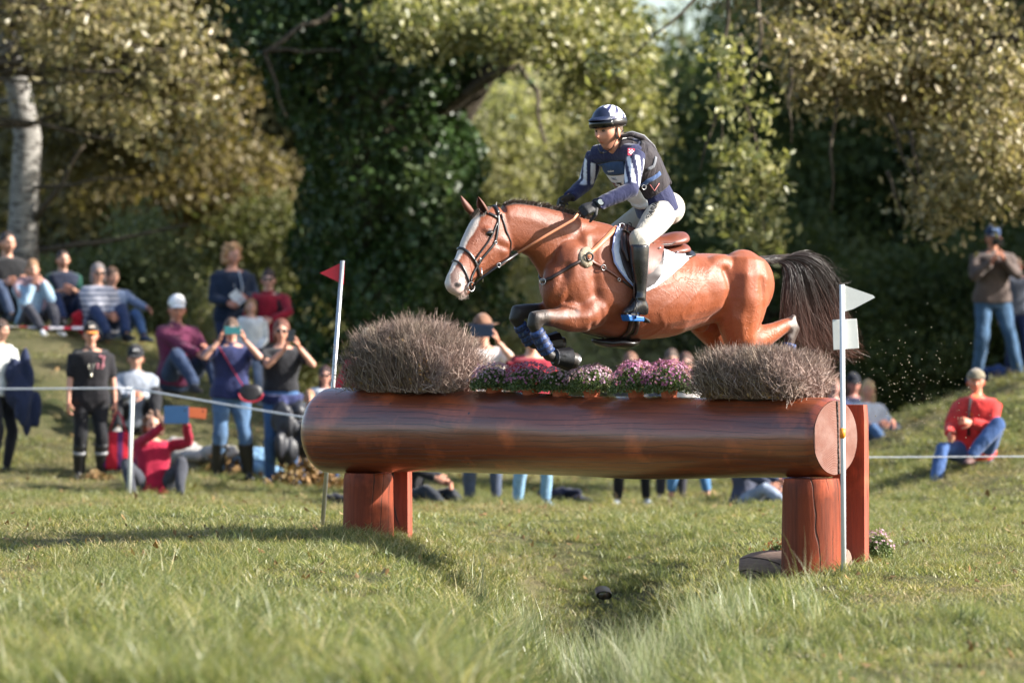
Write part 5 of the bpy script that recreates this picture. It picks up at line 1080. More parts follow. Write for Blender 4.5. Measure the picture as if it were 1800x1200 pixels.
# ---- behind the right end
person(1466, 662, 51, .2, 'sit', 'child with a pale face just left of the white flag pole', (44, 54, 84), DKJ, hair=('short', (130, 96, 80)), skin=(220, 170, 156), scale=.9)
person(1500, 652, 51.5, .3, 'sit', 'person in a dark cap and navy coat right of the white flag pole', (38, 42, 66), DKJ, hair=('long', (100, 70, 56)), hat=('cap', (34, 36, 46)), skin=(206, 146, 130))
person(1526, 664, 50.4, .5, 'sit', 'girl with long blonde hair and a white top behind the tall red post', (206, 210, 218), BLUEJ, hair=('long', (206, 172, 128)), skin=(216, 162, 140), sleeve=.5, o=dict(look=-.7))
# ---- right bank
Jm = person(1716, 643, 43.0, -.5, 'sit', 'man in a red jacket and tweed flat cap sitting low on the right bank', (190, 50, 46), (62, 88, 134), hair=('short', (150, 140, 132)), hat=('flatcap', (122, 112, 94)), skin=(212, 144, 118), shoes=(92, 66, 62), jacket=1, wide=1.12, collar=1, hem=-.14,
       o=dict(wl=(.10, -.32, .42), wr=(-.12, -.34, .30), curl=.8, al=(.10, -.34, .10), ar=(-.16, -.60, -.22), kpl=v3(.7, -.4, .9), kpr=v3(-.15, -.6, 1), look=.45))
g = G(); g.tube([Jm['neck'] + v3(0, -.135, .0), Jm['neck'] + v3(.0, -.19, -.18), Jm['neck'] + v3(0, -.205, -.36)], [(.05, .012), (.04, .012), (.03, .012)], 10); mk('black_shirt', g, cloth((30, 26, 30)), Jm['root'])
g = G(); g.tube([Jm['neck'] + v3(0, -.07, .04), Jm['neck'] + v3(.01, -.15, -.05), Jm['neck'] + v3(.02, -.19, -.17)], [(.05, .02), (.045, .015), (.02, .012)], 10); mk('orange_scarf', g, cloth((214, 92, 44)), Jm['root'])
Jk = person(1745, 395, 53.0, .12, 'stand', 'man in a brown fleece and blue cap standing on the right bank with a camera', (92, 80, 76), (64, 92, 122), hair=('short', (130, 110, 96)), hat=('cap', (40, 58, 90), (40, 58, 90), (110, 130, 160)), skin=(206, 150, 126), shoes=(60, 50, 44), wide=1.12, collar=1, jacket=1,
       o=ph(wl=(.07, -.24, 1.36), wr=(-.07, -.26, 1.32), step=.16, stepf=.05, curl=.7))
device(Jk, 'camera', (0, -.26, 1.555), 'small black camera at the face of the man in the brown fleece', 'camera', size=(.06, .025, .038))
person(1787, 452, 53.6, .1, 'stand', 'person in a grey jumper and sunglasses cut by the right edge behind the brown fleece', (96, 100, 112), (34, 46, 84), hair=('short', (170, 140, 116)), glasses=True, skin=(212, 156, 136), scale=.78)
# ---- things lying about
def lying(px, py, D, size, col, label, name, cat, seed=1, mat=None, n=10):
    c = P(px, py, D); z = gz(c.x, c.y) + size[2] * .35; return garment(None, (c.x, c.y, z), size, col, label, seed, name, cat, mat, n)
lying(350, 770, 46.8, (.42, .2, .26), (150, 146, 142), 'mottled grey fur throw in a heap behind the navy polo shirt', 'blanket', 'blanket', 2)
lying(455, 830, 46.8, (.26, .14, .26), (110, 146, 178), 'crumpled pale blue bag on the grass between the two filming women', 'bag', 'bag', 3)
lying(590, 868, 42.0, (.18, .1, .12), (28, 30, 38), 'small black bag on the grass left of the left post', 'bag', 'bag', 4)
lying(985, 845, 46.5, (.26, .14, .14), (30, 34, 56), 'dark navy rucksack lying behind the light blue jeans', 'rucksack', 'bag', 5)
lying(1768, 655, 54.6, (.45, .2, .18), (34, 60, 110), 'blue and black bag dropped on the grass at the feet of the man in brown', 'bag', 'bag', 6)
lying(140, 548, 50.3, (.13, .08, .18), (190, 30, 44), 'red and orange cloth between the bearded man and the striped top', 'cloth', 'cloth', 7)
lying(75, 588, 49.8, (.55, .22, .03), (206, 180, 184), 'pale picnic blanket with red patches under the seated row', 'picnic_blanket', 'blanket', 8, mat=stripes((214, 206, 206), (196, 52, 66), 4, 0))
# ================================================================== THE HORSE
YAW = math.radians(30); HF = Vector((-math.cos(YAW), -math.sin(YAW), 0)); HL = Vector((math.sin(YAW), -math.cos(YAW), 0)); HP0 = Vector((.57, 30.35, 0)); CAM = Vector((0, 0, CAMZ))
def H(px, py, off=0.0):             # the point that lies 'off' metres to the left of the horse's middle plane
    d = Vector(((px - 900) / FPX, 1, -(py - 600) / FPX)); k = (off - (CAM - HP0).dot(HL)) / d.dot(HL); return CAM + d * k
def hsec(g, secs, n=28, lat=None, e=.92):
    rings = []
    for s in secs:
        T, B, w = s[0], s[1], s[2]; off = s[3] if len(s) > 3 else 0.0; L = lat if lat is not None else HL; sh = s[4] if len(s) > 4 else 0.0
        a, b = H(*T, off), H(*B, off); c = (a + b) / 2; v = (a - b) / 2; ring = []
        for k in range(n):
            an = 2 * math.pi * k / n; ca, sa = math.cos(an), math.sin(an)
            ring.append(c + v * (abs(sa) ** e * (1 if sa > 0 else -1)) + L * (abs(ca) ** e * (1 if ca > 0 else -1) * w * (1 + sh * sa)))
        rings.append(ring)
    g.loft(rings)
def hleg(g, pts, n=14):              # (px, py, off, r)
    g.tube([H(p[0], p[1], p[2]) for p in pts], [p[3] for p in pts], n, side=HL, round_ends=True)
horse = empty('horse', H(1100, 640, 0), 'bay horse with a white blaze and black legs leaping over the log with its rider', 'horse')
ORG[0] = horse.location.copy()
hb = G()
hsec(hb, [((958, 486), (962, 510), .05), ((966, 455), (962, 526), .13), ((985, 425), (972, 545), .19), ((1012, 398), (990, 563), .225), ((1045, 391), (1025, 583), .25, 0, -.25), ((1080, 398), (1065, 594), .27, 0, -.3), ((1115, 418), (1105, 597), .29, 0, -.2),
          ((1150, 434), (1140, 596), .305, 0, -.12), ((1185, 443), (1175, 592), .305, 0, -.05), ((1215, 446), (1208, 580), .29), ((1245, 445), (1238, 570), .285), ((1280, 447), (1270, 565), .285), ((1308, 451), (1300, 560), .27), ((1330, 460), (1325, 550), .23), ((1342, 475), (1340, 530), .15), ((1347, 490), (1346, 515), .08)])
# neck
hsec(hb, [((1070, 394), (1010, 552), .17), ((1048, 389), (985, 535), .155), ((1020, 382), (960, 505), .135), ((990, 372), (946, 474), .112), ((960, 365), (931, 452), .098), ((930, 359), (912, 442), .088), ((903, 356), (897, 441), .08), ((884, 360), (884, 438), .074)])
# head, turned a little towards the camera
HT = math.radians(14); HLh = HL * math.cos(HT) - HF * math.sin(HT)
hd = [((874, 361), (893, 425), .060, 0.0), ((858, 364), (893, 446), .082, .0), ((844, 372), (890, 458), .092, .005), ((832, 385), (882, 467), .094, .012), ((823, 401), (868, 473), .086, .022), ((815, 418), (852, 478), .071, .035), ((808, 436), (839, 486), .058, .048), ((801, 454), (831, 495), .051, .062), ((794, 470), (829, 504), .051, .075), ((787, 484), (827, 512), .053, .086), ((783, 495), (820, 519), .050, .092), ((785, 506), (812, 522), .040, .096), ((790, 513), (803, 521), .022, .098)]
hsec(hb, hd, 28, HLh, .95)
def head_pt(q_along, vert, lat):     # point in head space: section index, -1 jaw..1 face, -1..1 across (near side +)
    i = min(len(hd) - 2, int(q_along)); f = q_along - i
    A = [lerp(hd[i][k][j], hd[i + 1][k][j], f) for k in (0, 1) for j in (0, 1)]; w = lerp(hd[i][2], hd[i + 1][2], f); off = lerp(hd[i][3], hd[i + 1][3], f)
    a, b = H(A[0], A[1], off), H(A[2], A[3], off); return (a + b) / 2 + (a - b) / 2 * vert + HLh * (w * lat)
A_h = (HF, HL, Vector((0, 0, 1)))
def mus(px, py, off, rx, ry, rz, ang=0.0):     # a muscle: ellipsoid in the side plane, turned by ang
    f = HF * math.cos(ang) + UP * math.sin(ang); u = UP * math.cos(ang) - HF * math.sin(ang); hb.ell(H(px, py, off), (rx, ry, rz), (f, HL, u), 16, 11)
for sg in (1, -1):
    mus(1020, 500, .13 * sg, .18, .105, .30, -.35); mus(1042, 540, .17 * sg, .13, .075, .15, .3); mus(978, 500, .10 * sg, .10, .10, .17, .2)     # shoulder, triceps, breast
    mus(1302, 505, .14 * sg, .20, .155, .26, .15); mus(1325, 500, .13 * sg, .145, .14, .20, 0); mus(1262, 470, .16 * sg, .13, .09, .09, -.1)
    hb.ell(head_pt(2.6, -.25, .78 * sg), (.075, .028, .085), (HF, HLh, UP), 14, 9)          # cheek
    hb.ell(head_pt(3.1, .55, .80 * sg), (.036, .026, .022), (HF, HLh, UP), 12, 8)             # brow over the eye
    hb.tube([head_pt(3.6, .12, .90 * sg), head_pt(5.5, .18, .88 * sg)], [.014, .008], 8)      # facial crest
    hb.ell(head_pt(9.6, .35, .80 * sg), (.028, .017, .030), (HF, HLh, UP), 12, 8)             # nostril rim
hb.ell(head_pt(10.6, -.75, 0), (.035, .034, .022), (HF, HLh, UP), 12, 8)                      # chin
# near foreleg folded up, far foreleg folded ahead of it
hleg(hb, [(1040, 545, .15, .125), (1020, 560, .17, .098), (1000, 563, .175, .078), (975, 559, .18, .062), (955, 558, .18, .053), (940, 560, .18, .056), (938, 570, .18, .050), (944, 584, .18, .037), (952, 602, .18, .034), (960, 617, .18, .038), (966, 624, .18, .042), (976, 629, .18, .034), (984, 629, .18, .038)])
hleg(hb, [(1010, 545, -.13, .11), (980, 550, -.14, .075), (950, 548, -.14, .060), (925, 547, -.14, .052), (908, 549, -.14, .055), (906, 558, -.14, .048), (914, 572, -.14, .036), (926, 590, -.14, .033), (938, 604, -.14, .040), (952, 606, -.14, .033), (962, 603, -.14, .038)])
mus(1006, 552, .185, .11, .055, .075, .12)
# near hind: thigh down to the stifle, gaskin back to the hock
hleg(hb, [(1305, 490, .14, .20), (1302, 530, .155, .19), (1300, 565, .165, .16), (1303, 592, .17, .13), (1318, 600, .175, .11), (1340, 592, .175, .085), (1362, 582, .175, .062), (1380, 572, .175, .048), (1392, 567, .175, .045), (1395, 577, .175, .048), (1390, 592, .175, .040), (1385, 612, .175, .035), (1380, 640, .175, .034), (1377, 655, .175, .042), (1368, 668, .175, .036), (1360, 676, .175, .045)])
hleg(hb, [(1280, 500, -.13, .19), (1258, 550, -.15, .16), (1245, 578, -.16, .125), (1262, 592, -.16, .105), (1290, 598, -.16, .085), (1325, 596, -.16, .06), (1345, 590, -.16, .05), (1350, 605, -.16, .04), (1346, 640, -.16, .035), (1344, 660, -.16, .042), (1335, 676, -.16, .04)])
hb.tube([H(1395, 557, .175), H(1391, 570, .175)], [.024, .036], 10, round_ends=True)      # point of the hock
mus(1230, 572, -.02, .07, .05, .05)                                                          # sheath
hb.tube([H(1322, 462, 0), H(1345, 458, 0), H(1372, 455, 0), H(1392, 456, 0)], [.045, .034, .028, .02], 12, round_ends=True)
def seg_d(Vv, a, b):
    a, b = arr(a), arr(b); ab = b - a; t_ = np.clip(((Vv - a) @ ab) / (ab @ ab), 0, 1); return np.linalg.norm(Vv - (a + t_[:, None] * ab), axis=1), t_
def hmask(V, pts, r0, r1):
    m = np.zeros(len(V))
    for i in range(len(pts) - 1):
        d, _ = seg_d(V, pts[i], pts[i + 1]); m = np.maximum(m, sstep(r1, r0, d))
    return m
STROKES = [([(1052, 425), (1046, 480), (1050, 530), (1062, 572)], .034, -.020), ([(1003, 468), (988, 515), (978, 545)], .03, -.014), ([(1035, 405), (1008, 430), (988, 462), (972, 484)], .035, -.014), ([(893, 428), (925, 441), (958, 470)], .022, -.012),
           ([(1275, 478), (1279, 510), (1272, 545), (1258, 558)], .032, -.034), ([(1326, 492), (1331, 545), (1325, 600)], .028, -.016), ([(1120, 588), (1180, 578), (1245, 558)], .03, -.010), ([(1250, 463)], .05, .016), ([(1041, 572), (1056, 590)], .024, -.022),
           ([(965, 541), (990, 539), (1012, 546)], .018, -.018), ([(1020, 440), (1010, 480), (1000, 520)], .04, .012), ([(1300, 478), (1305, 530)], .05, .012), ([(1290, 560), (1300, 600)], .03, .008), ([(1225, 470), (1240, 520), (1215, 560)], .05, -.010), ([(1150, 470), (1160, 560)], .10, .008), ([(905, 372), (960, 385), (1010, 405)], .035, .008), ([(1030, 556), (1000, 556), (965, 552)], .02, .008)]
def hdisp(V):
    side = (V - arr(HP0)) @ arr(HL); lx = (V - arr(HP0)) @ arr(HF); P2 = np.stack([lx, V[:, 2]], -1); push = np.zeros(len(V)); wgt = sstep(.02, .10, side)
    for pts, w, dep in STROKES:
        q = [H(a, b, .24) for a, b in pts]; q = [arr(((p - HP0).dot(HF), p.z)) for p in q]; d = np.full(len(V), 9.)
        if len(q) == 1: d = np.linalg.norm(P2 - q[0], axis=1)
        for i in range(len(q) - 1): ab = q[i + 1] - q[i]; t_ = np.clip(((P2 - q[i]) @ ab) / (ab @ ab), 0, 1); d = np.minimum(d, np.linalg.norm(P2 - (q[i] + t_[:, None] * ab), axis=1))
        push += .78 * dep * np.exp(-(d / w) ** 2)
    V = V + arr(HL) * (push * wgt)[:, None]
    return hdisp0(V)
def hdisp0(V):
    # veins and creases on shoulder, flank and face (real relief, a few millimetres)
    rg = (1 - np.abs(vnoise(V * arr((6, 6, 5)) + 2.2 * vnoise(V * 3, 8)[:, None], 31)) * 4).clip(0, 1) * sstep(-.1, .35, vnoise(V * 2.3, 33)); rg2 = (1 - np.abs(vnoise(V * arr((13, 13, 11)) + vnoise(V * 5, 18)[:, None], 36)) * 4).clip(0, 1) * sstep(-.1, .3, vnoise(V * 3.1, 38))
    n = vnoise(V * arr((7, 7, 7)), 3) * .003 + vnoise(V * 18, 4) * .0015 + rg * .0035 + rg2 * .002
    c = V.mean(0); N_ = V - c; N_ /= np.linalg.norm(N_, axis=1)[:, None]
    return V + N_ * n[:, None]
def hpaint(V):
    bay = np.tile(arr((.22, .055, .016)), (len(V), 1)); nz = vnoise(V * 3, 7)[:, None]; bay *= 1 + .16 * nz
    lx = (V - arr(HP0)) @ arr(HF); z = V[:, 2]
    lt = sstep(.0, -.55, lx)[:, None] * .35; bay = bay * (1 + lt * arr((.9, .9, .9)))                 # hindquarters a lighter copper
    def over(m, c): nonlocal bay; m = np.clip(m, 0, 1)[:, None]; bay = bay * (1 - m) + arr(c) * m
    blk = (.016, .013, .012); wob = .02 * vnoise(V * 9, 2)
    over(hmask(V + wob[:, None] * .3, [H(948, 559, .18), H(938, 566, .18), H(944, 584, .18), H(966, 624, .18), H(990, 630, .18)], .062, .10), blk)
    over(hmask(V, [H(975, 559, .18), H(950, 559, .18)], .05, .095) * .4, (.05, .03, .02))
    over(hmask(V, [H(930, 547, -.14), H(907, 551, -.14), H(914, 572, -.14), H(938, 604, -.14), H(965, 602, -.14)], .065, .10), blk)
    over(hmask(V, [H(1396, 566, .175), H(1390, 592, .175), H(1377, 655, .175), H(1355, 680, .175)], .05, .075) * .92, (.03, .024, .022))
    over(hmask(V, [H(1345, 592, -.16), H(1346, 640, -.16), H(1335, 680, -.16)], .06, .09), blk)
    over(hmask(V, [H(1345, 456, 0), H(1395, 455, 0)], .04, .07), blk)
    # dust and dried sweat on the forearm
    d, t_ = seg_d(V, H(1012, 552, .23), H(955, 552, .235)); over(sstep(.045, .015, d) * (.55 + .45 * vnoise(V * 28, 5)) * .75, (.42, .36, .33))
    d, t_ = seg_d(V, H(1395, 560, .21), H(1385, 600, .21)); over(sstep(.05, .01, d) * sstep(-.1, .4, vnoise(V * 26, 9)) * .8, (.5, .46, .43))
    # dark mane bed, muzzle, blaze
    over(hmask(V, [H(880, 356, 0), H(935, 355, 0), H(985, 366, 0), H(1040, 384, 0)], .022, .05), (.03, .02, .016))
    over(hmask(V, [arr(head_pt(8.6, .3, 0)), arr(head_pt(11.5, 0, 0))], .05, .105) * .9, (.20, .145, .13))
    fc = [arr(head_pt(q, 1.0, .10)) for q in (2.6, 3.5, 4.5, 6, 7.5, 9, 10.5)]; wd = [.024, .042, .042, .030, .018, .012, .03]
    for i in range(len(fc) - 1):
        d, t_ = seg_d(V, fc[i], fc[i + 1]); w = (wd[i] * (1 - t_) + wd[i + 1] * t_) * (1 + .25 * vnoise(V * 14, 11)); over(sstep(w * 1.22, w * .95, d), (.66, .63, .60))
    over(hmask(V, [arr(head_pt(10, -.1, .3)), arr(head_pt(11.5, .3, .2))], .045, .075) * sstep(-.75, .0, vnoise(V * 20, 13)), (.62, .47, .44))
    for s_ in (1, -1):
        over(hmask(V, [arr(head_pt(9.9, .42, .98 * s_)), arr(head_pt(9.7, .30, 1.02 * s_))], .013, .021), (.02, .012, .012))
        over(hmask(V, [arr(head_pt(3.0, .44, .98 * s_)), arr(head_pt(3.2, .40, .98 * s_))], .018, .035) * .8, (.035, .02, .014))
    over(hmask(V, [arr(head_pt(11.4, -.35, 1.0)), arr(head_pt(9.4, -.35, 1.05))], .003, .008) * .8, (.08, .04, .035))
    return bay
t = NT('bay_coat'); a = t.attr('paint'); n = t.noise(3.2, 4, .6); fine = t.noise(70, 4, .7, t.mapping((1, 1, 1.6)))
c = t.mix(t.ramp(n, [(.35, 0), (.7, 1)]), t.mix(1.0, a, (.80, .72, .66), 'MULTIPLY'), a); c = t.mix(t.math('MULTIPLY', fine, .3), c, t.mix(1.0, c, (.62, .55, .5), 'MULTIPLY'))
vein = t.noise(7, 3, .55, t.mapping((1, 1, .7)), 1.6); vn = t.ramp(t.math('ABSOLUTE', t.math('SUBTRACT', vein, .5)), [(0.0, 1), (.035, 0)])
h = t.math('ADD', t.math('MULTIPLY', fine, .10), t.math('MULTIPLY', t.math('MULTIPLY', vn, t.ramp(t.noise(1.7, 2), [(.42, 0), (.6, 1)])), .30)); h = t.math('ADD', h, t.math('MULTIPLY', t.noise(42, 6, .75), .55)); t.bump(h, .5, .013)
t.set(c, t.ramp(t.noise(7, 4, .6), [(.3, .36), (.7, .58)]), .45); t.b.inputs['Sheen Weight'].default_value = .1; COAT = t.m
hbody = blob('body', hb, .0105, COAT, horse, 8, .55, paint=hpaint, disp=hdisp)
_bm = None
def bvh_of(o):
    me = o.data; of = ORG[0] if o.parent is not None else o.location; V = [Vector(v.co) + (o.parent.location if o.parent else o.location) for v in me.vertices]; return BVHTree.FromPolygons(V, [tuple(p.vertices) for p in me.polygons])
HB = bvh_of(hbody)
def snap(p, lift=.006, maxd=.25, tree=None):
    r = (tree or HB).find_nearest(p, maxd); 
    return (r[0] + r[1] * lift) if r[0] is not None else p
def side_hit(px, py, lift=.006, tree=None):      # point of the near flank at that place of the side plane
    d = Vector(((px - 900) / FPX, 1, -(py - 600) / FPX)).normalized(); r = (tree or HB).ray_cast(CAM + d * 25, d, 12)
    return (r[0] + r[1] * lift) if r[0] is not None else H(px, py, .2)
BLK = plain('black_leather', (24, 22, 23), .35, spec=.6); DKBR = plain('dark_brown_leather', (46, 32, 28), .4, spec=.5); BRN = plain('brown_leather', (108, 58, 42), .42, spec=.6, var=.2, scale=9, bump=.15); TAN = plain('tan_leather', (176, 112, 80), .5, var=.15); STEEL = plain('steel', (170, 170, 172), .25, .9)
# eyes, ears, hooves
EYE = plain('horse_eye', (14, 9, 8), .06, 0, .9)
for s_ in (1, -1): g = G(); g.ell(head_pt(3.12, .43, .93 * s_), (.026, .014, .020), (HF, HLh, UP), 14, 10); mk('eye', g, EYE, horse)
EARM = plain('ear_bay', (92, 46, 28), .6); EARI = plain('ear_inside', (34, 22, 18), .9)
def ear(base, tip, w, s_):
    base, tip = Vector(base), Vector(tip); ax = (tip - base); L = ax.length; ax = ax / L; out = (HF * .75 + HLh * (.65 * s_)).normalized(); out = (out - ax * out.dot(ax)).normalized(); x = ax.cross(out); N = 12; V = []; F = []
    prof = [(0, .55), (.15, .85), (.35, 1), (.55, .92), (.75, .62), (.9, .3), (1.0, .03)]
    for lay in (1, .82):
        for q, r_ in prof:
            for k in range(N + 1):
                a = math.radians(lerp(-140, 140, k / N) + 180); V.append(base + ax * (L * q * (1 if lay == 1 else .97)) + (out * math.cos(a) * .8 + x * math.sin(a)) * (w * r_ * lay) + out * (w * .25 * q) + HF * (.012 * math.sin(q * 3)))
    M_ = len(prof) * (N + 1)
    for i in range(len(prof) - 1):
        for k in range(N): a = i * (N + 1) + k; F.append((a, a + 1, a + N + 2, a + N + 1)); F.append((M_ + a, M_ + a + N + 1, M_ + a + N + 2, M_ + a + 1))
        for k in (0, N): a = i * (N + 1) + k; F.append((a, a + N + 1, M_ + a + N + 1, M_ + a))
    g = G(); g.add(V, F); return mk('ear', g, EARM, horse)
ear(H(855, 376, .05), H(841, 345, .035), .030, 1); ear(H(833, 378, -.055), H(812, 343, -.045), .030, -1)
HOOF = plain('hoof', (52, 46, 42), .5, bump=.2)
def hoof(a, b, r0, r1): g = G(); g.tube([a, a.lerp(b, .5), b], [r0, lerp(r0, r1, .6), r1], 16); mk('hoof', g, HOOF, horse, sharp=40)
hoof(H(988, 627, .18), H(1010, 634, .18), .045, .055); hoof(H(966, 601, -.14), H(988, 606, -.14), .045, .055); hoof(H(1362, 672, .175), H(1352, 690, .175), .045, .056); hoof(H(1338, 672, -.16), H(1328, 690, -.16), .045, .056)
g = G(); g.tube([H(1009, 633.5, .18), H(1014, 636, .18)], [.052, .050], 16); mk('horseshoe', g, STEEL, horse, sharp=40)
# mane and forelock, tail: strands
def hairribbon(V, F, pts, w, nrm):
    k = len(V)
    for i, p in enumerate(pts):
        q = i / (len(pts) - 1); ww = w * (1 - q * .8) * (1 if i else .7); t_ = (pts[min(i + 1, len(pts) - 1)] - pts[max(0, i - 1)]); x = t_.cross(nrm); x = x.normalized() if x.length > 1e-6 else Vector((1, 0, 0))
        V += [p - x * ww / 2, p + x * ww / 2]
    for i in range(len(pts) - 1): F.append((k + 2 * i, k + 2 * i + 1, k + 2 * i + 3, k + 2 * i + 2))
def strandmat(name, cols, rough=.35):
    t = NT(name); r = t.island(); c = t.ramp(r, [(i / (len(cols) - 1), c) for i, c in enumerate(cols)]); t.set(c, rough, .5); return t.m
MANEM = strandmat('mane_hair', [(.018, .013, .011), (.035, .022, .018), (.07, .04, .028), (.025, .018, .015)]); rt_ = np.random.default_rng(77)
V = []; F = []
crest = [(872, 360), (900, 355), (930, 357), (960, 363), (990, 370), (1018, 380), (1042, 388)]
for i in range(1500):
    q = rt_.uniform(0, len(crest) - 1.01); k = int(q); f = q - k; px = lerp(crest[k][0], crest[k + 1][0], f); py = lerp(crest[k][1], crest[k + 1][1], f); o = rt_.normal(0, .012); b = snap(H(px, py, o), 0)
    L = rt_.uniform(.03, .075) * (1.0 if q > .5 else .7); d = (UP * .55 + HL * rt_.normal(-.1, .8) - HF * rt_.uniform(.1, .9)).normalized(); pts = [b - UP * .01, b + d * L * .45 + UP * .004, b + d * L + HL * rt_.normal(0, .01) - UP * L * rt_.uniform(.1, .6)]
    hairribbon(V, F, pts, rt_.uniform(.002, .0045), HL)
link('mane', npmesh('mane', [tuple(v - ORG[0]) for v in V], F), MANEM, horse)['kind'] = 'stuff'
V = []; F = []
for i in range(240):
    b = H(rt_.uniform(846, 866), rt_.uniform(363, 370), rt_.normal(.0, .02)); L = rt_.uniform(.05, .12); d = (HF * .8 - UP * .5 + HL * rt_.normal(.1, .25)).normalized(); hairribbon(V, F, [b, b + d * L * .5 + UP * .012, b + d * L - UP * .01], .003, HL)
link('forelock', npmesh('forelock', [tuple(v - ORG[0]) for v in V], F), MANEM, horse)['kind'] = 'stuff'
t = NT('tail_hair'); t.set(t.mix(1.0, t.ramp(t.island(), [(0, (.016, .012, .011)), (.4, (.03, .02, .018)), (.8, (.014, .011, .011)), (1, (.05, .028, .022))]), t.attr('paint'), 'MULTIPLY'), .45, .35); TAILM = t.m; V = []; F = []
tails = [  # guide strands in side-plane pixels: root, ..., tip
    [(1380, 452), (1412, 445), (1440, 456), (1462, 478), (1486, 500)], [(1378, 455), (1412, 450), (1445, 475), (1470, 530), (1494, 590), (1516, 634)], [(1376, 457), (1408, 456), (1430, 500), (1450, 570), (1484, 612), (1522, 630)],
    [(1370, 457), (1400, 458), (1412, 500), (1425, 560), (1440, 600), (1462, 650)], [(1362, 458), (1390, 462), (1395, 510), (1398, 560), (1412, 600), (1440, 640)], [(1372, 459), (1384, 475), (1380, 520), (1378, 552), (1388, 590), (1402, 612)],
    [(1380, 452), (1412, 447), (1450, 466), (1476, 520), (1478, 570), (1470, 600)], [(1378, 455), (1405, 455), (1425, 490), (1440, 540), (1450, 585), (1490, 646)], [(1375, 457), (1398, 462), (1405, 520), (1410, 570), (1430, 615), (1466, 656)]]
GT = []
for gs_ in tails: 
    P_ = [arr(p) for p in gs_]; cum = np.linspace(0, 1, len(P_)); qq = np.linspace(0, 1, 15)
    GT.append(np.stack([np.interp(qq, cum, [p[0] for p in P_]), np.interp(qq, cum, [p[1] for p in P_])], -1))
for gq in GT:
    for _ in range(3): gq[1:-1] = (gq[:-2] + 2 * gq[1:-1] + gq[2:]) / 4
ORDER = [5, 4, 3, 8, 7, 2, 1, 6, 0]
for i in range(3900):
    a_ = rt_.integers(0, 8); a, b = ORDER[a_], ORDER[a_ + 1]; w = (a_ * .37 + rt_.integers(0, 5) * .2 + rt_.normal(0, .05)) % 1.0; sd_n = float(rt_.integers(0, 38)) * 1.37; gq = GT[a] * (1 - w) + GT[b] * w; o = rt_.normal(0, .05); cut = int(min(15, max(6, 15 - abs(rt_.normal(0, 3.2))))); wob = rt_.normal(0, 4.0 if i % 8 else 13.0, 2); ph_ = sd_n * 2.1 + rt_.normal(0, .35)
    pts = [];
    for k in range(cut):
        q = k / 14; nv = mnoise.noise_vector(Vector((sd_n, q * 3.2, 0))); s = 42 * q * q; pts.append(H(gq[k][0] + wob[0] * q ** .7 + math.sin(q * 7 + ph_) * 5 * q + nv.x * s, gq[k][1] + wob[1] * q ** .8 + math.cos(q * 6 + ph_) * 3.5 * q + nv.y * s, o * min(1, q * 2 + .25)))
    hairribbon(V, F, pts, rt_.uniform(.0016, .0038), Vector((rt_.normal(0, .5), -1, rt_.normal(0, .3))))
for i in range(420):                                 # short hair lying along the dock
    q = rt_.uniform(0, 1); b = H(lerp(1332, 1392, q), lerp(456, 452, q) + rt_.uniform(-4, 8), rt_.uniform(-.02, .04)); hairribbon(V, F, [b, b + H(1400, 452, 0) * .08 - H(1340, 455, 0) * .08 + UP * .01, b + (H(1420, 452, 0) - H(1340, 455, 0)) * .2 + UP * rt_.uniform(-.03, .01)], .004, HL)
tme = npmesh('tail', [tuple(v - ORG[0]) for v in V], F); tq = np.array([(v.x, v.z) for v in V]); zt = sstep(1.95, 1.50, tq[:, 1]); zt = zt * (.6 + .4 * vnoise(np.array([tuple(v) for v in V]) * 30, 3)); tc_ = arr((1, 1, 1)) * (1 - zt[:, None]) + arr((5.5, 3.0, 2.2)) * zt[:, None]
ta = tme.color_attributes.new('paint', 'FLOAT_COLOR', 'POINT'); ta.data.foreach_set('color', np.hstack([tc_, np.ones((len(tc_), 1))]).astype(np.float32).ravel())
tl = link('tail', tme, TAILM, horse); tl['kind'] = 'stuff'
V = []; F = []
for i in range(90):
    b = head_pt(rt_.uniform(9.8, 11.6), rt_.uniform(-1.0, -.4), rt_.uniform(-.5, .8)); d = (-UP + HF * rt_.normal(.1, .4) + HL * rt_.normal(.2, .4)).normalized(); hairribbon(V, F, [b, b + d * .012, b + d * rt_.uniform(.018, .034)], .0009, HL)
link('whiskers', npmesh('whiskers', [tuple(v - ORG[0]) for v in V], F), plain('whisker', (190, 170, 160), .6), horse)['kind'] = 'stuff'
ORG[0] = Vector()
# ------------------------------------------------------------------ straps
def strap(name, pts, w, m, parent, th=.006, close=False, tree=None, lift=.004, n=3, snapd=.12, dosnap=True, label=None):
    """flat strap following the skin through world points"""
    P_ = [Vector(p) for p in pts]; Q = []
    for i in range(len(P_) - (0 if close else 1)):
        a, b = P_[i], P_[(i + 1) % len(P_)]; Q += [a.lerp(b, k / n) for k in range(n)]
    if not close: Q.append(P_[-1])
    R_ = []
    for p in Q:
        r = (tree or HB).find_nearest(p, snapd) if dosnap else (None,)
        R_.append((r[0] + r[1] * (lift + th / 2), r[1]) if r[0] is not None else (p, HL))
    g = G(); rings = []; M_ = len(R_)
    for i, (p, nn) in enumerate(R_):
        a = R_[(i - 1) % M_][0] if close or i else R_[0][0]; b = R_[(i + 1) % M_][0] if close or i < M_ - 1 else R_[-1][0]; t_ = (b - a).normalized(); x = t_.cross(nn).normalized(); y = x.cross(t_)
        rings.append([p + x * (w / 2 * cx) + y * (th / 2 * cy) for cx, cy in ((-1, -.6), (-.8, 1), (.8, 1), (1, -.6), (.8, -1), (-.8, -1))])
    if close: rings.append(rings[0])
    g.loft(rings, not close); o = mk(name, g, m, parent)
    if label: o['label'] = label
    return o
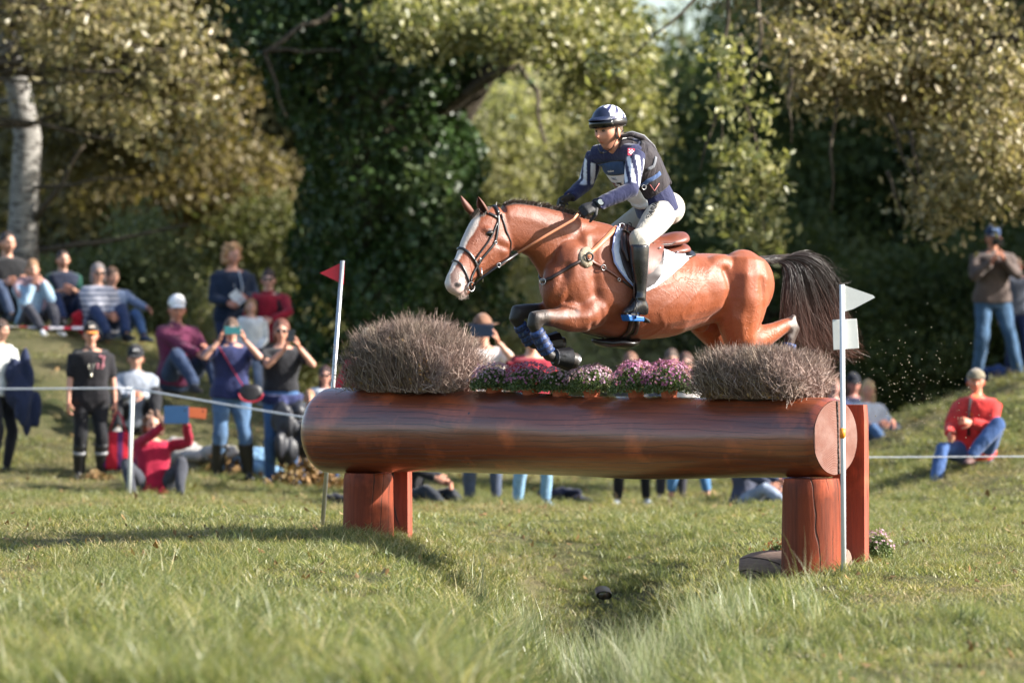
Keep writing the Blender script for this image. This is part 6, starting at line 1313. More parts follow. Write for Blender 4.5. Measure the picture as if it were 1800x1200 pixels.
def ring3(name, c, r, rt, m, parent, nrm): 
    nrm = Vector(nrm).normalized(); a = nrm.orthogonal().normalized(); b = nrm.cross(a); g = G(); g.tube([Vector(c) + a * math.cos(k / 16 * 2 * math.pi) * r + b * math.sin(k / 16 * 2 * math.pi) * r for k in range(17)], rt, 6); return mk(name, g, m, parent)
# bridle
br = empty('bridle', H(845, 480, .1), 'black leather bridle with a flash noseband and reins on the head of the horse', 'bridle'); ORG[0] = br.location.copy()
def loop(q1, v1, q2, v2, N=24, frac=(0, 1)):      # closed loop round the head between a face point and a jaw point
    T = head_pt(q1, v1, 0); B = head_pt(q2, v2, 0); c = (T + B) / 2; v = (T - B) / 2; out = []
    for k in range(N): a = 2 * math.pi * k / N; out.append(c + v * math.sin(a) * 1.0 + HLh * math.cos(a) * .12)
    return out
strap('noseband', loop(6.0, 1.0, 6.2, -1.0), .020, BLK, br, close=True, n=1)
strap('flash_strap', loop(7.3, 1.0, 9.2, -1.0), .013, BLK, br, close=True, n=1)
for s_ in (1, -1):
    strap('cheek_strap', [head_pt(.9, .75, .9 * s_), head_pt(1.6, .45, .98 * s_), head_pt(3.2, .05, 1.0 * s_), head_pt(5.2, -.15, 1.0 * s_), head_pt(7.4, -.35, 1.0 * s_), head_pt(8.6, -.45, 1.0 * s_)], .016, BLK, br)
    strap('throat_lash', [head_pt(.7, .65, .9 * s_), head_pt(1.2, -.0, 1.0 * s_), head_pt(1.7, -.6, .9 * s_), head_pt(2.2, -1.0, .4 * s_)], .012, BLK, br)
    strap('noseband_hanger', [head_pt(1.2, .55, .95 * s_), head_pt(3.8, .25, 1.0 * s_), head_pt(6.0, .10, 1.0 * s_)], .011, BLK, br)
    ring3('bit_ring', head_pt(8.9, -.5, 1.12 * s_), .030, .0045, STEEL, br, HLh)
strap('headpiece', [head_pt(.9, .75, -.95), head_pt(.5, 1.0, -.5), head_pt(.4, 1.02, 0), head_pt(.5, 1.0, .5), head_pt(.9, .75, .95)], .026, BLK, br)
strap('browband', [head_pt(1.3, .6, -.95), head_pt(1.8, .95, -.55), head_pt(2.0, 1.0, 0), head_pt(1.8, .95, .55), head_pt(1.3, .6, .98)], .019, BLK, br)
g = G(); a, b = head_pt(8.9, -.5, 1.15), H(838, 494, .2); g.tube([H(846, 470, .19), H(849, 496, .19)], .004, 8); mk('bit_cheek', g, STEEL, br)
for (px, py, q) in ((0, 0, 0),): ring3('buckle', head_pt(3.2, .05, 1.06), .011, .003, STEEL, br, HLh); ring3('buckle', head_pt(5.4, -.15, 1.08), .010, .003, STEEL, br, HLh)
HANDN = H(1016, 376, .30); HANDF = H(986, 357, -.20)
def rein(name, pts, m, w=.016): 
    g = G(); P_ = [Vector(p) for p in pts]; Q = [P_[0].lerp(P_[-1], 0)]; 
    g.tube(P_, [(w / 2, .003)] * len(P_), 8, side=(0.2, 0, 1)); return mk(name, g, m, br)
r0 = head_pt(8.9, -.5, 1.3); r1 = H(877, 466, .235); r2 = H(910, 445, .25); r3 = H(960, 414, .28); r4 = HANDN + UP * .0
rein('rein', [r0, H(855, 482, .22), r1, r2], BLK); rein('rein', [r2, r3, H(1008, 386, .30), HANDN], TAN, .018)
rein('rein', [head_pt(8.9, -.5, -1.3), H(900, 455, -.24), H(950, 400, -.22), HANDF], TAN, .016)
ring3('rein_ring', H(877, 466, .245), .014, .003, STEEL, br, HL)
ORG[0] = Vector()
# breastplate
bp = empty('breastplate', side_hit(955, 495), 'brown leather breastplate with a sheepskin pad on the shoulder of the horse', 'breastplate'); ORG[0] = bp.location.copy()
J0 = side_hit(1031, 452, .01)
strap('shoulder_strap', [side_hit(1084, 400), side_hit(1066, 418), side_hit(1048, 436), J0], .034, TAN, bp, .008)
strap('neck_strap', [J0, side_hit(1018, 460), side_hit(1002, 469), side_hit(985, 479), side_hit(970, 489), side_hit(958, 494), H(951, 493, .0)], .026, DKBR, bp, .008, snapd=.2)
strap('neck_strap', [H(951, 493, 0), H(955, 480, -.1), H(985, 450, -.2), H(1030, 420, -.2), H(1070, 400, -.15)], .026, DKBR, bp, .008, snapd=.2)
strap('girth_strap', [J0, side_hit(1052, 466), side_hit(1066, 474), side_hit(1080, 483), side_hit(1094, 494)], .020, BRN, bp, .007)
strap('girth_strap', [side_hit(1094, 494), side_hit(1103, 501), side_hit(1112, 508)], .012, BLK, bp, .006)
strap('martingale_strap', [H(955, 496, 0.02), H(958, 515, 0.03), H(968, 535, 0.02), H(985, 560, .0), H(1020, 592, 0), H(1060, 598, 0)], .022, BLK, bp, .007, snapd=.2)
ring3('buckle', side_hit(1060, 471, .012), .018, .0035, STEEL, bp, HL); ring3('buckle', side_hit(1087, 492, .012), .010, .003, STEEL, bp, HL); ring3('ring', side_hit(958, 496, .02), .02, .004, STEEL, bp, HF + HL); ring3('ring', J0 + HL * .03, .026, .007, BLK, bp, HL)
g = G(); rnd = random.Random(3)
for i in range(20): a = -(1.0 + i / 19 * 4.3); g.ell(side_hit(1031 + 9.5 * math.cos(a), 453 - 11 * math.sin(a), .004), (rnd.uniform(.016, .034), .022, rnd.uniform(.016, .034)), None, 8, 6)
t = NT('sheepskin'); n = t.noise(60, 5, .8); t.set(t.ramp(n, [(.2, (.28, .22, .15)), (.8, (.52, .45, .34))]), .95, .1); t.bump(n, 1.0, .012); WOOL = t.m
blob('sheepskin_pad', g, .008, WOOL, bp, 1); ORG[0] = Vector()
# ------------------------------------------------------------------ saddle cloth, saddle, girth
def side_sheet(name, outline, m, parent, lift, th, step=3.0, tree=None):
    """a sheet cut to an outline in side-plane pixels and laid on the flank"""
    xs_ = [p[0] for p in outline]; ys_ = [p[1] for p in outline]; n = len(outline)
    def inside(x, y):
        c = False; j = n - 1
        for i in range(n):
            if (outline[i][1] > y) != (outline[j][1] > y) and x < (outline[j][0] - outline[i][0]) * (y - outline[i][1]) / (outline[j][1] - outline[i][1]) + outline[i][0]: c = not c
            j = i
        return c
    import mathutils.geometry as mg
    pts = []
    for i in range(n):
        a, b = outline[i], outline[(i + 1) % n]; k = max(1, int(math.dist(a, b) / step))
        pts += [(lerp(a[0], b[0], q / k), lerp(a[1], b[1], q / k)) for q in range(k)]
    nb = len(pts); edges = [(i, (i + 1) % nb) for i in range(nb)]; x = min(xs_) + step / 2
    while x < max(xs_):
        y = min(ys_) + step / 2
        while y < max(ys_):
            if inside(x, y) and min(math.dist((x, y), p) for p in pts[:nb]) > step * .6: pts.append((x, y))
            y += step
        x += step
    r = mg.delaunay_2d_cdt([Vector(p) for p in pts], edges, [list(range(nb))], 1, 1e-4); V2, E2, F2 = r[0], r[1], r[2]
    tr_ = tree or HB; top = []
    for v in V2:
        h_ = side_hit(v.x, v.y, lift, tr_); top.append(h_)
    # relax isolated misses
    dep = [ (p - HP0).dot(HL) for p in top ]
    g = G(); d_ = (HL * .9 + UP * .2).normalized(); A_ = [p + d_ * th for p in top]; N_ = len(top); F = [tuple(f) for f in F2]
    cen = F[0]; nrm = (A_[cen[1]] - A_[cen[0]]).cross(A_[cen[2]] - A_[cen[0]]); fl = nrm.dot(HL) < 0
    bd = {}
    for f in F:
        for i in range(len(f)): e = (f[i], f[(i + 1) % len(f)]); bd[e] = 1
    Fo = [f[::-1] if fl else f for f in F] + [tuple(i + N_ for i in (f if fl else f[::-1])) for f in F]
    for (a, b) in bd:
        if (b, a) not in bd: Fo.append((b, a, a + N_, b + N_) if not fl else (a, b, b + N_, a + N_))
    g.add(A_ + top, Fo); return mk(name, g, m, parent, sharp=60)
PADW = cloth((226, 228, 236), bump=.3, scale=30, var=.05)
t = NT('quilted_cotton'); ch = t.new('ShaderNodeTexWave'); ch.inputs['Scale'].default_value = 9; ch.inputs['Distortion'].default_value = 0; m1 = t.mapping((1, 1, 1), (0, .78, 0)); t.l(m1, ch.inputs[0]); ch2 = t.new('ShaderNodeTexWave'); ch2.inputs['Scale'].default_value = 9; t.l(t.mapping((1, 1, 1), (0, -.78, 0)), ch2.inputs[0])
t.set(t.mix(t.noise(6), (.66, .68, .74), (.78, .79, .84)), .9, .2); t.bump(t.math('ADD', ch.outputs['Fac'], ch2.outputs['Fac']), .35, .006); QUILT = t.m
sp = empty('saddle_cloth', H(1150, 500, .3), 'white quilted saddle cloth under the saddle', 'saddle cloth'); ORG[0] = sp.location.copy()
side_sheet('cloth', [(1084, 402), (1077, 420), (1074, 440), (1078, 462), (1088, 478), (1100, 492), (1116, 508), (1134, 513), (1150, 506), (1172, 490), (1196, 470), (1209, 458), (1208, 449), (1196, 444), (1160, 436), (1120, 420), (1100, 405)], QUILT, sp, .008, .010)
strap('binding', [side_hit(*p, .02) for p in [(1084, 402), (1077, 420), (1074, 440), (1078, 462), (1088, 478), (1100, 492), (1116, 508)]], .010, cloth((150, 160, 206)), sp, .005, snapd=.1, lift=.018)
# wording panel on the cloth
side_sheet('name_panel', [(1164, 458), (1171, 452), (1192, 462), (1184, 472)], cloth((188, 194, 208)), sp, .019, .003, 2.5)
ORG[0] = Vector()
sa = empty('saddle', H(1145, 470, .3), 'brown leather jumping saddle with a raised cantle under the rider', 'saddle'); ORG[0] = sa.location.copy()
side_sheet('panel', [(1092, 408), (1086, 428), (1086, 446), (1092, 468), (1102, 490), (1114, 503), (1130, 508), (1146, 502), (1157, 486), (1161, 466), (1163, 448), (1158, 436), (1130, 424), (1104, 406)], DKBR, sa, .024, .018)
side_sheet('flap', [(1098, 408), (1093, 424), (1094, 440), (1098, 458), (1106, 474), (1116, 484), (1128, 488), (1142, 482), (1153, 468), (1159, 450), (1159, 434), (1150, 428), (1120, 416)], BRN, sa, .048, .012)
g = G(); g.tube([side_hit(1092, 410, .05), side_hit(1089, 426, .055), side_hit(1091, 444, .055), side_hit(1098, 462, .05)], [.014, .022, .022, .012], 10, round_ends=True); mk('knee_roll', g, DKBR, sa)
# seat: a dished shell rising to the cantle, made across the back
def seatlike(name, secs, m, n=20):
    g = G(); rings = []
    for (px, pt_, pb, w) in secs:
        a, b = H(px, pt_, 0), H(px, pb, 0); c = (a + b) / 2; hh = (a - b).length / 2
        rings.append([c + HL * (math.cos(k / n * 2 * math.pi) * w) + UP * (math.copysign(abs(math.sin(k / n * 2 * math.pi)) ** .8, math.sin(k / n * 2 * math.pi)) * hh * (1 if math.sin(k / n * 2 * math.pi) < 0 else 1)) - UP * (abs(math.cos(k / n * 2 * math.pi)) ** 3 * .02) for k in range(n)])
    g.loft(rings); return mk(name, g, m, sa)
seatlike('seat', [(1086, 396, 404, .03), (1092, 391, 412, .06), (1102, 394, 420, .08), (1118, 406, 428, .11), (1138, 414, 434, .15), (1158, 415, 434, .175), (1176, 410, 432, .18), (1188, 407, 429, .16), (1196, 407, 424, .12), (1199, 411, 419, .06)], BRN)
seatlike('rear_panel', [(1140, 432, 446, .12), (1160, 431, 448, .16), (1180, 429, 446, .17), (1194, 427, 443, .15), (1201, 430, 440, .09)], BRN)
seatlike('gullet_pad', [(1130, 440, 450, .13), (1165, 444, 454, .17), (1190, 442, 453, .18), (1204, 438, 449, .14), (1208, 440, 446, .08)], BLK)
g = G(); g.tube([H(1112, 413, .12), H(1138, 425, .17), H(1160, 430, .19), H(1180, 429, .185), H(1194, 422, .15)], .005, 6); mk('piping', g, DKBR, sa)
g = G(); g.ell(side_hit(1152, 447, .066), (.012, .005, .005), (HF, HL, UP)); mk('stud', g, STEEL, sa)
ring3('dee_ring', H(1094, 398, .11), .022, .004, STEEL, sa, HL + UP * .4); ring3('dee_ring', H(1106, 396, .12), .018, .004, BLK, sa, HL)
ORG[0] = Vector()
gi = empty('girth', H(1100, 600, .1), 'black leather stud girth under the belly behind the forelegs', 'girth'); ORG[0] = gi.location.copy()
strap('girth_band', [side_hit(1122, 500, .01), side_hit(1119, 530, .01), side_hit(1114, 560, .01), side_hit(1108, 582, .01), H(1100, 598, .12), H(1098, 600, 0), H(1100, 590, -.2)], .075, BLK, gi, .012, snapd=.2)
strap('billet', [side_hit(1109, 560, .02), side_hit(1104, 580, .02), H(1098, 596, .17)], .03, DKBR, gi, .008, lift=.014); strap('billet', [side_hit(1120, 562, .02), side_hit(1116, 582, .02), H(1110, 596, .17)], .03, DKBR, gi, .008, lift=.014)
g = G(); rings = []
for q, (px, py, w, h_) in enumerate([(1042, 598, .02, .01), (1052, 601, .06, .022), (1066, 603, .09, .03), (1082, 601, .11, .035), (1098, 604, .12, .035), (1112, 601, .10, .03), (1120, 597, .05, .015)]):
    c = H(px, py, 0.02); rings.append([c + HL * math.cos(k / 16 * 2 * math.pi) * w + UP * math.sin(k / 16 * 2 * math.pi) * h_ for k in range(16)])
g.loft(rings); mk('stud_guard', g, BLK, gi); ORG[0] = Vector()
# ------------------------------------------------------------------ boots on the legs
t = NT('boot_camo'); n = t.noise(26, 4, .7); t.set(t.ramp(n, [(.4, srgb(24, 34, 62)), (.5, srgb(44, 72, 128)), (.62, srgb(20, 26, 44)), (.72, srgb(120, 140, 170))]), .5, .4); t.bump(n, .5, .006); CAMO = t.m
def lboot(name, label, a, b, r, r2, m, cat='horse boot', extra=None, grp='tendon boots'):
    root = empty(name, b, label, cat, grp); ORG[0] = root.location.copy(); g = G(); n_ = 9; g.tube([a.lerp(b, k / n_) for k in range(n_ + 1)], [(r + (r2 - r) * k / n_ + .003 * math.sin(k * 2.2)) for k in range(n_ + 1)], 18); mk('shell', g, m, root)
    for q in (.22, .5, .78):
        g = G(); c1, c2 = a.lerp(b, q - .05), a.lerp(b, q + .05); rr = lerp(r, r2, q) + .0045; g.tube([c1, c2], rr, 18); mk('strap', g, plain('boot_strap', (24, 34, 66), .6), root, sharp=40)
    ORG[0] = Vector(); return root
lboot('tendon_boot', 'blue camouflage tendon boot on the near foreleg', H(942, 580, .18), H(963, 619, .18), .046, .052, CAMO)
lboot('tendon_boot', 'blue camouflage tendon boot on the far foreleg, half hidden', H(913, 570, -.14), H(934, 601, -.14), .045, .050, CAMO)
lboot('hind_boot', 'blue boot on the near hind leg behind the flat brush', H(1388, 604, .175), H(1380, 645, .175), .046, .052, CAMO, grp='hind boots')
lboot('hind_boot', 'blue boot on the far hind leg behind the flat brush', H(1350, 608, -.16), H(1345, 650, -.16), .046, .052, CAMO, grp='hind boots')
for (a, b, lab) in ((H(972, 628, .18), H(1000, 631, .18), 'black overreach boot round the near front hoof'), (H(945, 606, -.14), H(980, 603, -.14), 'black overreach boot round the far front hoof')):
    root = empty('overreach_boot', b, lab, 'horse boot', 'overreach boots'); ORG[0] = root.location.copy(); g = G(); rings = []; ax = (b - a).normalized(); x = ax.orthogonal().normalized(); y = ax.cross(x)
    for q, r_ in ((0, .042), (.12, .054), (.35, .060), (.6, .066), (.85, .074), (1.0, .078)): rings.append([a.lerp(b, q) + (x * math.cos(k / 24 * 2 * math.pi) + y * math.sin(k / 24 * 2 * math.pi)) * (r_ * (1 + .05 * math.sin(k * 2.6))) for k in range(24)])
    g.loft(rings); mk('bell', g, plain('boot_black', (20, 20, 23), .45, bump=.3), root, sharp=50); g = G(); g.tube([a.lerp(b, .1), a.lerp(b, .2)], .0565, 18); mk('strap', g, plain('boot_fleece', (40, 40, 46), .8), root); ORG[0] = Vector()
# ================================================================== THE RIDER
ri = empty('person', H(1125, 570, .3), 'rider in navy and a striped helmet standing in the stirrups of the jumping horse', 'person'); ORG[0] = ri.location.copy()
RJ = {}
RJ['pelvis'] = H(1157, 372, .0); RJ['belly'] = H(1140, 320, .0); RJ['neck'] = H(1090, 258, .02)
RJ['shl'] = H(1118, 271, .21); RJ['shr'] = H(1047, 272, -.18)
RJ['ell'] = H(1109, 334, .33); RJ['wl'] = H(1050, 360, .29); RJ['elr'] = H(1030, 322, -.29); RJ['wr'] = H(1000, 348, -.22)
RJ['hipl'] = H(1164, 374, .12); RJ['hipr'] = H(1150, 372, -.10); RJ['knl'] = H(1124, 424, .31); RJ['knr'] = H(1082, 408, -.27)
RJ['al'] = H(1125, 530, .33); RJ['ar'] = H(1085, 530, -.36)
RJ['hf'] = (HF * .93 + HL * .30 - UP * .10).normalized(); RJ['hu'] = (UP + HF * .10).normalized(); RJ['head'] = H(1070, 231, .045)
NAVY = cloth((40, 44, 88), bump=.8, scale=7); 
RS = 1.04
def RG(): return G()
# ---- skin
b = G(); torso_geo(b, RJ, -.012, -.1, 1.04); b.tube([RJ['neck'] + UP * -.03, RJ['head'] + UP * -.06 - RJ['hf'] * .01], [.062, .056], 12); b.ell(RJ['head'], (.068, .082, .10), (RJ['hf'].cross(RJ['hu']).normalized(), RJ['hf'], RJ['hu']))
for a in 'lr': limb_t(b, RJ['sh' + a], RJ['el' + a], RJ['w' + a], ARM, 0); limb_t(b, RJ['hip' + a], RJ['kn' + a], RJ['a' + a], (.085, .07, .045, .036, .026), 0)
cols = []; ex = G(); head_geo(ex, cols, RJ['head'], RJ['hf'], RJ['hu'], 1.06, (204, 150, 124), (70, 50, 38), .5, 72, 56, nz=1.35)
skr = arr(srgb(204, 150, 124))
def paint(V): c = np.tile(skr, (len(V), 1)); c[len(V) - len(cols):] = np.array(cols); return c
blob('body', b, .012, SKIN, ri, 3, extra=ex, paint=paint)
for s_ in (-1, 1):
    r_ = RJ['hf'].cross(RJ['hu']).normalized(); g = G(); g.ell(RJ['head'] + (r_ * (.0275 * s_) + RJ['hf'] * .0815 + RJ['hu'] * .008) * 1.06, (.0125, .008, .0075), (r_, RJ['hf'], RJ['hu'])); mk('eye', g, plain('rider_eye', (96, 84, 76), .2), ri)
    g = G(); g.ell(RJ['head'] + (r_ * (.0265 * s_) + RJ['hf'] * .0885 + RJ['hu'] * .0075) * 1.06, (.0048, .003, .0048), (r_, RJ['hf'], RJ['hu'])); mk('pupil', g, plain('pupil', (22, 16, 14), .2), ri)
# ---- gloves (hand shapes closed on the reins)
GLV = plain('glove_black', (22, 22, 25), .6, bump=.5, scale=30)
def glove(w, d, nrm, side, name='glove', s=1.12):
    g = G(); hand_geo(g, w, d, nrm, 1.05, side, s, 8); g.tube([Vector(w) - Vector(d).normalized() * .05, Vector(w) - Vector(d).normalized() * .01], [(.034, .028), (.036, .028)], 12); return blob(name, g, .0055, GLV, ri, 2)
glove(RJ['wl'], H(1020, 371, .30) - RJ['wl'], -HL * .6 - UP * .5, 1); glove(RJ['wr'], H(984, 355, -.20) - RJ['wr'], HL * .6 - UP * .5, -1)
def on_surface_text(s, centre, right, up, size, m, parent, tree, name, bold=.0, extr=.0012, lift=.003, lab=None):
    cu = bpy.data.curves.new('t', 'FONT'); cu.body = s; cu.size = size; cu.align_x = 'CENTER'; cu.align_y = 'CENTER'; cu.offset = bold; cu.resolution_u = 3
    o = bpy.data.objects.new('t', cu); COL.objects.link(o); dg = bpy.context.evaluated_depsgraph_get(); dg.update(); me = bpy.data.meshes.new_from_object(o.evaluated_get(dg)); bpy.data.objects.remove(o)
    right = Vector(right).normalized(); up = Vector(up); up = (up - right * up.dot(right)).normalized(); n = right.cross(up); import bmesh
    bm = bmesh.new(); bm.from_mesh(me); bmesh.ops.triangulate(bm, faces=bm.faces[:]); bmesh.ops.subdivide_edges(bm, edges=[e for e in bm.edges if e.calc_length() > size * .2], cuts=2); 
    for v in bm.verts:
        p = Vector(centre) + right * v.co.x + up * v.co.y; r = tree.ray_cast(p + n * .15, -n, .4) if tree else (None,)
        q = (r[0] + n * lift) if r[0] is not None else p; v.co = q - ORG[0]
    bm.to_mesh(me); bm.free(); me.update(); o = link(name, me, m, parent, smooth=False)
    if lab: o['label'] = lab
    return o
# ---- breeches
BREECH = cloth((172, 166, 154), bump=.5, scale=6, var=.08)
tg = G(); torso_geo(tg, RJ, .016, -.14, .20); TL = (.104, .098, .070, .054, .046)
for a in 'lr': limb_t(tg, RJ['hip' + a], RJ['kn' + a], RJ['a' + a], TL, .0, .7, 16)
tg.ell(H(1174, 366, .05), (.12, .12, .115), A_h); tg.ell(H(1172, 368, -.05), (.12, .11, .11), A_h); tg.ell(RJ['knl'] + HF * .006 + UP * .015, (.070, .062, .07), A_h)
brc = blob('breeches', tg, .011, BREECH, ri, 6, .5); BT = bvh_of(brc)
INK = plain('print_ink', (30, 30, 34), .7)
dirT = (H(1162, 345, .2) - H(1141, 377, .2)).normalized(); upT = dirT.cross(HL) * -1
nv_ = (CAM - H(1152, 361, .2)).normalized(); _d = H(1159, 348, .2) - H(1145, 375, .2); _d = (_d - nv_ * _d.dot(nv_)).normalized()
on_surface_text('ARIAT', side_hit(1151, 362, .0, BT), _d, nv_.cross(_d), .047, INK, ri, BT, 'lettering', .0010, lift=.007, lab='dark lettering down the thigh of the breeches')
g = G(); c_ = side_hit(1140, 381.5, .003, BT); g.tube([c_ + HF * .015 * math.cos(k / 16 * 6.2832) + UP * .015 * math.sin(k / 16 * 6.2832) for k in range(17)], .002, 5); g.tube([c_ - UP * .009, c_ + UP * .009], .002, 5); g.tube([c_ - UP * .002 - HF * .006, c_ + UP * .007, c_ - UP * .002 + HF * .006], .002, 5); mk('round_badge', g, INK, ri)
g = G(); g.tube([H(1123, 353, .17), H(1150, 350, .19), H(1178, 343, .17), H(1190, 338, .12)], (.016, .004), 8, side=UP); 
# ---- tall boots
BOOTM = plain('riding_boot', (26, 26, 29), .28, spec=.7, var=.2, scale=8, bump=.25)
for a, off, sx in (('l', .33, 0), ('r', -.34, -38)):
    g = G(); S_ = .33 if a == 'l' else -.31; k_ = lambda px, py, o=None: H(px + sx, py + (0 if a == 'l' else -2), S_ if o is None else o)
    g.tube([k_(1124, 430), k_(1124, 440), k_(1124, 458), k_(1125, 478), k_(1126, 498), k_(1126, 514), k_(1124, 526)], [.064, .066, .064, .056, .044, .040, .044], 18)
    g.loft([[k_(px, py) + UP * math.sin(t2) * h_ + HL * math.cos(t2) * w for t2 in [2 * math.pi * k / 16 for k in range(16)]] for px, py, h_, w in ((1138, 545, .03, .025), (1134, 540, .055, .034), (1126, 535, .07, .04), (1116, 540, .055, .042), (1106, 546, .038, .044), (1099, 548, .026, .038), (1095, 549, .012, .02))])
    bo = blob('riding_boot', g, .009, BOOTM, ri, 3)
    g = G(); 
    for px, py, px2, py2 in ((1096, 553, 1118, 558), (1128, 560, 1138, 568)): g.slab([k_(px, py - 3.0), k_(px2, py2 - 6), k_(px2, py2), k_(px, py + .5)], HL, .075)
    mk('sole', g, SOLE, ri, smooth=False, bevel=.006)
# ---- jersey with striped shoulders
t = NT('jersey'); a_ = t.attr('paint'); t.set(t.mix(t.math('MULTIPLY', t.noise(8, 4, .6), .35), a_, t.mix(1.0, a_, (.6, .6, .66), 'MULTIPLY')), .8, .3); t.bump(t.math('ADD', t.noise(13, 4, .55, t.mapping((1, 1, .6)), 1.5), t.math('MULTIPLY', t.noise(300, 2), .03)), .45, .02); t.b.inputs['Sheen Weight'].default_value = .2; JER = t.m
sg = G(); torso_geo(sg, RJ, .018, -.02, .97, wide=1.04); sg.tube([RJ['shr'], RJ['neck'] - UP * .04, RJ['shl']], [.068, .074, .068], 12)
for a in 'lr': limb_t(sg, RJ['sh' + a], RJ['el' + a], RJ['w' + a], (.062, .060, .052, .048, .040), .004, .9, 16)
rnd = random.Random(5)
for a in 'lr':                                       # folds of the sleeve
    for i in range(9):
        q = .25 + i * .085; p = RJ['el' + a].lerp(RJ['w' + a], q); d = (RJ['w' + a] - RJ['el' + a]).normalized(); x = d.cross(HL).normalized(); y = d.cross(x); a0 = rnd.uniform(0, 6.28); R_ = .046 - .006 * q
        sg.tube([p + (x * math.cos(a0 + k * .45) + y * math.sin(a0 + k * .45)) * R_ + d * (.012 * k) for k in range(5)], [.004, .009, .010, .009, .004], 6)
def stripe_paint(V):
    c = np.tile(arr(srgb(34, 38, 74)), (len(V), 1)); wh = arr(srgb(222, 224, 232))
    for a in 'lr':
        d, q = seg_d(V, RJ['sh' + a], RJ['el' + a]); ax = arr((RJ['el' + a] - RJ['sh' + a]).normalized()); x = np.cross(ax, arr(HL)); x /= np.linalg.norm(x); y = np.cross(ax, x)
        rel = V - arr(RJ['sh' + a]); th_ = np.arctan2(rel @ y, rel @ x); s_ = np.sin(th_ * 6 + (rel @ ax) * 34)
        m = (sstep(-.1, .12, s_) * sstep(.16, .20, q) * sstep(.93, .88, q) * sstep(.13, .10, d)); dd, _ = seg_d(V, RJ['el' + a], RJ['w' + a]); m = m * (dd > .03); torso_d, _ = seg_d(V, RJ['belly'], RJ['neck']); m = m * sstep(.10, .15, torso_d); c = c * (1 - m[:, None]) + wh * m[:, None]
    return c
jer = blob('jersey', sg, .0085, JER, ri, 4, .5, paint=stripe_paint); JT = bvh_of(jer)
# collar
g = G(); ax = (RJ['head'] - RJ['neck']).normalized(); g.tube([RJ['neck'] - UP * .012, RJ['neck'] + ax * .045], [.082, .070], 20); mk('collar', g, cloth((206, 206, 204)), ri)
# ---- air vest: back and front panels round the torso
VEST = cloth((44, 38, 42), bump=.9, scale=10, rough=.7)
vg = G(); torso_geo(vg, RJ, .036, .34, .96, wide=1.0, n=26); vg.tube([RJ['shr'].lerp(RJ['neck'], .45) + UP * .015, RJ['neck'] - UP * .03 - HF * .03, RJ['shl'].lerp(RJ['neck'], .42) + UP * .02], [.072, .08, .072], 12)
vest = blob('body_protector', vg, .011, VEST, ri, 4); VT = bvh_of(vest)
def vh(px, py, lift=.004): return side_hit(px, py, lift, VT)
g = G(); g.tube([H(1092, 240, .10), H(1110, 236, .13), H(1128, 242, .14), H(1146, 258, .13), H(1158, 280, .12), H(1168, 304, .12), H(1178, 322, .11)], [.014, .018, .021, .021, .020, .02, .015], 12, round_ends=True); g.tube([H(1100, 243, -.02), H(1125, 244, -.02), H(1147, 262, -.02), H(1162, 294, -.02), H(1176, 322, 0)], [.02, .022, .022, .022, .02], 12, round_ends=True); blob('air_tube', g, .010, VEST, ri, 2)
g = G(); g.tube([H(1094, 234, .07), H(1112, 231.5, .10), H(1132, 238, .12), H(1150, 256, .11), H(1161, 280, .10), H(1172, 306, .10)], .004, 6); mk('piping', g, plain('grey_piping', (150, 150, 156), .5), ri)
strap('buckle_strap', [vh(1160, 304), vh(1150, 312), vh(1138, 318), vh(1128, 327)], .032, cloth((70, 92, 134)), ri, .005, tree=VT, snapd=.08); ring3('buckle', vh(1132, 327, .016), .016, .004, STEEL, ri, HL); strap('side_strap', [vh(1138, 298), vh(1148, 292), vh(1152, 276)], .024, cloth((110, 112, 118)), ri, .005, tree=VT, snapd=.08)
g = G(); g.tube([vh(1142, 324, .006), vh(1150, 335, .006), vh(1158, 322, .006)], .003, 5); mk('trim', g, plain('red_trim', (190, 110, 108), .5), ri)
# ---- number bib on the chest
fr = (RJ['shr'] - RJ['shl']).normalized(); ct = RJ['neck'].lerp(RJ['belly'], .42); spn = (RJ['neck'] - RJ['belly']).normalized(); fwd = fr.cross(spn).normalized(); fwd = fwd if fwd.dot(HF) > 0 else -fwd; rgt = fwd.cross(spn).normalized(); rgt = rgt if rgt.x > 0 else -rgt
def bibpt(u, v, lift=.006):
    p = RJ['neck'] + spn * (-.06 + v) + rgt * u + fwd * .35; r = VT.ray_cast(p, -fwd, .6); r2 = JT.ray_cast(p, -fwd, .6)
    c_ = [x for x in (r, r2) if x[0] is not None]
    if not c_: return RJ['neck'] + spn * (-.06 + v) + rgt * u + fwd * .13
    c_.sort(key=lambda x: x[3]); return c_[0][0] + fwd * lift
def bib(name, u0, u1, v0, v1, m, lift, nu=14, nv=14, taper=0):
    V = []; F = []
    for th in (0, .004):
        for j in range(nv + 1):
            for i in range(nu + 1): q = j / nv; uu = lerp(u0, u1, i / nu) * (1 - taper * q); V.append(bibpt(uu, lerp(v0, v1, q), lift - th))
    N_ = (nu + 1) * (nv + 1)
    for j in range(nv):
        for i in range(nu): a = j * (nu + 1) + i; F.append((a, a + 1, a + nu + 2, a + nu + 1)); F.append((N_ + a, N_ + a + nu + 1, N_ + a + nu + 2, N_ + a + 1))
    bound = [i for i in range(nu + 1)] + [j * (nu + 1) + nu for j in range(1, nv + 1)] + [nv * (nu + 1) + i for i in range(nu - 1, -1, -1)] + [j * (nu + 1) for j in range(nv - 1, 0, -1)]
    for k in range(len(bound)): a, b_ = bound[k], bound[(k + 1) % len(bound)]; F.append((b_, a, a + N_, b_ + N_))
    g = G(); g.add(V, F); return mk(name, g, m, ri)
bibw = bib('number_bib', -.165, .125, -.03, -.33, cloth((214, 214, 214), bump=.5, scale=8, var=.05), .016, taper=.15); bib('bib_yoke', -.15, .12, .035, -.045, cloth((44, 66, 96), bump=.4), .020, nv=5)
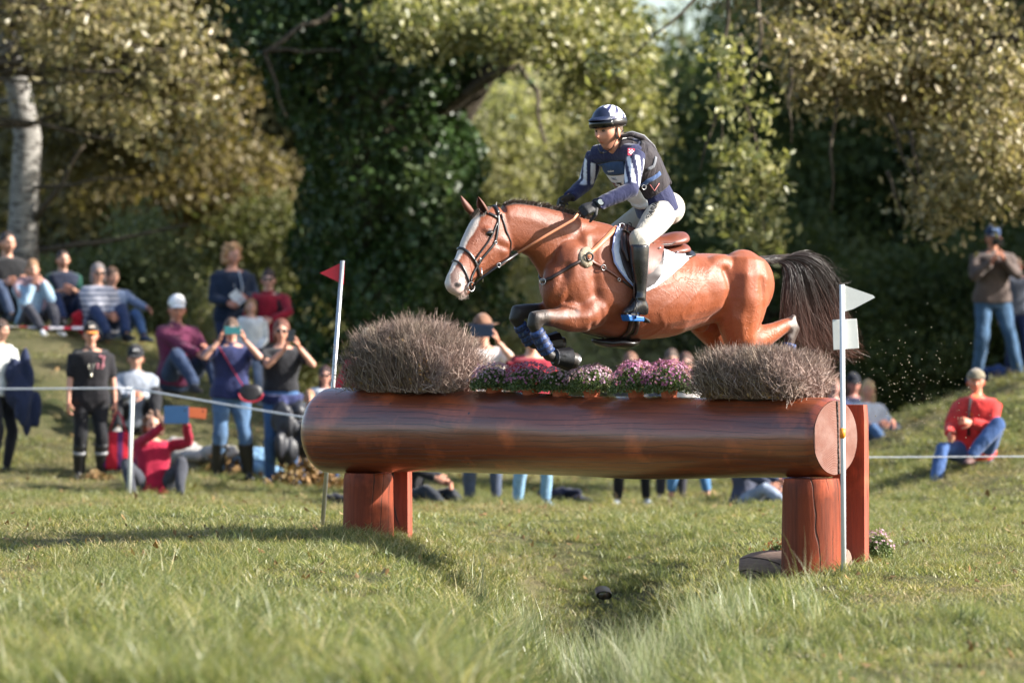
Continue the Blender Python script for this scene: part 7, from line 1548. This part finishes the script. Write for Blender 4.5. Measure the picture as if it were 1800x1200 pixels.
def bib_text(s, u, v, size, m, bold, name, rot=0):
    BTs = bvh_of(bibw); c_ = bibpt(u, v, .02); return on_surface_text(s, c_, rgt, spn, size, m, ri, None if BTs is None else BTs, name, bold, lift=.005)
bib_text('5', -.085, -.150, .115, plain('number_red', (130, 62, 56), .7), .002, 'race_number'); bib_text('7', -.018, -.145, .115, plain('number_ink', (40, 36, 40), .7), .002, 'race_number'); bib_text('PAU', -.04, -.070, .028, plain('sponsor_ink', (70, 80, 110), .7), .0005, 'bib_lettering')
c_ = bibpt(-.02, -.005, .03); on_surface_text('ekalier', c_, rgt, spn, .026, plain('white_print', (220, 220, 220), .6), ri, None, 'yoke_lettering', .0006)
# checked patch on the sleeve
pc = side_hit(1110, 268, .004, JT)
pn = (HL * .75 + HF * .25 + UP * .2).normalized(); px_ = Vector((1, 0, 0)) - pn * pn.x; px_.normalize(); pu = px_.cross(pn); pu = pu if pu.z > 0 else -pu
PR = cloth((196, 60, 84)); PN = cloth((40, 34, 60)); PWm = cloth((216, 206, 212)); g = G(); g.box(pc, (.024, .024, .004), (px_, pu, pn)); mk('patch', g, PR, ri, smooth=False); g = G()
for i in range(4):
    for j in range(4):
        if (i + j) % 2: g.box(pc + px_ * (-.0135 + i * .009) + pu * (-.0135 + j * .009) + pn * .005, (.0045, .0045, .0015), (px_, pu, pn))
o_ = mk('patch_checks', g, PWm, ri, smooth=False)
o_['kind'] = 'stuff'
# ---- watch
d = (RJ['wl'] - RJ['ell']).normalized(); g = G(); g.tube([RJ['wl'] - d * .010, RJ['wl'] + d * .012], [(.040, .034), (.040, .034)], 18); mk('watch_strap', g, plain('watch_rubber', (26, 28, 30), .5), ri, sharp=40); g = G(); g.tube([RJ['wl'] + HL * .030 + UP * .012, RJ['wl'] + HL * .044 + UP * .018], [.022, .021], 18); mk('watch_case', g, plain('watch_dial', (70, 80, 84), .2, .3), ri, sharp=40)
# ---- helmet
hc = RJ['head']; hr = RJ['hf'].cross(RJ['hu']).normalized(); f_ = RJ['hf']; u_ = RJ['hu']
t = NT('helmet_silk'); a_ = t.attr('paint'); t.set(a_, .35, .5); t.bump(t.noise(60, 3), .1, .004); SILK = t.m
V = []; F = []; N_ = 96; M_ = 36; K = []
nv_, wv_ = arr(srgb(46, 46, 84)), arr(srgb(222, 222, 232)); dk_ = arr(srgb(34, 40, 62))
for i in range(M_ + 1):
    th = None
    for j in range(N_):
        ph_ = 2 * math.pi * j / N_; th = math.pi * (.52 + .09 * max(0, -math.sin(ph_))) * i / M_; x, y, z = math.sin(th) * math.cos(ph_), math.sin(th) * math.sin(ph_), math.cos(th)
        V.append(hc + (hr * (x * .105) + f_ * (y * .128 - .008) + u_ * (z * .112 + .062)) * 1.02)
        s_ = math.sin((math.atan2(x, y + .35) * 1.0 + z * .55) * 10); c_ = wv_ if s_ > -.25 else nv_
        if y > .62 - .2 * z: c_ = dk_
        K.append(c_)
for i in range(M_):
    for j in range(N_): a = i * N_ + j; b = i * N_ + (j + 1) % N_; F.append((a, a + N_, b + N_, b))
me = npmesh('helmet', [tuple(v - ORG[0]) for v in V], F); ca = me.color_attributes.new('paint', 'FLOAT_COLOR', 'POINT'); ca.data.foreach_set('color', np.hstack([np.array(K), np.ones((len(K), 1))]).astype(np.float32).ravel()); ho = link('helmet', me, SILK, ri)
sm = ho.modifiers.new('s', 'SOLIDIFY'); sm.thickness = .012; sm.offset = -1
g = G(); brim_geo(g, hc, f_, u_, 1.22, .046, .076, .082); mk('peak', g, plain('peak_navy', (34, 42, 68), .45), ho)
g = G(); g.tube([hc + (hr * math.cos(a) * .108 + f_ * (math.sin(a) * .131 - .008) + u_ * (.058 - .004 * math.sin(a))) * 1.02 for a in [math.radians(k) for k in range(-35, 216, 8)]], (.022, .007), 10, side=u_); mk('goggle_band', g, plain('goggle_black', (28, 24, 26), .35), ri)
g = G(); g.tube([hc + (hr * math.cos(a) * .104 + f_ * (math.sin(a) * .139 - .006) + u_ * .052) * 1.02 for a in [math.radians(k) for k in range(25, 156, 8)]], (.027, .011), 10, side=u_); mk('goggles', g, plain('goggle_lens', (14, 13, 14), .12), ri)
for s_ in (-1, 1):
    g = G(); g.tube([hc + (hr * .085 * s_ + f_ * .015 + u_ * .02), hc + (hr * .083 * s_ + f_ * .020 - u_ * .05), hc + (hr * .066 * s_ + f_ * .045 - u_ * .105), hc + (hr * .03 * s_ + f_ * .07 - u_ * .135), hc + (f_ * .072 - u_ * .139)], (.008, .003), 6); mk('chin_strap', g, BLK, ri)
    g = G(); g.tube([hc + (hr * .088 * s_ - f_ * .05 + u_ * .0), hc + (hr * .083 * s_ + f_ * .018 - u_ * .055)], (.007, .003), 6); mk('chin_strap', g, BLK, ri)
g = G(); hair_geo(g, 'cropped', hc - u_ * .01, f_, u_, 1.03, rnd); blob('hair', g, .009, hairmat((96, 76, 60)), ri, 2)
ORG[0] = Vector()
# ---- stirrup
for a, S_, sx, lab in (('l', .335, 0, 'stirrup with a bright blue tread under the near boot'), ('r', -.315, -40, 'stirrup with a bright blue tread on the far side of the horse')):
    o_ = H(1112 + sx, 558, S_); root = empty('stirrup', o_, lab, 'stirrup', 'stirrups'); ORG[0] = root.location.copy()
    g = G(); g.slab([H(1097 + sx, 553, S_), H(1126 + sx, 557, S_), H(1126 + sx, 565, S_), H(1100 + sx, 564, S_)], HL, .10); mk('tread', g, plain('blue_tread', (20, 96, 170), .45), root, smooth=False, bevel=.006)
    for s_ in (-1, 1): g = G(); g.tube([H(1110 + sx, 560, S_) + HL * .055 * s_, H(1110 + sx, 548, S_) + HL * .062 * s_, H(1113 + sx, 533, S_) + HL * .045 * s_, H(1114 + sx, 524, S_) + HL * .012 * s_], (.009, .004), 8); mk('side_arm', g, plain('stirrup_black', (26, 26, 28), .3, .3), root)
    g = G(); g.tube([H(1114 + sx, 524, S_), H(1114 + sx, 505, S_ * .98), H(1118 + sx, 470, S_ * .92), H(1122 + sx, 440, S_ * .8)], (.013, .004), 8); mk('stirrup_leather', g, DKBR, root); ORG[0] = Vector()
